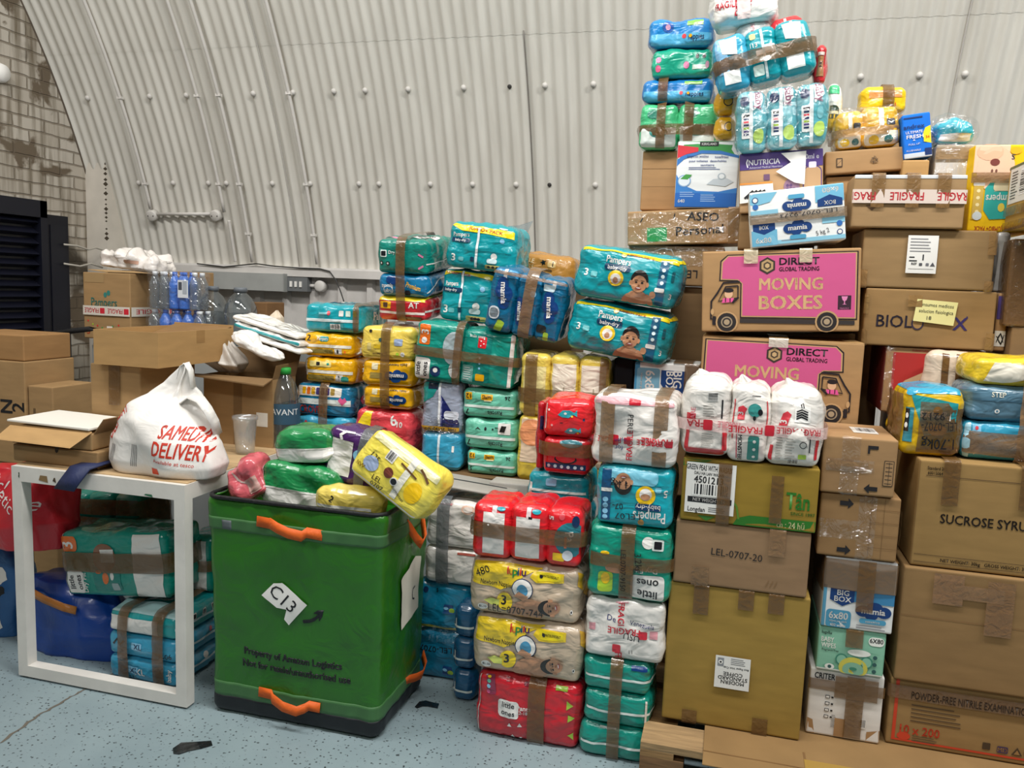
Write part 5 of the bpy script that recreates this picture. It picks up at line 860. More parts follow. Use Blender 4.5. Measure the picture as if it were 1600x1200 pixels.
k1 = at(658, 719, 596, 728, YB, base=TB2)
bundle(k1, .22, 'grey, navy and blue packs taped upright left of the mint stack', [(0, 1, 0, .43, '3aa0c4', [R('F', .44, .5, 0, 1, 'd8e8ee'), RR('F', .84, .6, .06, .16, 'paper', .01)]), (0, 1, .43, 1, '9aa2b4', [G('F', [(0, .55), (.3, .7), (.5, 1), (0, 1)], '1c8f88'), G('F', [(.5, .1), (.5, .75), (1, .2), (1, .1)], '1c2460'), R('F', .44, .5, 0, 1, 'e8eaec', 1), R('F', 0, 1, 0, .12, 'amber', 1), T('F', .5, .06, .07, 'CA CRUZ  3051', 'ink', 0, w=.8), RR('F', .78, .36, .3, .16, 'dfe4f0', .06), RR('F', .3, .92, .2, .14, '15233a', .01)])], [('clear_tape', 'cling', hband(.5, .1, 'ffffff', 'FR'))])
# green bundle lying on the mint stack
lo = at(646, 803, 512, 606, YB-.02, base=None, tilt=4); lo.c[2] += .008
bundle(lo, .23, 'bundle of two green packs with brown tape cross, resting on the mint stack', [(0, .47, 0, 1, 'green_teal', [RR('F', .2, .78, .2, .34, 'orange', .03), T('F', .2, .82, .14, '3', 'white', 90), E('F', .2, .68, .05, .05, 'paper'), E('F', .85, .6, .2, .28, 'b8c8cc')]+little('F', .2, .2, .3, 90)+[E('F', .5, .18, .09, .09, 'navy'), E('F', .5, .2, .04, .04, 'white'), E('F', .9, .24, .1, .14, 'd2d6d4')]), (.46, 1, .03, .97, 'green_teal', [R('F', .9, 1, 0, 1, 'efeae2', 1), RR('F', .45, .5, .24, .86, '0b7d72', .04), RR('F', .4, .78, .15, .2, 'red', .02)]+[E('F', .38+.05*(k % 2), .72+.04*k, .012, .012, 'white') for k in range(4)]+[E('F', .39, .5-.09*k, .02, .02, 'sky') for k in range(3)]+[RR('F', .41, .16, .16, .12, 'amber', .02), RR('F', .17, .2, .22, .3, '6fb0a6', .02)]+LINES('F', .1, .26, .08, .32, 6, 'dfeae6')+[T('F', .3, .88, .05, 'little ones', 'white', 0)], dict(fins='R'))],
       [('packing_tape', 'tape', hband(.5, .08, TB, 'LFR')), ('packing_tape', 'tape', vband(.45, .04, TB, 'FT'))])
# stack of green, blue and red boxes bound together
d1 = at(588, 668, 380, 503, YM+.04, base=up(mm)); d1.tilt = 1; d1.pitch = 7; d1.c[2] += .016
bundle(d1, .33, 'green, blue and red packs bound by one tape on top of the yellow bundle', [(0, .97, 0, .3, 'c8202c', [R('F', 0, 1, .86, 1, 'f2d21c', 1), seam(v=.36, c='f0e0dc', h=.05), RR('F', .18, .66, .5, .3, 'amber', .03), RR('F', .18, .66, .2, .2, '5a3a2a', .03), T('F', .75, .7, .24, 'AT', 'white', 0), E('F', .72, .2, .06, .08, 'coral'), R('F', .55, .9, .02, .22, '5a2028'), R('T', 0, 1, 0, 1, 'f2d21c', 1), R('R', 0, 1, .4, .48, 'f0e0dc', 1)]), (.03, 1, .3, .58, '1277a6', [E('F', .3, .75, .3, .22, 'deepblue'), T('F', .2, .5, .2, 'mamia', 'white', 0, w=.22), RR('F', .22, .3, .45, .34, 'white', .15), RR('F', .22, .3, .4, .28, '1277a6', .13), T('F', .22, .3, .16, 'ubu', 'white'), T('F', .72, .5, .22, 'Premium', 'amber', -14, w=.3), RR('F', .6, .18, .26, .28, 'ink', .08), S('R', [(0, .2), (.4, .75), (1, .8)], .006, 'white')]), (0, 1, .58, 1, '0f8576', [RR('F', .15, .58, .2, .2, 'dfeae4', .03), RR('F', .15, .58, .14, .14, 'ink', .02), T('F', .36, .62, .09, 'Dry Fit', 'white'), E('F', .1, .3, .06, .06, 'ink'), E('F', .24, .3, .06, .06, 'ink'), E('F', .1, .3, .03, .03, 'white'), E('F', .24, .3, .03, .03, 'white'), P('F', .87, .55, .14, RRp(1.2, .4, .1), 'e58ab0', -30), P('F', .87, .22, .14, RRp(1.2, .4, .1), 'e58ab0', 30), S('R', [(0, .3), (.5, .35), (1, .45)], .005, 'white'), P('T', .12, .3, .2, RRp(1.5, .6, .2), 'e58ab0')]+little('T', .75, .4, .25, 180))],
       [('packing_tape', 'tape', vband(.5, .09, TB, 'FTB'))])
# jumbo pair
j1 = at(688, 770, 426, 507, YB+.10, tilt=4); j2 = at(695, 806, 358, 432, YB+.06, tilt=5); j1.c[2] += .01; j2.c[2] += .024
PD = [T('F', .13, .22, .15, '3', 'white', 0, bold=.03), RR('F', .24, .2, .12, .09, '6fc0c4', .03), T('F', .2, .72, .09, 'Pampers', 'white', 4, w=.24), RR('F', .2, .6, .46, .09, '123f5e', .03), T('F', .2, .6, .05, 'baby-dry', 'white', 0), E('F', .8, .66, .05, .05, 'sky'), R('F', .48, .95, .4, .412, '0a6f78'), E('F', .7, .32, .07, .07, 'white'), RR('F', .68, .22, .22, .1, 'c8dfe0', .04), RR('F', .4, .22, .08, .1, '123f5e', .02), RR('F', .72, .07, .42, .12, 'c7b96a', .03)]+[E('F', .64+.06*k, .07, .035, .035, 'ink') for k in range(3)]
pack(j1, .24, 'lower turquoise jumbo pack with white strap, left of the tilted blue bundle', '0d99a2', [G('F', [(0, .86), (.3, .95), (1, .84), (1, .97), (.3, 1), (0, .99)], 'f4e018'), T('F', .3, .93, .06, 'JUMBO+ PACK', 'c03a2a', -4, w=.5), R('F', .38, .42, 0, 1, 'e6eef0', 1)]+PD, op=dict(wr=.003))
jp = pack(j2, .26, 'upper turquoise jumbo pack with yellow band, highest pack behind the blue bundle', '0d99a2', [G('F', [(.0, .93), (.2, .8), (.6, .78), (1, .72), (1, .9), (.6, .92), (.2, .95), (.05, 1)], 'f4e018'), T('F', .55, .85, .07, 'JUMBO+ PACK', 'c03a2a', -4, w=.5), R('F', .44, .475, 0, .9, 'e6eef0'), E('F', .8, .95, .1, .03, 'cfe8ea')]+PD, (), dict(wr=.0035, r=.032, taper=.06))
s = at(745, 797, 344, 362, YB+.12, tilt=-16); 
mb = MB(); hx = float(onY(770, 352, YB+.2)[0]); hz = j2.top-.005
mb.add([(-.05, 0, -.03), (.045, 0, -.03), (.075, .005, .045), (.02, 0, .02), (-.03, .004, .012), (-.05, .012, -.03), (.045, .012, -.03), (.075, .01, .045), (.02, .014, .02), (-.03, .012, .012)], [(0,1,2,3,4), (9,8,7,6,5), (0,5,6,1), (1,6,7,2), (2,7,8,3), (3,8,9,4), (4,9,5,0)], mat('cfd6d8', 'clear')); o = mb.build('torn_film', jp, False); jp.select_set(False)
o.location = (0.06, .12, j2.h-.0)
# blue bundle of three leaning right
bm_ = at(762, 880, 430, 533, YB-.05, tilt=9, pitch=4); bm_.c[2] += .012; BMD = lambda two: [R('F', 0, 1, .86, 1, '3f93c4', 1), R('F', .42, .56, .84, 1, 'eef2f4', 1)]
bundle(bm_, .2, 'bundle of three blue packs with round navy logos and pale tape, leaning right', [(0, .36, 0, 1, 'blue', BMD(1)+clo(.55, .62, .26, -80)+[RR('F', .3, .3, .18, .2, 'dfe4ea', .08), RR('F', .3, .3, .14, .15, '7d8890', .06), RR('F', .55, .1, .12, .2, 'lime', .03, -20)]), (.34, .68, .0, .98, 'blue', BMD(1)+clo(.3, .4, .24, -80)+[E('F', .7, .7, .05, .05, 'sky')]), (.66, 1, 0, .98, 'blue', BMD(1)+clo(.48, .55, .26, -80)+[RR('F', .25, .2, .2, .12, 'ink', .04), RR('F', .5, .08, .08, .16, 'lime', .03), RR('F', .3, .84, .2, .1, 'c8dfe6', .03)])], [('packing_tape', 'tape', vband(.54, .075, 'tapelight', 'FT')), ('packing_tape', 'tape', [R('F', 0, 1, .9, .96, 'tapelight', 1)])])
gd = at(800, 896, 396, 440, YB+.36, tilt=6); pack(gd, .22, 'gold pack lying behind the blue bundle and the baby packs', 'b8843a', [T('F', .22, .72, .16, 'LITTLE', 'e8d0a0', -4, w=.26), T('F', .22, .5, .16, 'ANGELS', 'e8d0a0', -4, w=.26), P('F', .5, .68, .12, [(math.cos(t*math.pi/5)*(1 if t % 2 else .45), math.sin(t*math.pi/5)*(1 if t % 2 else .45)) for t in range(10)], 'ink'), RR('F', .64, .66, .3, .24, 'd9b878', .06), T('F', .66, .66, .16, '1', 'ink')]+[E('F', .14+.07*k, .22, .05, .05, 'brown') for k in range(3)]+[E('F', .55, .2, .1, .06, 'e0b070'), E('F', .78, .15, .05, .08, 'a05a4a')], op=dict(r=.03, wr=.0035))
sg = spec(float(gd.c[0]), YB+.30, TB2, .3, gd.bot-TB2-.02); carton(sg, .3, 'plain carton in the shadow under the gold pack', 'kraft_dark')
# yellow and white bundle
yb = at(810, 948, 555, 720, YB-.03, base=TB2); YW_ = [R('F', .06, .94, .1, .86, 'f0e6d2'), R('F', .5, .54, .4, .5, 'b0a890')]
bundle(yb, .22, 'bundle of yellow and white packs with brown tape round it, below the baby packs', [(i/3, (i+1)/3, .52, 1, 'e9cf5a', YW_ if i else [R('F', .1, .9, .2, .8, 'ecdf9a')]) for i in range(3)]+[(i/3, (i+1)/3, 0, .52, 'e8c840', [R('F', .1, .9, .3, .95, 'f0d6b8'), E('F', .5, .75, .2, .2, 'e89a6a')]) for i in range(3)], [('packing_tape', 'tape', hband(.68, .055, TB, 'LFR')+[R('F', .06, .2, .52, 1, TB, 1), R('F', .9, 1, .52, 1, TB, 1)])])
# baby packs on cartons
BD = lambda n: [G('F', [(0, .9), (.3, .96), (.7, .9), (1, .84), (1, .93), (.7, .99), (.3, 1), (0, .97)], 'f4e018'), R('F', 0, 1, .95, 1, 'f4e018', 1), R('F', .8, .88, .0, .93, '155a7c'), T('F', .1, .48, .13, '3', 'white', 0, bold=.03), RR('F', .18, .46, .13, .1, '6fc0c4', .03), T('F', .4, .78, .13, 'Pampers', 'white', -2, w=.24, bold=.02), E('F', .44, .9, .05, .05, 'c9b23a'), RR('F', .4, .64, .5, .12, '123f5e', .04), T('F', .4, .64, .075, 'baby-dry', 'white', 0, bold=.01), E('F', .4, .44, .15, .15, 'f0cc2a'), E('F', .4, .43, .1, .1, 'white'), E('F', .4, .4, .05, .06, 'skin2')]+[E('F', .84, y, .035, .035, 'd8eef2') for y in (.85, .72, .6, .48)]+[RR('F', .83, .34, .18, .08, 'white', .02), T('F', .6, .93, .05, 'JUMBO+ PACK', 'c03a2a', -4, w=.28)]+baby('F', .63, .42, .34, 0, 'skin2')+[RR('F', .94, .62, .07, .2, '0b5a66', .02), T('F', .94, .25, .1, '3', 'white', 0, bold=.02), R('R', 0, 1, .9, 1, 'f4e018', 1)]
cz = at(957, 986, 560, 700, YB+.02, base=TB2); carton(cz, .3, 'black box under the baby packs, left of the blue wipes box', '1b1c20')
cs = at(990, 1090, 640, 700, YB-.02, base=TB2); carton(cs, .2, 'plain carton under the blue and white wipes box', 'kraft_dark')
wb = at(990, 1090, 568, 640, YB-.02, base=up(cs))
thing(wb, .2, 'wipes_box', 'blue and white wipes box standing on its end under the baby packs', 'wipes box', [('box_body', 0, 1, 0, 1, 'f0f0ec', [R('F', 0, .08, 0, 1, '3f8fb8', 1), RR('F', .22, .55, .5, .66, '7db4cc', .05), T('F', .25, .55, .2, '6x80', 'white', -90, bold=.02), T('F', .12, .55, .05, 'wipes per pack', 'white', -90), G('F', [(.42, .85), (.8, .85), (.8, .3), (.55, .3), (.42, .55)], 'deepblue'), T('F', .68, .66, .18, 'BIG', 'white', -90), T('F', .56, .6, .16, 'BOX', 'white', -90), E('F', .6, .06, .2, .14, '5a5a60'), R('F', .2, .5, .0, .2, 'tapelight')], CARD)], [('packing_tape', 'tape', [R('F', .78, 1, 0, 1, TB, 1), R('T', .6, .9, 0, 1, TB, 1)])])
y1 = at(887, 1046, 478, 559, YB-.06, tilt=8); y2 = at(898, 1060, 402, 485, YB-.08, tilt=7); y2.c[2] += .026
pack(y1, .22, 'lower turquoise pack printed with a smiling baby, on the wipes box', '0f9aa4', BD(1), op=dict(r=.032, wr=.0032, aniso=(.35, 1, 1), bulge=.014))
y2r = pack(y2, .22, 'upper turquoise pack printed with a smiling baby, top of the pair', '0f9aa4', BD(2), [('carry_strap', 'clear', [R('T', .55, .9, .45, .55, 'd8dcdc')])], op=dict(r=.032, wr=.0032, aniso=(.35, 1, 1), bulge=.014))
mb = MB(); hw_ = y2.w; mb.ribbon([(hw_*.12, .1, y2.h+.004), (hw_*.24, .1, y2.h+.03), (hw_*.33, .09, y2.h+.028), (hw_*.4, .06, y2.h-.01), (hw_*.47, .02, y2.h-.05)], (.0, .012, 0), mat('e2e6e6', 'clear'), .003); mb.build('carry_handle', y2r, False)
# ================================================================ right: pallet, cartons and the tower of packs
PZ = .144
px0, px1, py0, py1 = -.185, 1.35, 2.36, 3.5; pal = empty('pallet', ((px0+px1)/2, py0, 0), (0, 0, 0), 'rough wooden pallet under the stacked cartons', 'pallet'); pw = px1-px0; pd = py1-py0
for i in range(6): b = MB(); y = i*(pd-.13)/5; b.box((-pw/2, y, PZ-.024), (pw/2, y+.13, PZ-.002), mat('9a7c56' if i % 2 else 'a5875f', 'wood')); b.build('deck_board', pal, False)
for i in range(3): b = MB(); x = -pw/2+i*(pw-.1)/2; b.box((x, 0, PZ-.046), (x+.1, pd, PZ-.024), mat('a37e50', 'wood')); b.build('stringer_board', pal, False)
for i in range(3):
    for j in range(3): b = MB(); x = -pw/2+i*(pw-.13)/2; y = j*(pd-.13)/2; b.box((x, y, .0), (x+.13, y+.13, PZ-.046), mat('7d5c3a', 'wood')); b.build('block', pal, False)
cs_ = spec(.72, 2.29, PZ, 1.44, .004); sh = thing(cs_, 1.0, 'cardboard_sheet', 'large flat cardboard sheet laid over the pallet', 'cardboard', [('sheet_body', 0, 1, 0, 1, '8f7149', [R('T', 0, 1, .07, .075, 'kraft_line'), R('T', .2, .204, 0, .16, 'kraft_line'), R('T', .2, .48, .05, .12, 'a3823c')], dict(kind='card', r=.0015, bulge=0, wr=.0012))], parts=[1])
b = MB(); b.add([(-.72, 0, .004), (.72, 0, .004), (.72, -.05, -.12), (-.68, -.05, -.12), (-.72, .004, .0), (.72, .004, 0), (.72, -.046, -.12), (-.68, -.046, -.12)], [(3,2,1,0), (4,5,6,7), (0,4,7,3), (3,7,6,2), (2,6,5,1)], mat('8f7149', 'card')); b.build('front_flap', sh, False)
Z0 = PZ+.006; TBD = TB
# --- column of three cartons carrying the white packs
c1 = at(1038, 1255, 921, 1143, 2.51, base=Z0)
carton(c1, .33, 'large golden-brown carton with an upside-down white label, on the pallet', 'kraft_gold', [], [('packing_tape', 'tape', [R('F', u0, u1, v0, v1, TB, 1) for u0, u1, v0, v1 in ((.18, .29, .8, 1), (.5, .61, .87, 1), (.71, .82, .87, 1), (.15, .26, 0, .1), (.66, .77, 0, .12))]), ('shipping_label', 'print', [R('F', .37, .62, .3, .53, 'ecebe6'), T('F', .5, .345, .026, 'MODERN', 'ink', 180, bold=.02), T('F', .5, .375, .026, 'STANDARD', 'ink', 180, bold=.02), T('F', .5, .405, .026, 'COFFEE', 'ink', 180, bold=.02), T('F', .52, .45, .014, '8oz Paper Hot Cup', 'ink', 180, w=.18)]+LINES('F', .48, .6, .47, .52, 4, '77777a')+[R('F', .385, .43, .455, .515, '8f9296'), E('F', .407, .485, .015, .015, 'paper'), E('F', .407, .485, .007, .007, 'ink')], dict(label='white printed label')), ('handwriting', 'print', [T('T', .4, .1, .04, 'Bx2 Cups 2', 'ink', 0, bold=0, w=.18)])])
c2 = at(1052, 1262, 822, 919, 2.505, base=up(c1)); carton(c2, .33, 'plain brown carton with the handwriting LEL-0707-20', '97795a', [T('F', .47, .55, .11, 'LEL-0707-20', 'ink', -2, w=.38, bold=.0)]+[S('F', [(.7+.03*k, .1), (.72+.03*k, .2)], .003, '8a6a46') for k in range(3)], [('packing_tape', 'tape', [R('F', .14, .27, 0, .3, '8a6b49', 1), R('F', .7, .82, .6, 1, '8f7050', 1)])])
c3 = at(1063, 1276, 724, 816, 2.5, base=up(c2)); gr = '3f7a2a'
carton(c3, .32, 'olive and green carton with a white barcode label under the white packs', '9a7e30', [G('F', [(.0, .88), (.0, 1), (.22, 1), (.1, .9)], '2f6a1e'), G('F', [(.4, 0), (.43, .12), (.52, .18), (1, .18), (1, 0)], '2f7a22'), S('F', [(.38, .4), (.42, .3), (.44, .1)], .006, '5f8a2a'), G('F', [(.13, .1), (.2, .02), (.27, .1)], gr)]+[T('F', .86, .48, .26, 'Tân', '2f7a22', 0, bold=.03, w=.17), T('F', .9, .28, .05, 'SINCE 1997', gr, 0), T('F', .82, .09, .1, 'ch : 24 hũ', 'd8d49a', 0, w=.2)],
  [('shipping_label', 'print', [R('F', .03, .4, .14, .95, 'f0eee8'), T('F', .2, .87, .085, 'GREEN PEAS WITH WASABI', 'ink', -2, w=.34, bold=.015), T('F', .2, .78, .05, 'DAU HA LAN WASABI', 'ink', -2, w=.22), T('F', .2, .68, .11, '4501213', 'ink', -2, w=.22, bold=.02)]+BC('F', .08, .37, .42, .62, 12)+[R('F', .05, .38, .31, .4, 'ink'), T('F', .21, .355, .055, 'NET WEIGHT: 24', 'white', -1, w=.24, bold=.01), T('F', .12, .2, .075, 'Longdan', 'ink', 0, w=.13)]+LINES('F', .21, .36, .16, .25, 3, '66666a'), dict(label='white barcode label', e=.004)), ('packing_tape', 'tape', [R('F', .27, .37, 0, .98, TB, 1), R('F', .66, .75, .1, .85, TB, 1)])])
w3 = at(1064, 1284, 596, 724, 2.49, base=up(c3)); WH = 'ece7df'
redw = lambda l, r: ([R('F', 0, .14, .05, .36, 'd42c38', 1)] if l else [])+([R('F', .86, 1, .08, .42, 'd42c38', 1)] if r else [])+[R('F', .05, .95, 0, .06, 'c9323a', 1)]
wp = bundle(w3, .2, 'three white packs held together by red FRAGILE tape on the olive carton', [
  (0, .35, .04, 1, WH, redw(1, 1)+[R('F', .1, .9, .03, .1, 'c9323a', 1)]+BC('F', .5, .74, .72, .84, 4, True)+[R('F', .82, .86, .5, .74, 'ink'), RR('F', .15, .5, .14, .1, 'fragred', .01)]+LINES('F', .42, .7, .5, .66, 5, 'a8a49c')+LINES('F', .42, .72, .12, .3, 7, 'b9b5ad')+[T('F', .2, .52, .06, 'CARE', 'e0808a', 90)], dict(r=.028, wr=.0035, taper=.1, bulge=.014)),
  (.34, .63, 0, .96, WH, [R('F', 0, .06, .3, .8, 'd42c38', 1), R('F', .95, 1, .4, .8, 'd42c38', 1), P('F', .28, .64, .09, [(-.5, -1), (.5, -1), (.55, 0), (.8, .6), (.2, 1), (-.5, .7)], 'd9404c'), T('F', .26, .63, .07, '3', 'white', 90), E('F', .62, .68, .085, .085, '3f9a94'), E('F', .76, .66, .03, .04, 'ink'), E('F', .62, .58, .02, .03, 'ink'), RR('F', .64, .18, .14, .34, '3a8c82', .03), E('F', .66, .28, .02, .02, 'paper'), E('F', .66, .18, .02, .02, 'paper'), E('F', .66, .08, .02, .02, 'paper'), S('F', [(.2, .36), (.22, .2), (.24, .04)], .003, 'c04a5a'), T('F', .31, .18, .05, 'MONSTERS', 'ink', -88), S('F', [(.5, .86), (.76, .86)], .002, 'ink')], dict(r=.026, wr=.003, taper=.06)),
  (.62, 1, 0, .95, WH, [R('F', .9, 1, .1, .36, 'd42c38', 1), R('F', 0, .1, .06, .26, 'd42c38', 1), P('F', .27, .6, .1, [(-.5, -1), (.5, -1), (.6, 0), (.8, .8), (.2, 1.1), (-.3, .7)], 'd9404c', -8), T('F', .26, .57, .08, '3', 'white', 92, bold=.03), RR('F', .62, .68, .2, .2, 'f6f4ee', .01)]+[S('F', [(.5, .62+.03*k), (.6, .65+.03*k), (.72, .62+.03*k)], .004) for k in range(4)]+[S('F', [(.6, .76), (.58, .8), (.62, .82), (.64, .76)], .003)]+LINES('F', .16, .3, .08, .38, 9, 'a9a59d')+LINES('F', .34, .52, .08, .38, 8, 'b5b1a9', seed=8)+[E('F', .66, .3, .045, .045, 'ink'), E('F', .66, .3, .035, .035, WH), RR('F', .66, .14, .1, .06, 'lime', .01), R('F', .78, .8, .2, .4, 'ink')]+BC('F', .4, .6, .02, .1, 7), dict(r=.028, wr=.0035, taper=.12, bulge=.014))],
  [('fragile_tape', 'tape', [R('F', 0, 1, .36, .5, 'f0d0cc', 1), R('R', 0, 1, .36, .5, 'f0d0cc', 1), R('L', 0, 1, .36, .5, 'f0d0cc', 1)], dict(e=.011)), ('tape_print', 'print', [T('F', .1, .45, .09, 'FRA', 'b8323c', 182, bold=.02), RR('F', .19, .44, .11, .13, 'fragred', .02), T('F', .34, .46, .075, 'FRAGILE', 'e58a90', 180, w=.16), T('F', .46, .42, .08, 'FRAGILE', 'fragred', 180, w=.24, bold=.02), RR('F', .63, .43, .11, .13, 'fragred', .02), T('F', .78, .44, .075, 'FRAGILE', 'd0404a', 180, w=.2, bold=.02), T('F', .93, .44, .075, 'FRAG', 'd0404a', 180, w=.12, bold=.02)], dict(e=.0135))])
for fx, fz, sc_ in ((.15, .995, .8), (.47, .955, .6), (.8, .945, .6)):
    mbx_, bv = loft([(0, .05*sc_, .045, 0, 0, .3), (.012, .04*sc_, .034, -.006, 0, .6), (.024, .022*sc_, .016, -.016, 0, .9), (.032, .004, .004, -.022, 0, 0)], int(fx*100), .003, 30, 14, mat(WH, 'film')); o = mbx_.build('gathered_top', wp); o.location = ((fx-.5)*w3.w, .0, w3.h*fz-.012)
# --- column with the white box, wipes boxes and arrow boxes
k1 = at(1262, 1377, 1050, 1159, 2.57, base=Z0)
thing(k1, .3, 'printed_carton', 'white box with tick squares patched with brown tape, on the pallet', 'box', [('box_body', 0, 1, 0, 1, 'e9e6e0', [T('F', .2, .9, .085, 'CRITER', 'ink', 0, w=.28, bold=.03)]+[x for k in range(4) for x in (RR('F', .26, .6-.1*k, .06, .045, 'ink', .005), RR('F', .26, .6-.1*k, .045, .03, 'e9e6e0', .005), R('F', .31, .34, .585-.1*k, .61-.1*k, 'ink'))]+LINES('F', .33, .4, .14, .34, 9, '77736c')+BC('F', .72, .8, .2, .34, 5)+[G('F', [(0, 0), (.12, 0), (.08, .22), (0, .24)], 'b08a60'), G('F', [(.82, 0), (1, 0), (1, .2), (.82, .16)], 'b08a60'), R('F', .38, .52, .02, .3, 'b08a60')], CARD)], [('packing_tape', 'tape', [R('F', 0, 1, .7, .86, TB, 1), R('F', .5, .74, .04, .96, TB, 1), R('F', .34, .92, .62, .94, TB, 1)])])
k2 = at(1277, 1382, 984, 1051, 2.56, base=up(k1)); ge = '3f8a72'
thing(k2, .28, 'wipes_box', 'mint green baby wipes box above the white tick-square box', 'wipes box', [('box_body', 0, 1, 0, 1, '8cc4a8', [G('F', [(.1, .12), (.3, .2), (.5, .5), (.7, .55), (1, .5), (1, .0), (.1, 0)], '7ab79a'), R('F', 0, 1, 0, .05, 'e8eee6'), T('F', .12, .88, .07, 'lupilu', 'ink', 0, bold=.02), T('F', .14, .72, .11, 'BABY', 'f2f4ea', 0, w=.19, bold=.03), T('F', .16, .59, .11, 'WIPES', 'f2f4ea', 0, w=.22, bold=.03), T('F', .19, .48, .05, 'Fragrance Free', 'ink', 0, w=.25, bold=.01), RR('F', .86, .8, .32, .2, 'f0f2ea', .09), T('F', .86, .82, .1, '6X80', 'ink', 0, w=.2, bold=.02), E('F', .62, .5, .24, .08, 'eef2ea'), E('F', .37, .3, .13, .14, ge), E('F', .37, .3, .1, .11, '8cc4a8'), E('F', .74, .3, .13, .14, ge), E('F', .74, .3, .1, .11, '8cc4a8'), E('F', .55, .14, .3, .25, 'd9d25a'), E('F', .55, .1, .22, .17, '8cc4a8'), E('F', .55, .12, .08, .04, ge)]+[E('F', .86, y, .045, .045, '2f5a58') for y in (.44, .28, .12)]+[E('F', .2, .1, .1, .07, 'f0f2ea'), E('F', .2, .1, .04, .04, '2f5a58')], CARD)], [('packing_tape', 'tape', [R('F', .4, .66, .62, 1, TB, 1)])])
k3 = at(1286, 1398, 874, 983, 2.555, base=up(k2))
thing(k3, .28, 'wipes_box', 'blue and white big box of wipes, its upper half wrapped in brown tape', 'wipes box', [('box_body', 0, 1, 0, 1, 'eceeec', [R('F', 0, .05, 0, .6, '5aa0c0', 1), G('F', [(.1, .56), (.45, .56), (.45, .4), (.28, .32), (.1, .4)], 'deepblue'), T('F', .28, .51, .075, 'BIG', 'white', 0, bold=.02), T('F', .28, .42, .075, 'BOX', 'white', 0, bold=.02), RR('F', .24, .13, .32, .26, '4f9dc0', .05), T('F', .24, .18, .1, '6x80', 'white', 0, w=.27, bold=.02), T('F', .24, .1, .03, 'wipes per pack', 'white', 0, w=.25), T('F', .24, .04, .04, '480 wipes', 'white', 0, w=.22), R('F', .44, 1, .4, .56, '3f86b4', 1)]+mamia('F', .72, .3, .24)+[RR('F', .72, .15, .34, .07, '4fa0c4', .03), T('F', .72, .15, .035, 'sensitive', 'white', 0, w=.2)]+LINES('F', .5, .98, .02, .09, 2, '8a8a90'), CARD)], [('packing_tape', 'tape', [R('F', 0, 1, .56, .98, TB, 1), R('L', 0, 1, .5, .98, TB, 1), R('F', .46, .7, .28, .99, TB, 1), R('T', 0, 1, 0, 1, TB, 1)], dict(wr=.002))])
arrow = lambda u, v, s, rot=0: P('F', u, v, s, [(-1, .35), (.2, .35), (.2, .8), (1, 0), (.2, -.8), (.2, -.35), (-1, -.35)], '232022', rot)
k4 = at(1279, 1404, 774, 866, 2.55, base=up(k3))
carton(k4, .3, 'lower carton with black arrows wrapped in clear tape, on the taped wipes box', '9a7850', [arrow(.33, .86, .1), arrow(.34, .12, .1), R('F', .64, .645, 0, 1, 'kraft_line'), R('F', .8, .805, 0, 1, 'kraft_line')]+[R('F', .64, 1, .2*k, .2*k+.006, 'kraft_line') for k in range(1, 5)], [('clear_tape', 'cling', [R('F', .48, .7, 0, 1, 'ffffff', 1), R('F', 0, .5, .3, .6, 'ffffff', 1), R('R', 0, 1, .2, .8, 'ffffff', 1)], dict(wr=.002))])
k5 = at(1284, 1400, 684, 773, 2.54, base=up(k4))
carton(k5, .28, 'upper carton with black arrows wrapped in clear tape', 'a5825a', [arrow(.68, .13, .11, 180), R('F', .6, .74, .82, .88, '232022'), R('F', .6, .63, .74, .88, '232022'), RR('F', .9, .42, .16, .44, '2f2a26', .01), RR('F', .9, .42, .14, .42, 'a5825a', .01)]+[R('F', .855, .945, .24+.07*k, .25+.07*k, '2f2a26') for k in range(6)]+[R('F', .9, .905, .22, .62, '2f2a26'), R('T', .45, .8, .3, .7, 'e3ddd2')]+BC('T', .5, .8, .35, .65, 9), [('clear_tape', 'cling', [R('F', .05, .7, .4, .62, 'ffffff', 1), R('F', .25, .5, 0, 1, 'ffffff', 1), R('T', 0, 1, .3, .7, 'ffffff', 1)], dict(wr=.002)), ('packing_tape', 'tape', [R('F', .05, .62, .5, .58, '9a7a56', 1)])])
# --- big cartons at the right edge
e1 = at(1385, 1665, 1078, 1176, 2.59, base=Z0); rd = 'd0452a'
carton(e1, .34, 'brown carton with red border printed for examination gloves, lowest at the right edge', '9c7d50', [R('F', .03, .05, .1, 1, rd), R('F', .03, 1, .07, .1, rd), T('F', .19, .26, .13, '10 x 200', rd, 0, w=.23, bold=.02), E('F', .1, .15, .09, .06, rd)]+LINES('F', .13, .46, .36, .66, 5, '5a4630', .28)+LINES('F', .15, .32, .08, .18, 3, '6a5540')+[T('F', .96, .42, .2, 'L', rd, 0, bold=.03), RR('F', .66, .18, .14, .1, '4a3a58', .02), T('F', .66, .18, .06, 'MD', 'a27c4e', 0), P('F', .74, .18, .07, [(-1, -.7), (1, -.7), (0, 1)], '4a3a2a'), P('F', .74, .17, .04, [(-1, -.7), (1, -.7), (0, 1)], 'a27c4e'), P('F', .86, .18, .08, [(-1, 0), (0, .8), (1, 0), (.1, 0), (.1, -.9), (-.1, -.9), (-.1, 0)], '4a3a2a'), RR('F', .57, .2, .1, .1, '4a3a2a', .01), E('F', .8, .19, .05, .07, '4a3a2a'), E('F', .93, .18, .06, .07, '4a3a2a')], [('packing_tape', 'tape', [R('F', .0, 1, .72, .92, '7a5a3a', 1), R('L', 0, 1, .72, .92, '7a5a3a', 1)]), ('tape_print', 'print', [T('F', .53, .8, .11, 'POWDER-FREE NITRILE EXAMINATION GLOVES', '3a2c22', 0, w=.82, bold=.01)], dict(e=.0078))])
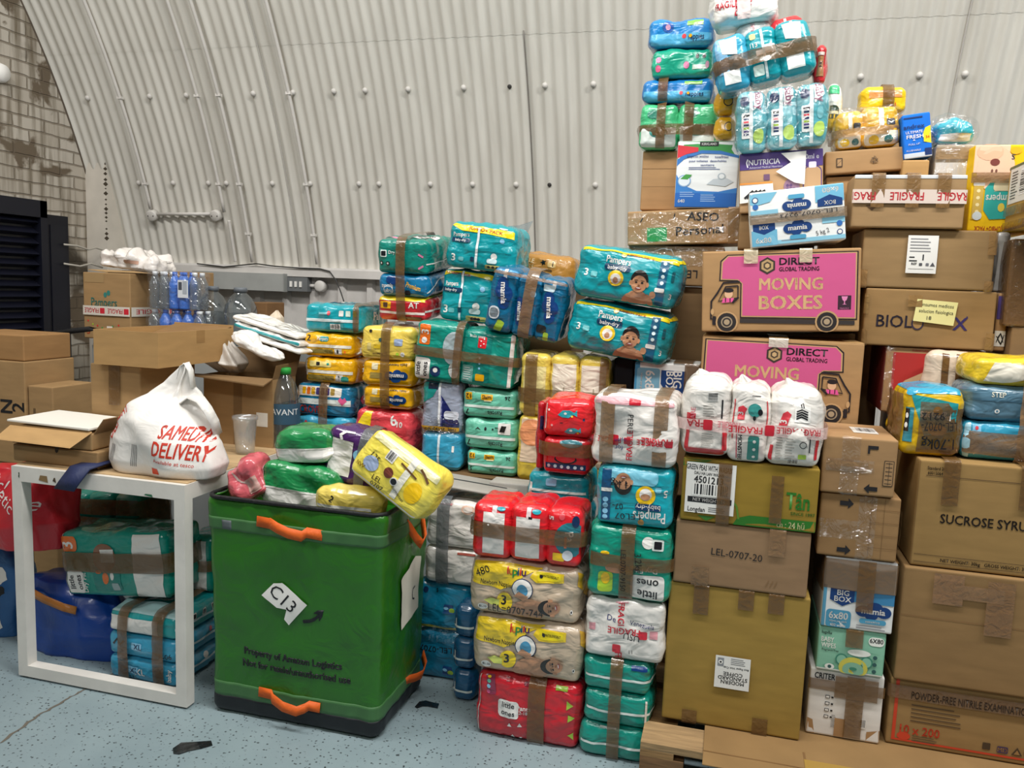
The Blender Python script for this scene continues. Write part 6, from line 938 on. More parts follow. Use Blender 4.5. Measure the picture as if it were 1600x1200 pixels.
e2 = at(1402, 1668, 899, 1078, 2.575, base=up(e1)); carton(e2, .35, 'big plain brown carton between the glove carton and the syrup carton', '92734b', [R('F', 0, 1, .58, .585, '8a663e')], [('packing_tape', 'tape', [R('F', .18, .36, .72, .98, '937050', 1), R('F', .5, .66, .5, .96, '8d6a48', 1), R('F', .3, .6, .78, .9, '917050', 1)]), ('handwriting', 'print', [T('T', .4, .35, .08, 'LEL', 'ink', 0, bold=.0), T('T', .6, .2, .1, 'Sanitary Pads', 'ink', 0, bold=0, w=.3)])])
e3 = at(1427, 1670, 727, 885, 2.59, base=up(e2)); carton(e3, .32, 'large brown carton printed SUCROSE SYRUP at the right edge', '9d7d4c', [R('F', .05, 1, .855, .86, '4a3826'), T('F', .12, .93, .03, 'Standard 200', '3a2c1e', 0, w=.13), T('F', .11, .885, .03, '60015064', '3a2c1e', 0, w=.1), T('F', .56, .47, .085, 'SUCROSE SYRUP NO.', '2a1f18', 0, w=.78, bold=.02), R('F', .02, 1, .11, .114, '4a3826'), R('F', .02, 1, .04, .044, '4a3826'), T('F', .5, .075, .03, 'NET WEIGHT: 30kg   GROSS WEIGHT: 31.24', '2a1f18', 0, w=.6), T('F', .72, .72, .025, 'BATCH', '8a6a44', 0), R('F', .0, .004, 0, 1, 'kraft_line')], [('packing_tape', 'tape', [R('F', .16, .27, .6, 1, TB, 1), R('T', .16, .27, 0, 1, TB, 1), R('F', .66, .78, .62, 1, TB, 1), R('T', .66, .78, 0, 1, TB, 1)])])
e4 = at(1408, 1503, 606, 702, 2.63, base=up(e3))
pack(e4, .2, 'brown-taped yellow and teal pack with handwriting, on the syrup carton', 'e9be1e', [G('F', [(.12, .9), (.9, .8), (.9, .4), (.4, .3)], '2a9aa0'), R('F', 0, .2, .2, .7, '3a8fa0'), T('F', .55, .6, .13, 'Pampers', 'white', 182, w=.5), E('F', .58, .68, .06, .06, 'gold'), E('F', .6, .4, .12, .08, 'skin'), R('F', .0, .12, .35, .68, 'ink'), E('F', .06, .44, .03, .04, 'white'), E('F', .06, .58, .03, .04, 'white'), E('F', .85, .1, .15, .08, 'skin2'), R('F', 0, 1, .93, 1, '2aa0c4', 1), R('T', 0, 1, 0, 1, '2aa0c4', 1), E('F', .1, .98, .12, .1, '2aa0c4')], [('packing_tape', 'tape', [R('F', .28, 1, .05, .8, TB, 1), R('R', 0, 1, .05, .8, TB, 1), R('L', 0, 1, .2, .9, TB, 1)], dict(wr=.003)), ('handwriting', 'print', [T('F', .62, .46, .12, 'LEL-0707-', 'ink', 183, w=.6, bold=0), T('F', .5, .6, .11, '9212', 'ink', 183, bold=0), T('F', .62, .2, .15, '1.70kg', 'ink', 183, w=.55, bold=.01)], dict(e=.0125))], op=dict(r=.028, wr=.003))
e5 = at(1506, 1670, 560, 722, 2.65, base=up(e3))
bundle(e5, .22, 'yellow, slate and blue packs under brown tape at the right edge', [(0, 1, 0, .38, '3aa3c4', [RR('F', .14, .8, .2, .26, 'sky', .05), E('F', .14, .82, .04, .06, 'coral'), T('F', .12, .22, .16, 'M', 'white', -20), R('F', 0, .08, 0, 1, 'a8d4e2', 1)]), (.02, 1, .38, .73, 'slate', [R('F', 0, 1, .58, .62, '466a7e', 1), T('F', .3, .76, .14, 'STEP', 'f0ecd8', 0, w=.14, bold=.02), E('F', .3, .3, .06, .06, 'paper'), E('F', .3, .3, .03, .03, 'slate')]), (.06, 1, .73, 1, 'ecc92e', [G('F', [(.1, .1), (.2, .85), (.5, .8), (.55, .3), (.3, .05)], 'efe8d6')])], [('packing_tape', 'tape', [R('F', .52, 1, 0, 1, '9a7650', 1), R('F', 0, 1, .05, .28, '8a6a48', 1)], dict(wr=.003))])
s = at(1487, 1530, 556, 592, 2.72); s.w = .09; pack(spec(float(s.c[0]), 2.885, e3.top+.004, .14, s.top-e3.top-.004), .05, 'brown and cream striped pack behind the yellow one at the right edge', 'd9c4ae', [R('F', .3, .45, 0, 1, 'brown', 1), R('F', .6, .8, 0, 1, 'brown', 1)])
# --- cartons standing behind
YR = 2.96
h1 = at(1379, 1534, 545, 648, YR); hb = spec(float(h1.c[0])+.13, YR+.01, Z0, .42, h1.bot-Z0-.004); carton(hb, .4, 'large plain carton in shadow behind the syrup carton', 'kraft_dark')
carton(h1, .3, 'carton with a red panel and curved stripe, under the one with the yellow note', 'b08a60', [R('F', .08, .78, .05, .92, 'b8302c'), G('F', [(.08, .18), (.25, .42), (.5, .62), (.78, .7), (.78, .76), (.48, .7), (.22, .5), (.08, .28)], 'd9b88e'), T('F', .52, .36, .3, 'M', 'e0c09a', 12, w=.22, bold=.05), R('L', 0, 1, 0, 1, '7a2a28', 1), T('F', .35, .96, .03, 'FURNITURE', 'b8302c', 0)], [('clear_tape', 'cling', [R('F', 0, .1, 0, 1, 'ffffff', 1)])])
h2 = at(1348, 1553, 453, 539, YR-.01, base=up(h1)); carton(h2, .3, 'brown carton with big dark capitals and a yellow note stuck on it', '9d7c50', [T('F', .24, .44, .21, 'BIOL', '2a2434', 0, w=.28, bold=.01), E('F', .42, .42, .1, .12, '3a3048'), E('F', .42, .42, .075, .095, 'a8824e'), T('F', .745, .44, .22, 'X', '3a2f6a', 0, bold=.02), E('F', .79, .56, .012, .012, '3a2f6a')], [('packing_tape', 'tape', [R('F', 0, .03, .55, .9, 'a08050', 1), R('F', .94, 1, 0, .3, '97764a', 1), R('F', 0, .035, 0, .28, '97764a', 1), R('F', .33, .44, .7, .9, '9c794a', 1)]), ('sticky_note', 'print', [G('F', [(.4, .84), (.71, .8), (.69, .4), (.38, .46)], 'efe6a0'), T('F', .56, .74, .06, 'insumos medicos', 'ink', -3, w=.24, bold=0), T('F', .55, .63, .06, 'solucion fisiologica', 'ink', -3, w=.26, bold=0), T('F', .5, .52, .065, '18', 'ink', 0, bold=0)], dict(label='yellow handwritten note'))])
h3 = at(1345, 1552, 359, 450, YR-.01, base=up(h2)); carton(h3, .3, 'plain carton with a white printed sheet, above the one with the yellow note', '9c7e56', [], [('packing_tape', 'tape', [R('F', .94, 1, .6, .98, 'a07c4e', 1), R('F', .94, 1, 0, .16, 'a07c4e', 1), R('F', 0, .05, 0, .3, 'a07c4e', 1)]), ('shipping_label', 'print', [R('F', .34, .57, .26, .9, 'edebe6')]+LINES('F', .36, .54, .6, .86, 5, '8a8a8c')+[R('F', .36, .4, .52, .54, 'ink'), R('F', .36, .42, .46, .48, 'ink'), R('F', .46, .47, .48, .58, 'ink'), T('F', .4, .42, .04, 'REF', 'ink'), RR('F', .45, .41, .05, .05, '55555a', .01), RR('F', .5, .41, .05, .05, '77777c', .01), P('F', .54, .41, .04, [(-1, -.7), (1, -.7), (0, 1)], '55555a'), R('F', .36, .55, .33, .335, 'ink')], dict(label='white printed sheet'))])
h4 = at(1331, 1507, 273, 356, YR-.03, base=up(h3)); carton(h4, .19, 'carton with upside-down FRAGILE tape and three brown tape strips', 'a3845d', [R('F', 0, 1, .93, 1, 'cdd0d2', 1), G('F', [(.12, .42), (.24, .44), (.18, .32)], '5a4026')], [('fragile_tape', 'print', [R('F', .0, 1, .46, .72, 'd9c8bc', 1)]+[T('F', u, .59, .15, 'FRAGILE', 'c42a34', 180, w=.3, bold=.02) for u in (.05, .48, .9)], dict(label='pale tape printed FRAGILE in red')), ('packing_tape', 'tape', [R('F', u, u+.12, .38, 1, '86663f', 1) for u in (.16, .47, .74)]+[R('T', u, u+.12, 0, 1, '86663f', 1) for u in (.16, .47, .74)])])
h5 = at(1517, 1628, 226, 357, 3.02, base=up(h3)); 
thing(h5, .25, 'printed_carton', 'yellow box with an upside-down baby face and teal panel at the upper right', 'box', [('box_body', 0, 1, 0, 1, 'f0c414', [R('F', .0, .5, .68, 1, 'eec3a4'), E('F', .32, .72, .2, .26, 'eec3a4', 180), E('F', .22, .92, .14, .1, 'e3b493'), E('F', .3, .8, .05, .04, '7a3a30'), E('F', .27, .7, .012, .02, '7a5040'), E('F', .33, .7, .012, .02, '7a5040'), E('F', .2, .6, .05, .02, '8a6450'), E('F', .42, .6, .05, .02, '8a6450'), G('F', [(.2, .5), (.3, .6), (.7, .62), (.7, .16), (.3, .14), (.2, .25)], '28a39a'), T('F', .42, .38, .085, 'Pampers', 'white', 180, w=.4, bold=.02), E('F', .45, .28, .035, .05, 'd9c24a'), RR('F', .45, .52, .2, .1, 'd0c4a0', .03), R('F', .04, .18, .14, .62, 'c4a44a'), RR('F', .11, .55, .12, .04, 'paper', .01)]+[E('F', .11, .47-.08*k, .02, .02, 'e8d8a0') for k in range(4)]+[E('F', .12, .18, .05, .05, 'cfd8d8'), T('F', .3, .035, .05, 'JUMBO+ PACK', 'c0402a', 180, w=.4, bold=.02), E('F', .58, .93, .06, .04, 'amber'), T('F', .55, .86, .06, 'S', 'navy', 180)], CARD)], [('packing_tape', 'tape', hband(.62, .06, 'tapelight', 'F'))])
h6 = at(1606, 1700, 246, 360, 2.79, base=up(h3), yaw=0, tilt=0); 
carton(h6, .2, 'box with a grey and white printed label turned sideways at the upper right edge', 'b8934a', [R('L', .1, .95, .4, .98, 'dedad0'), R('L', 0, 1, .95, 1, '4a5a2a', 1), R('F', .0, .6, .35, .98, 'dedad0', 1), R('F', .0, 1, .92, .96, '4a5a2a', 1)]+LINES('L', .2, .55, .45, .9, 10, '4a4a48')+BC('L', .62, .9, .5, .9, 3, True)+LINES('F', .05, .4, .42, .85, 9, '4a4a48')+BC('F', .06, .3, .62, .86, 3, True)+[R('F', .0, 1, .1, .2, 'amber', 1)], [('packing_tape', 'tape', hband(.28, .07, TB, 'FL')+hband(.06, .06, TB, 'FL'))])
s = at(1556, 1572, 364, 452, YR+.06, base=up(h2)); s.top = h3.top-.004; s.h = s.top-s.bot; s.c[2] = (s.top+s.bot)/2; thing(s, .2, 'cardboard_box', 'silver film-wrapped box just right of the carton with the white sheet', 'box', [('p', 0, 1, 0, 1, 'b9b7b4', [], dict(kind='card', r=.006, wr=.0035, step=.02, mk='bagfilm'))])
s = at(1556, 1574, 464, 540, YR+.02, base=h1.top+.003); s.top = h2.top-.002; s.h = s.top-s.bot; s.c[2] = (s.top+s.bot)/2; carton(s, .25, 'narrow purple and white box end right of the carton with the yellow note', 'b08a60', [R('F', 0, 1, .55, .95, 'violet', 1), R('F', 0, 1, .08, .35, 'efece6', 1), S('F', [(.1, .15), (.5, .3), (.9, .15)], .008), S('F', [(.1, .25), (.6, .12), (.9, .28)], .008)])
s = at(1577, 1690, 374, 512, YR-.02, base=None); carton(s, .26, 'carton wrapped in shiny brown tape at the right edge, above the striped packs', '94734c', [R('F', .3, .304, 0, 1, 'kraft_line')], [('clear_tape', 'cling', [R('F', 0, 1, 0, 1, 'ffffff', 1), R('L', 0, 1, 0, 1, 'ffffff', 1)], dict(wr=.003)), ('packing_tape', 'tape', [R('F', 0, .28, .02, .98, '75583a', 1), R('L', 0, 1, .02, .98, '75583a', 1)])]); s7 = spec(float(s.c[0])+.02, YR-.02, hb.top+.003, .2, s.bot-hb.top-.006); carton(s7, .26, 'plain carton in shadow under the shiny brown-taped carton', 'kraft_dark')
# --- pink truck boxes
def truck(flip):
    X = (lambda u: 1-u) if flip else (lambda u: u)
    g = lambda pts, c: G('F', [(X(a), b) for a, b in pts], c)
    st = lambda pts, w, c='241c20': S('F', [(X(a), b) for a, b in pts], w, c)
    pk = 'd2598c'; body = [(.17, .93), (.135, .86), (.13, .66), (.235, .65), (.265, .6), (.265, .2), (.97, .17), (.965, .94)]
    o = [g([(.165, .955), (.118, .88), (.112, .635), (.23, .628), (.25, .6), (.25, .17), (.985, .14), (.982, .965)], '241c20'), g([(.168, .942), (.126, .868), (.121, .648), (.232, .64), (.258, .6), (.258, .185), (.977, .155), (.974, .952)], 'c8a070'), g(body, pk)]
    o += [st([(.245, .62), (.14, .61), (.1, .48), (.062, .38), (.06, .16), (.13, .16)], .006), st([(.235, .57), (.155, .56), (.108, .38), (.235, .42), (.235, .57)], .005), E('F', X(.175), .47, .05, .055, 'e2b48e'), E('F', X(.175), .515, .06, .028, '241c20'), g([(.14, .42), (.21, .42), (.2, .37), (.13, .36)], 'e85a9c'), st([(.155, .42), (.155, .37)], .003), st([(.185, .42), (.185, .37)], .003), st([(.24, .43), (.2, .36)], .007), RR('F', X(.082), .14, .045, .11, '241c20', .01), E('F', X(.07), .25, .02, .04, 'c8a070')]
    o += [g([(.25, .165), (.97, .13), (.97, .08), (.25, .11)], '3a3230')]
    for u in (.165, .80): o += [E('F', X(u), .12, .135, .135, 'c8a070'), E('F', X(u), .12, .115, .115, '2b2626'), E('F', X(u), .12, .07, .07, 'a89478'), E('F', X(u), .12, .055, .055, '3a3230'), E('F', X(u), .12, .035, .035, 'b09a7c')]
    lu = .42 if not flip else .46
    hexa = [(math.sin(t*math.pi/3), math.cos(t*math.pi/3)) for t in range(6)]
    o += [P('F', lu, .81, .105, hexa, '3a2f28'), P('F', lu, .81, .08, hexa, 'b8986a'), P('F', lu, .81, .05, hexa, '4a3c30'), P('F', lu, .81, .03, hexa, 'c8a878'), T('F', lu+.2, .86, .085, 'DIRECT', '241c20', 0, w=.25, bold=.03), T('F', lu+.2, .765, .05, 'GLOBAL TRADING', '241c20', 0, w=.25), T('F', .57 if not flip else .42, .585, .145, 'MOVING', 'd9ae7e', 0, w=.4, bold=.03), T('F', .57 if not flip else .42, .36, .165, 'BOXES', 'd9ae7e', 0, w=.4, bold=.03)]
    if not flip: o += [RR('F', .905, .35, .15, .17, '3a2230', .005), P('F', .905, .38, .045, [(-.8, 1), (.8, 1), (.5, 0), (.12, -.3), (.12, -1), (.6, -1.2), (-.6, -1.2), (-.12, -1), (-.12, -.3), (-.5, 0)], 'e58ab8'), T('F', .905, .28, .02, 'FRAGILE', 'e58ab8', 0)]
    return o
YT = 2.86
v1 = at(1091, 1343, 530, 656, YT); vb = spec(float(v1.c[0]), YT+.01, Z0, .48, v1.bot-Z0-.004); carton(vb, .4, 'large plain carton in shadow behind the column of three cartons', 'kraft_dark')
v1r = carton(v1, .4, 'lower pink truck moving box, its cab at the right end', 'b08a5e', truck(True)+[R('T', 0, 1, 0, 1, 'b8925f', 1)], [('packing_tape', 'tape', [R('F', .42, .54, .9, 1, 'd8cfc2', 1), R('T', .42, .54, 0, 1, '9a7a52', 1)])])
v2 = at(1094, 1341, 394, 522, YT-.01, tilt=-3); v2.c[2] += .008
v2r = carton(v2, .4, 'upper pink truck moving box, its cab at the left end, tipped up to the right', 'b08a5e', truck(False)+[G('L', [(.1, .2), (.9, .2), (.8, .7), (.2, .7)], 'd2598c'), R('L', .2, .5, .3, .5, 'b08a5e')], [('packing_tape', 'tape', [R('F', .27, .36, .84, 1, 'd2c3a4', 1), R('F', .62, .7, .84, 1, 'd2c3a4', 1), R('T', .27, .36, 0, 1, 'c0a67c', 1)])])
b = MB(); w_, h_ = v1.w/2-.004, v1.h; b.add([(-w_, .005, h_), (w_, .005, h_), (w_, .395, h_), (-w_, .395, h_), (w_, .005, h_+.021), (w_, .395, h_+.021)], [(3,2,1,0), (0,1,4), (1,2,5,4), (2,3,5), (0,4,5,3)], mat('a3835a', 'card')); b.build('top_flap', v1r, False)
z1 = at(1171, 1318, 304, 392, YT-.02, tilt=-7); z1.c[2] += .022
def mam(rot, v, k=1): return mamia('F', .5, v, .26, rot)+[RR('F', .5, v-(.17 if rot == 0 else -.17), .28, .075, '4fa0c4', .03), G('F', [(.0, .97), (.3, .97), (.22, .8), (.05, .75), (0, .78)] if rot else [(0, .03), (.3, .03), (.24, .2), (0, .22)], '7cbcd6')]
thing(z1, .26, 'wipes_box', 'blue and white wipes box with tape across its middle on the upper pink truck box', 'wipes box', [('box_body', 0, 1, 0, 1, 'eef0ee', [R('F', 0, 1, .03, .1, '8cc6dc'), R('F', .7, 1, .7, 1, '6fb4d2', 1), R('F', 0, .28, .02, .3, '6fb4d2'), R('F', .76, 1, .32, .45, '8cc6dc'), R('F', 0, .3, .56, .66, '8cc6dc')]+mam(180, .68)+mam(0, .3)+[G('F', [(.72, .62), (.98, .62), (.98, .74), (.85, .82), (.72, .74)], 'deepblue'), T('F', .85, .68, .07, 'BOX', 'white', 180, w=.12), T('F', .86, .9, .085, '6x80', 'white', 180, w=.17, bold=.02), T('F', .13, .12, .09, '6x80', 'white', 0, w=.17, bold=.02), G('F', [(.02, .42), (.26, .42), (.26, .3), (.14, .22), (.02, .3)], 'deepblue'), T('F', .14, .35, .07, 'BOX', 'white', 0, w=.1), E('F', .06, .85, .055, .055, 'deepblue'), E('F', .06, .85, .04, .04, 'white'), E('F', .06, .73, .05, .05, '2f6ab4'), E('F', .94, .3, .05, .05, '2f6ab4'), E('F', .94, .15, .05, .05, 'deepblue'), E('F', .94, .15, .035, .035, 'white'), T('F', .76, .18, .08, '5 kg 2', 'ink', 12, bold=0, w=.14)]+LINES('F', .32, .68, .06, .1, 1, '8a8f96'), CARD)], [('packing_tape', 'tape', hband(.5, .085, '8a7358', 'FR')), ('handwriting', 'print', [T('F', .62, .53, .07, 'LEL-0707-9273', 'ink', 181, w=.6, bold=0)], dict(e=.008))])
# --- cartons behind the truck boxes
a0 = at(1044, 1105, 448, 640, 3.24); a0.bot = Z0; a0.h = a0.top-Z0; a0.c[2] = (a0.top+Z0)/2; carton(a0, .25, 'tall dim carton with a pink mark between the baby packs and the truck boxes', 'kraft_dark', [R('F', .25, .6, .55, .66, 'a03a6a'), R('F', .3, .55, .46, .54, 'a03a6a')])
a1 = at(980, 1104, 384, 447, 3.22, base=up(a0)); a1.w += .06; a1.c[0] += .03; carton(a1, .27, 'film-wrapped brown carton with upside-down writing, under the one marked ASEO Personal', '9a7a54', [T('F', .6, .3, .2, 'LEL-0', 'ink', 180, w=.28, bold=0)], [('clear_tape', 'cling', [R('F', 0, 1, .5, 1, 'ffffff', 1)], dict(wr=.003))])
a2 = at(979, 1154, 330, 384, 3.2, tilt=-3); a2.c[2] += .006; carton(a2, .28, 'taped carton handwritten ASEO Personal with a green patch', 'ae8a60', [T('F', .68, .78, .24, 'ASEO', 'ink', -4, w=.28, bold=.02), T('F', .65, .4, .26, 'Personal', 'ink', 2, w=.42, bold=.015), R('F', .18, .36, .1, .5, '1f9a4a'), S('F', [(.12, .68), (.14, .8)], .004), S('F', [(.42, .75), (.43, .9)], .004)], [('clear_tape', 'cling', [R('F', 0, 1, .05, .95, 'ffffff', 1)], dict(wr=.0035)), ('packing_tape', 'tape', [R('F', .9, 1, 0, 1, '9c7c56', 1)])])
az = a2.top+.016
a3 = at(1006, 1057, 236, 330, 3.34, base=az); a3.w += .02; carton(a3, .16, 'plain carton standing behind the blue and white wipes carton', 'b08a60', [R('F', 0, 1, .7, .705, 'kraft_line'), R('F', 0, 1, .4, .403, 'kraft_line')])
a4 = at(1056, 1153, 220, 322, 3.22, base=az, tilt=0)
thing(a4, .105, 'wipes_box', 'blue, white and green box of flushable wipes beside the purple-topped carton', 'wipes box', [('box_body', 0, 1, 0, 1, 'f2f4f4', [R('F', 0, 1, 0, .22, '2a6cc0', 1), G('F', [(0, .2), (0, .5), (.1, .35), (.35, .25), (.7, .24), (1, .3), (1, .2)], '3f86d0'), G('F', [(0, 1), (1, 1), (1, .78), (.7, .84), (.3, .84), (0, .7)], '3f9a4a'), G('F', [(0, .72), (.12, .8), (.4, .86), (.7, .85), (1, .78), (1, .74), (.7, .8), (.4, .81), (.12, .73), (0, .62)], '3a78c0'), G('F', [(0, .94), (.34, .9), (.34, .84), (.15, .8), (.0, .74)], 'd8303c'), R('F', .36, .66, .92, .985, 'ink'), T('F', .51, .952, .035, 'KIRKLAND', 'white', 0, w=.24, bold=.03), T('F', .34, .77, .035, 'Lingettes jetables', '2a4a9a', 0, w=.34, bold=.01), T('F', .72, .76, .035, 'toallitas', '2a4a9a', 0, w=.22, bold=.01), T('F', .5, .7, .03, 'pour toilettes  desechables', '2a4a9a', 0, w=.6), T('F', .5, .64, .03, 'sanitaire', '2a4a9a', 0, w=.22)]+LINES('F', .2, .8, .56, .61, 2, '5a6a9a')+[P('F', .72, .4, .1, [(-2, -.5), (-1, .3), (1, .4), (2, -.1), (.8, -.8)], 'c9d2d8'), E('F', .74, .47, .06, .05, 'b5c0c8'), E('F', .74, .47, .04, .035, 'eef2f4'), E('F', .14, .4, .1, .09, '8cb4dc'), E('F', .14, .4, .085, .075, 'e8f0f6'), P('F', .16, .46, .08, [(-1, -.4), (0, .5), (1.2, .4), (.4, -.5)], '4aa04a'), T('F', .11, .1, .05, '640', 'white', 0, bold=.03)]+LINES('F', .08, .36, .15, .24, 3, 'a8c8ee')+LINES('F', .42, .7, .08, .2, 4, 'a8c8ee'), CARD)])
a5 = at(1155, 1285, 236, 330, 3.06, tilt=-4); 
thing(a5, .14, 'printed_carton', 'brown carton with purple top band, bottle outline and torn white label', 'box', [('box_body', 0, 1, 0, 1, 'b5916a', [R('F', 0, 1, .72, 1, '4a3478', 1), T('F', .3, .84, .09, 'NUTRICIA', 'f0eef4', 0, w=.38, bold=.02), T('F', .32, .755, .035, 'Advanced Medical Nutrition', 'd8d4e4', 0, w=.4), T('F', .87, .88, .08, '0ml e', 'e8e6ee', 0, w=.16), RR('F', .875, .47, .3, .5, '4a3478', .1), RR('F', .875, .47, .27, .47, 'b5916a', .09), RR('F', .875, .74, .12, .1, 'd8cce0', .02), RR('F', .33, .58, .1, .1, '6a4a68', .01), E('F', .63, .4, .13, .14, '8a6a80')]+[E('F', .58+.04*(k % 4), .3+.06*(k//4), .025, .025, '5a3f6a') for k in range(10)]+[S('F', [(.1, .9), (.085, .84), (.1, .76)], .004, 'f0eef4')], CARD)],
  [('shipping_label', 'print', [G('F', [(.5, .96), (.8, .97), (.78, .42), (.66, .46), (.44, .66), (.62, .8)], 'ece9e4'), G('F', [(0, .5), (.4, .5), (.42, .2), (0, .16)], 'ece9e2'), R('F', 0, .4, .47, .5, 'd98a3a')]+[S('F', [(.06+.03*k, .24), (.16+.05*k, .36), (.2+.04*k, .28)], .008) for k in range(4)], dict(label='torn white label'))])
us = spec(float(a5.c[0]), 3.08, v2.top+.02, .26, a5.bot-v2.top-.03)
if us.h > .03: carton(us, .12, 'plain carton under the purple-topped one', 'kraft_dark')
# --- tower of packs at the top
b1 = at(999, 1119, 160, 235, 3.3, base=up(a3)); GD = lambda: [R('F', 0, 1, .0, .45, 'dfe6df', 1), E('F', .5, .35, .2, .12, '4a9a90'), E('F', .35, .75, .14, .1, '3a8a74')]
bundle(b1, .2, 'green and white packs crossed with brown tape on the plain carton', [(0, .5, 0, 1, '4cc084', GD()), (.5, 1, .05, 1, '4cc084', GD())], [('packing_tape', 'tape', hband(.4, .12, TB, 'LF')+[R('F', .22, .34, 0, 1, TB, 1), R('F', .58, .7, 0, 1, TB, 1)], dict(wr=.003))])
BL = lambda: [R('F', 0, 1, 0, .45, '58b4de', 1), E('F', .3, .7, .2, .2, '2e5fae'), E('F', .3, .68, .09, .1, 'e0a8c8'), R('F', .6, .85, .72, .92, '8ccc5a'), T('F', .75, .32, .2, 'nappies', 'navy', 0, w=.25), E('F', .56, .35, .08, .08, 'coral'), E('F', .66, .34, .06, .06, 'amber')]
b2_ = at(1003, 1113, 122, 158, 3.3, base=up(b1)); pack(b2_, .2, 'blue pack with a brown tape band, lowest of the three blue and green packs', '1a7ac0', BL(), [('packing_tape', 'tape', vband(.3, .07))])
b3_ = at(1017, 1113, 74, 120, 3.3, base=up(b2_)); pack(b3_, .2, 'shiny green pack with pink spots between the two blue packs', '1fa888', [E('F', .12, .6, .1, .1, 'e58ab0'), E('F', .12, .3, .1, .12, 'e06a90'), E('F', .58, .4, .1, .12, 'e58ab0'), E('F', .75, .7, .06, .08, 'ink'), E('F', .86, .7, .06, .08, 'ink'), R('F', .68, .92, .25, .4, 'cfe0d0'), E('F', .92, .4, .07, .12, 'd9a0b8')], op=dict(wr=.0035))
b4_ = at(1014, 1113, 28, 73, 3.3, base=up(b3_)); pack(b4_, .2, 'shiny blue pack highest of the left tower', '1f86cc', BL(), op=dict(wr=.0035))
t1 = at(1151, 1291, 136, 235, 3.02, tilt=-4); t1.c[2] += .008; LT = lambda: [R('F', .42, .54, 0, 1, 'dfeaea', 1), E('F', .24, .82, .085, .085, '1a2f5a'), G('F', [(.56, 1), (.9, .98), (.94, .8), (.58, .66)], 'eef0ee'), T('F', .76, .84, .13, 'Baby', '8a4a6a', -84), RR('F', .3, .42, .16, .42, 'eef0ee', .03), R('F', .2, .42, .56, .6, 'ink')]+[R('F', .22, .4, .26+.05*k, .29+.05*k, c) for k, c in enumerate(('navy', 'violet', 'lime', 'navy', 'coral', 'navy'))]+[E('F', .76, .24, .1, .12, 'b8d86a'), E('F', .76, .5, .05, .1, '7ab8c0')]
bundle(t1, .14, 'three light teal packs standing side by side in clear film on the purple-topped carton', [(i*.335, .33+i*.335, -.02+.02*i, .96+.02*i, '5aa9b4', LT()) for i in range(3)], [], wrap=True)
yz = up(a5)+.012
y1_ = at(1117, 1150, 140, 216, 3.2, base=None); y1_.c[2] += 0; pack(spec(float(y1_.c[0]), 3.2, y1_.bot, y1_.w, y1_.h/2-.002), .09, 'lower amber pack between the green bundle and the light teal packs', 'd9a31c', [E('F', .7, .5, .2, .2, 'ink'), E('F', .7, .5, .16, .16, 'd9a31c')]); pack(spec(float(y1_.c[0]), 3.2, y1_.bot+y1_.h/2, y1_.w, y1_.h/2), .09, 'upper amber pack between the green bundle and the light teal packs', 'd9a31c', [E('F', .6, .5, .2, .2, 'ink'), E('F', .6, .5, .16, .16, 'd9a31c'), R('F', 0, 1, .9, 1, 'yellow', 1)])
ysup = spec(float(y1_.c[0]), 3.2, a4.bot, .09, y1_.bot-a4.bot-.003)
t2 = at(1116, 1268, 50, 138, 3.06, tilt=-13); t2.c[2] += .022; TL = lambda c: [R('F', .2, .7, .1, .34, 'eef0ec'), G('F', [(.25, .66), (.7, .6), (.75, .95), (.2, .95)], 'e4e8e6')]
bundle(t2, .15, 'tilted bundle of teal and pale blue packs with crumpled brown tape', [(0, .34, 0, 1, '3a9fc0', [R('F', 0, .4, .3, 1, '8cc0e4', 1)]+TL(0)), (.33, .66, .02, 1.0, '1296a2', [R('F', .5, .58, 0, 1, 'dfeeee', 1), RR('F', .25, .85, .12, .12, 'd9d890', .03), T('F', .25, .68, .08, '113', 'white'), RR('F', .4, .52, .12, .1, 'paper', .02), RR('F', .78, .56, .24, .16, 'paper', .02), RR('F', .3, .2, .2, .2, 'd2e8e0', .03)]), (.65, 1, .0, .98, '1296a2', TL(1)+[R('F', .44, .52, .8, 1, 'e4eeee', 1)])], [('packing_tape', 'tape', hband(.46, .13, TB, 'LFR'), dict(wr=.003))], wrap=False)
f1_ = at(1111, 1214, -48, 46, 3.12, tilt=-6); f1_.c[2] += .03; pack(f1_, .16, 'white pack wound in red FRAGILE tape at the very top of the tower', 'e9e6e0', [T('F', .2, .3, .12, 'FRAGILE', 'fragred', 0, w=.4, bold=.02), T('F', .74, .42, .12, 'FRAGILE', 'fragred', 0, w=.4, bold=.02), T('F', .42, .4, .12, 'FRAGILE', 'fragred', 84, bold=.02), T('F', .55, .3, .12, 'FRAGILE', 'fragred', 80, bold=.02), RR('F', .26, .5, .3, .2, '4aa06a', .06), T('F', .28, .5, .14, 'lup', 'navy', 0), R('F', .38, .58, 0, 1, 'efd9d4')], op=dict(r=.03, wr=.006))
f2_ = at(1204, 1254, 24, 58, 3.14, tilt=-8); pack(f2_, .12, 'red and white pack beside the topmost white FRAGILE pack', 'd8282f', [G('F', [(.2, 0), (.3, .5), (.6, .7), (.8, .3), (.8, 0)], 'eceae6'), R('F', .42, .5, .6, 1, 'f0dcd8', 1)], op=dict(r=.026))
f3_ = at(1150, 1202, 32, 62, 3.16, tilt=-8); pack(f3_, .12, 'small white pack tucked under the topmost white pack', 'ece4de', [T('F', .5, .5, .2, 'CARE', 'e09aa0', 90)])
p1_ = at(1274, 1291, 68, 132, 3.16); pack(p1_, .1, 'narrow red and brown taped pack at the right of the tilted teal bundle', 'c02a30', [R('F', 0, 1, .2, .7, 'a87a50', 1), T('F', .5, .5, .1, 'FR', 'ink', 90), R('F', 0, 1, .72, .8, 'efe0d8', 1)])
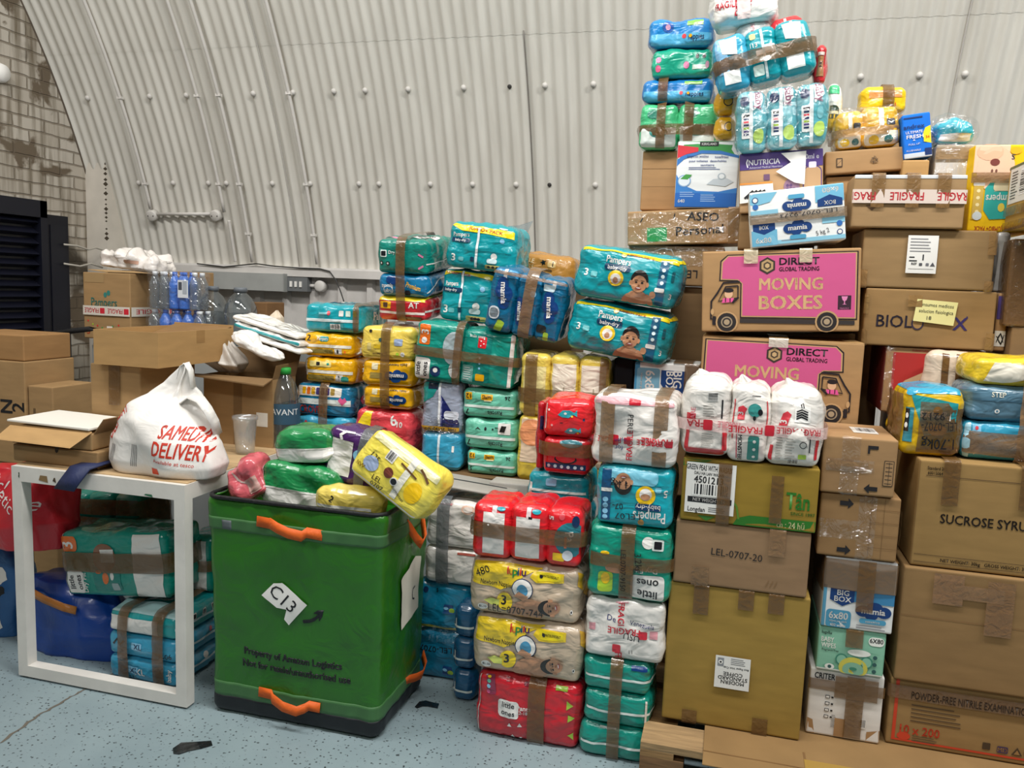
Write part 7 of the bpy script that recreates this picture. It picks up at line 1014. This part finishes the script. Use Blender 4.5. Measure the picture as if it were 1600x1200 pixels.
p2_ = at(1291, 1312, 130, 206, 3.2); pack(p2_, .12, 'narrow green, white and yellow pack right of the light teal packs', 'eef0ea', [R('F', 0, 1, .78, 1, '4cc084', 1), R('F', 0, 1, 0, .35, 'ecc21e', 1), E('F', .5, .4, .2, .14, '3a4a40'), R('F', 0, 1, .36, .42, 'efe8c8', 1)])
# --- upper right: recycling carton and yellow packs
rc = at(1289, 1413, 233, 269, 3.12, tilt=-4); rc2 = at(1290, 1412, 274, 330, 3.14, tilt=-3); rc2.h = min(rc2.h, .14); recy = []
for k in range(3): recy += [P('F', .62, .5, .18, [(-.15, .95), (.15, .95), (.62, .25), (.85, .35), (.6, -.25), (.1, .05), (.35, .12), (0, .62)], '5a4630', 120*k), P('F', .62, .5, .18, [(-.02, .8), (.1, .8), (.5, .2), (.44, .16), (.02, .74)], 'b08c62', 120*k)]
carton(rc2, .2, 'carton directly under the one with the recycling mark', 'ad885c'); carton(rc, .24, 'carton with a black recycling mark under the yellow packs', 'b08c62', recy+[RR('F', .18, .48, .26, .4, '4a3a2a', .02), RR('F', .18, .48, .18, .3, 'b08c62', .02), P('F', .18, .48, .1, [(-1, -1), (1, 1), (.8, 1), (-1, -.8)], '4a3a2a')])
rb = rc2.c[2]-rc2.h/2; rsp = spec(.415, 3.29, Z0, .25, rb-Z0-.012); carton(rsp, .05, 'tall filler carton hidden behind the pink truck boxes', 'kraft_dark')  # added support, widened so the gap beside the truck boxes stays dark
yq = at(1306, 1404, 172, 236, 3.12, tilt=-5); yq.c[2] += .012; YQ = lambda c: [R('F', .44, .58, .5, 1, 'efe8d8', 1), R('F', 0, 1, 0, .36, 'efe6d2', 1), E('F', .7, .16, .1, .1, '1f6a6a'), E('F', .3, .16, .12, .12, 'yellow')]+([RR('F', .78, .58, .22, .16, 'ink', .04)] if c else [])
bundle(yq, .17, 'bundle of yellow and white packs with a tape band on the recycling carton', [(0, .44, 0, .94, 'f0b81c', YQ(1)), (.42, 1, 0, 1, 'f0b81c', YQ(1))], [('packing_tape', 'tape', hband(.38, .1, 'b08a5c', 'LFR'), dict(wr=.003))], wrap=True)
yv = at(1347, 1417, 134, 176, 3.34, tilt=-2); pack(yv, .12, 'yellow pack with a broad brown tape at the back of the yellow packs', 'f0c81c', [R('F', .15, .9, .55, .85, 'e09a5a'), T('F', .7, .28, .16, '51', 'red', 0), R('F', 0, .4, 0, .2, 'yellow', 1)], [('packing_tape', 'tape', vband(.58, .13))])
yvs = spec(float(yv.c[0]), 3.35, rb, .14, yv.bot-rb-.004); carton(yvs, .14, 'plain carton behind the recycling carton, under the back yellow pack', 'kraft')
an = at(1411, 1455, 177, 247, 3.10, tilt=-8)
thing(an, .08, 'printed_carton', 'bright blue and yellow tilted box of toilet wipes', 'box', [('box_body', 0, 1, 0, 1, '1a72d8', [G('F', [(.72, .35), (1, .3), (1, .7), (.8, .66), (.72, .56)], 'f0d81c'), T('F', .4, .72, .1, 'andrex', '12306a', 0, w=.75, bold=.02), T('F', .4, .59, .06, 'ULTIMATE', 'white', 0, w=.6, bold=.02), T('F', .42, .49, .08, 'FRESH', 'white', 0, w=.6, bold=.03), T('F', .38, .32, .04, 'PULL UP', 'white', 0, w=.4, bold=.02), P('F', .38, .4, .03, [(-1, 0), (0, 1), (1, 0)], 'white'), T('F', .86, .45, .06, '34', 'orange', 0, bold=.02), R('F', .05, .72, .9, .93, '12306a'), R('F', 0, 1, 0, .12, 'cfd8e2', 1), R('F', .74, 1, .04, .2, '12306a'), T('F', .35, .18, .04, 'FLUSHABLE', 'white', 0, w=.5)], CARD)])
anb = spec(float(an.c[0])+.005, 3.10, h4.top+.006, an.w*.95, an.bot-h4.top-.012); 
carton(anb, .1, 'small tan carton under the blue toilet wipes box', 'b8925e')
cf = at(1462, 1522, 226, 272, 3.10, base=h4.top+.004); carton(cf, .14, 'grey-white carton bound in clear tape beneath the clear bag of teal pads', 'b5a894', [R('F', 0, 1, 0, .5, 'dcdad6', 1)], [('clear_tape', 'cling', [R('F', 0, 1, 0, 1, 'ffffff', 1)], dict(wr=.003)), ('packing_tape', 'tape', hband(.75, .16, 'a08460', 'F'))])
bundle(at(1459, 1526, 180, 224, 3.10, base=up(cf)), .14, 'teal pads in a clear plastic bag on the grey-white carton', [(.05, .97, 0, .9, '2fb4c8', [R('F', 0, 1, 0, .4, 'e4e2de', 1)], dict(wr=.006, r=.03))], [], wrap=True)
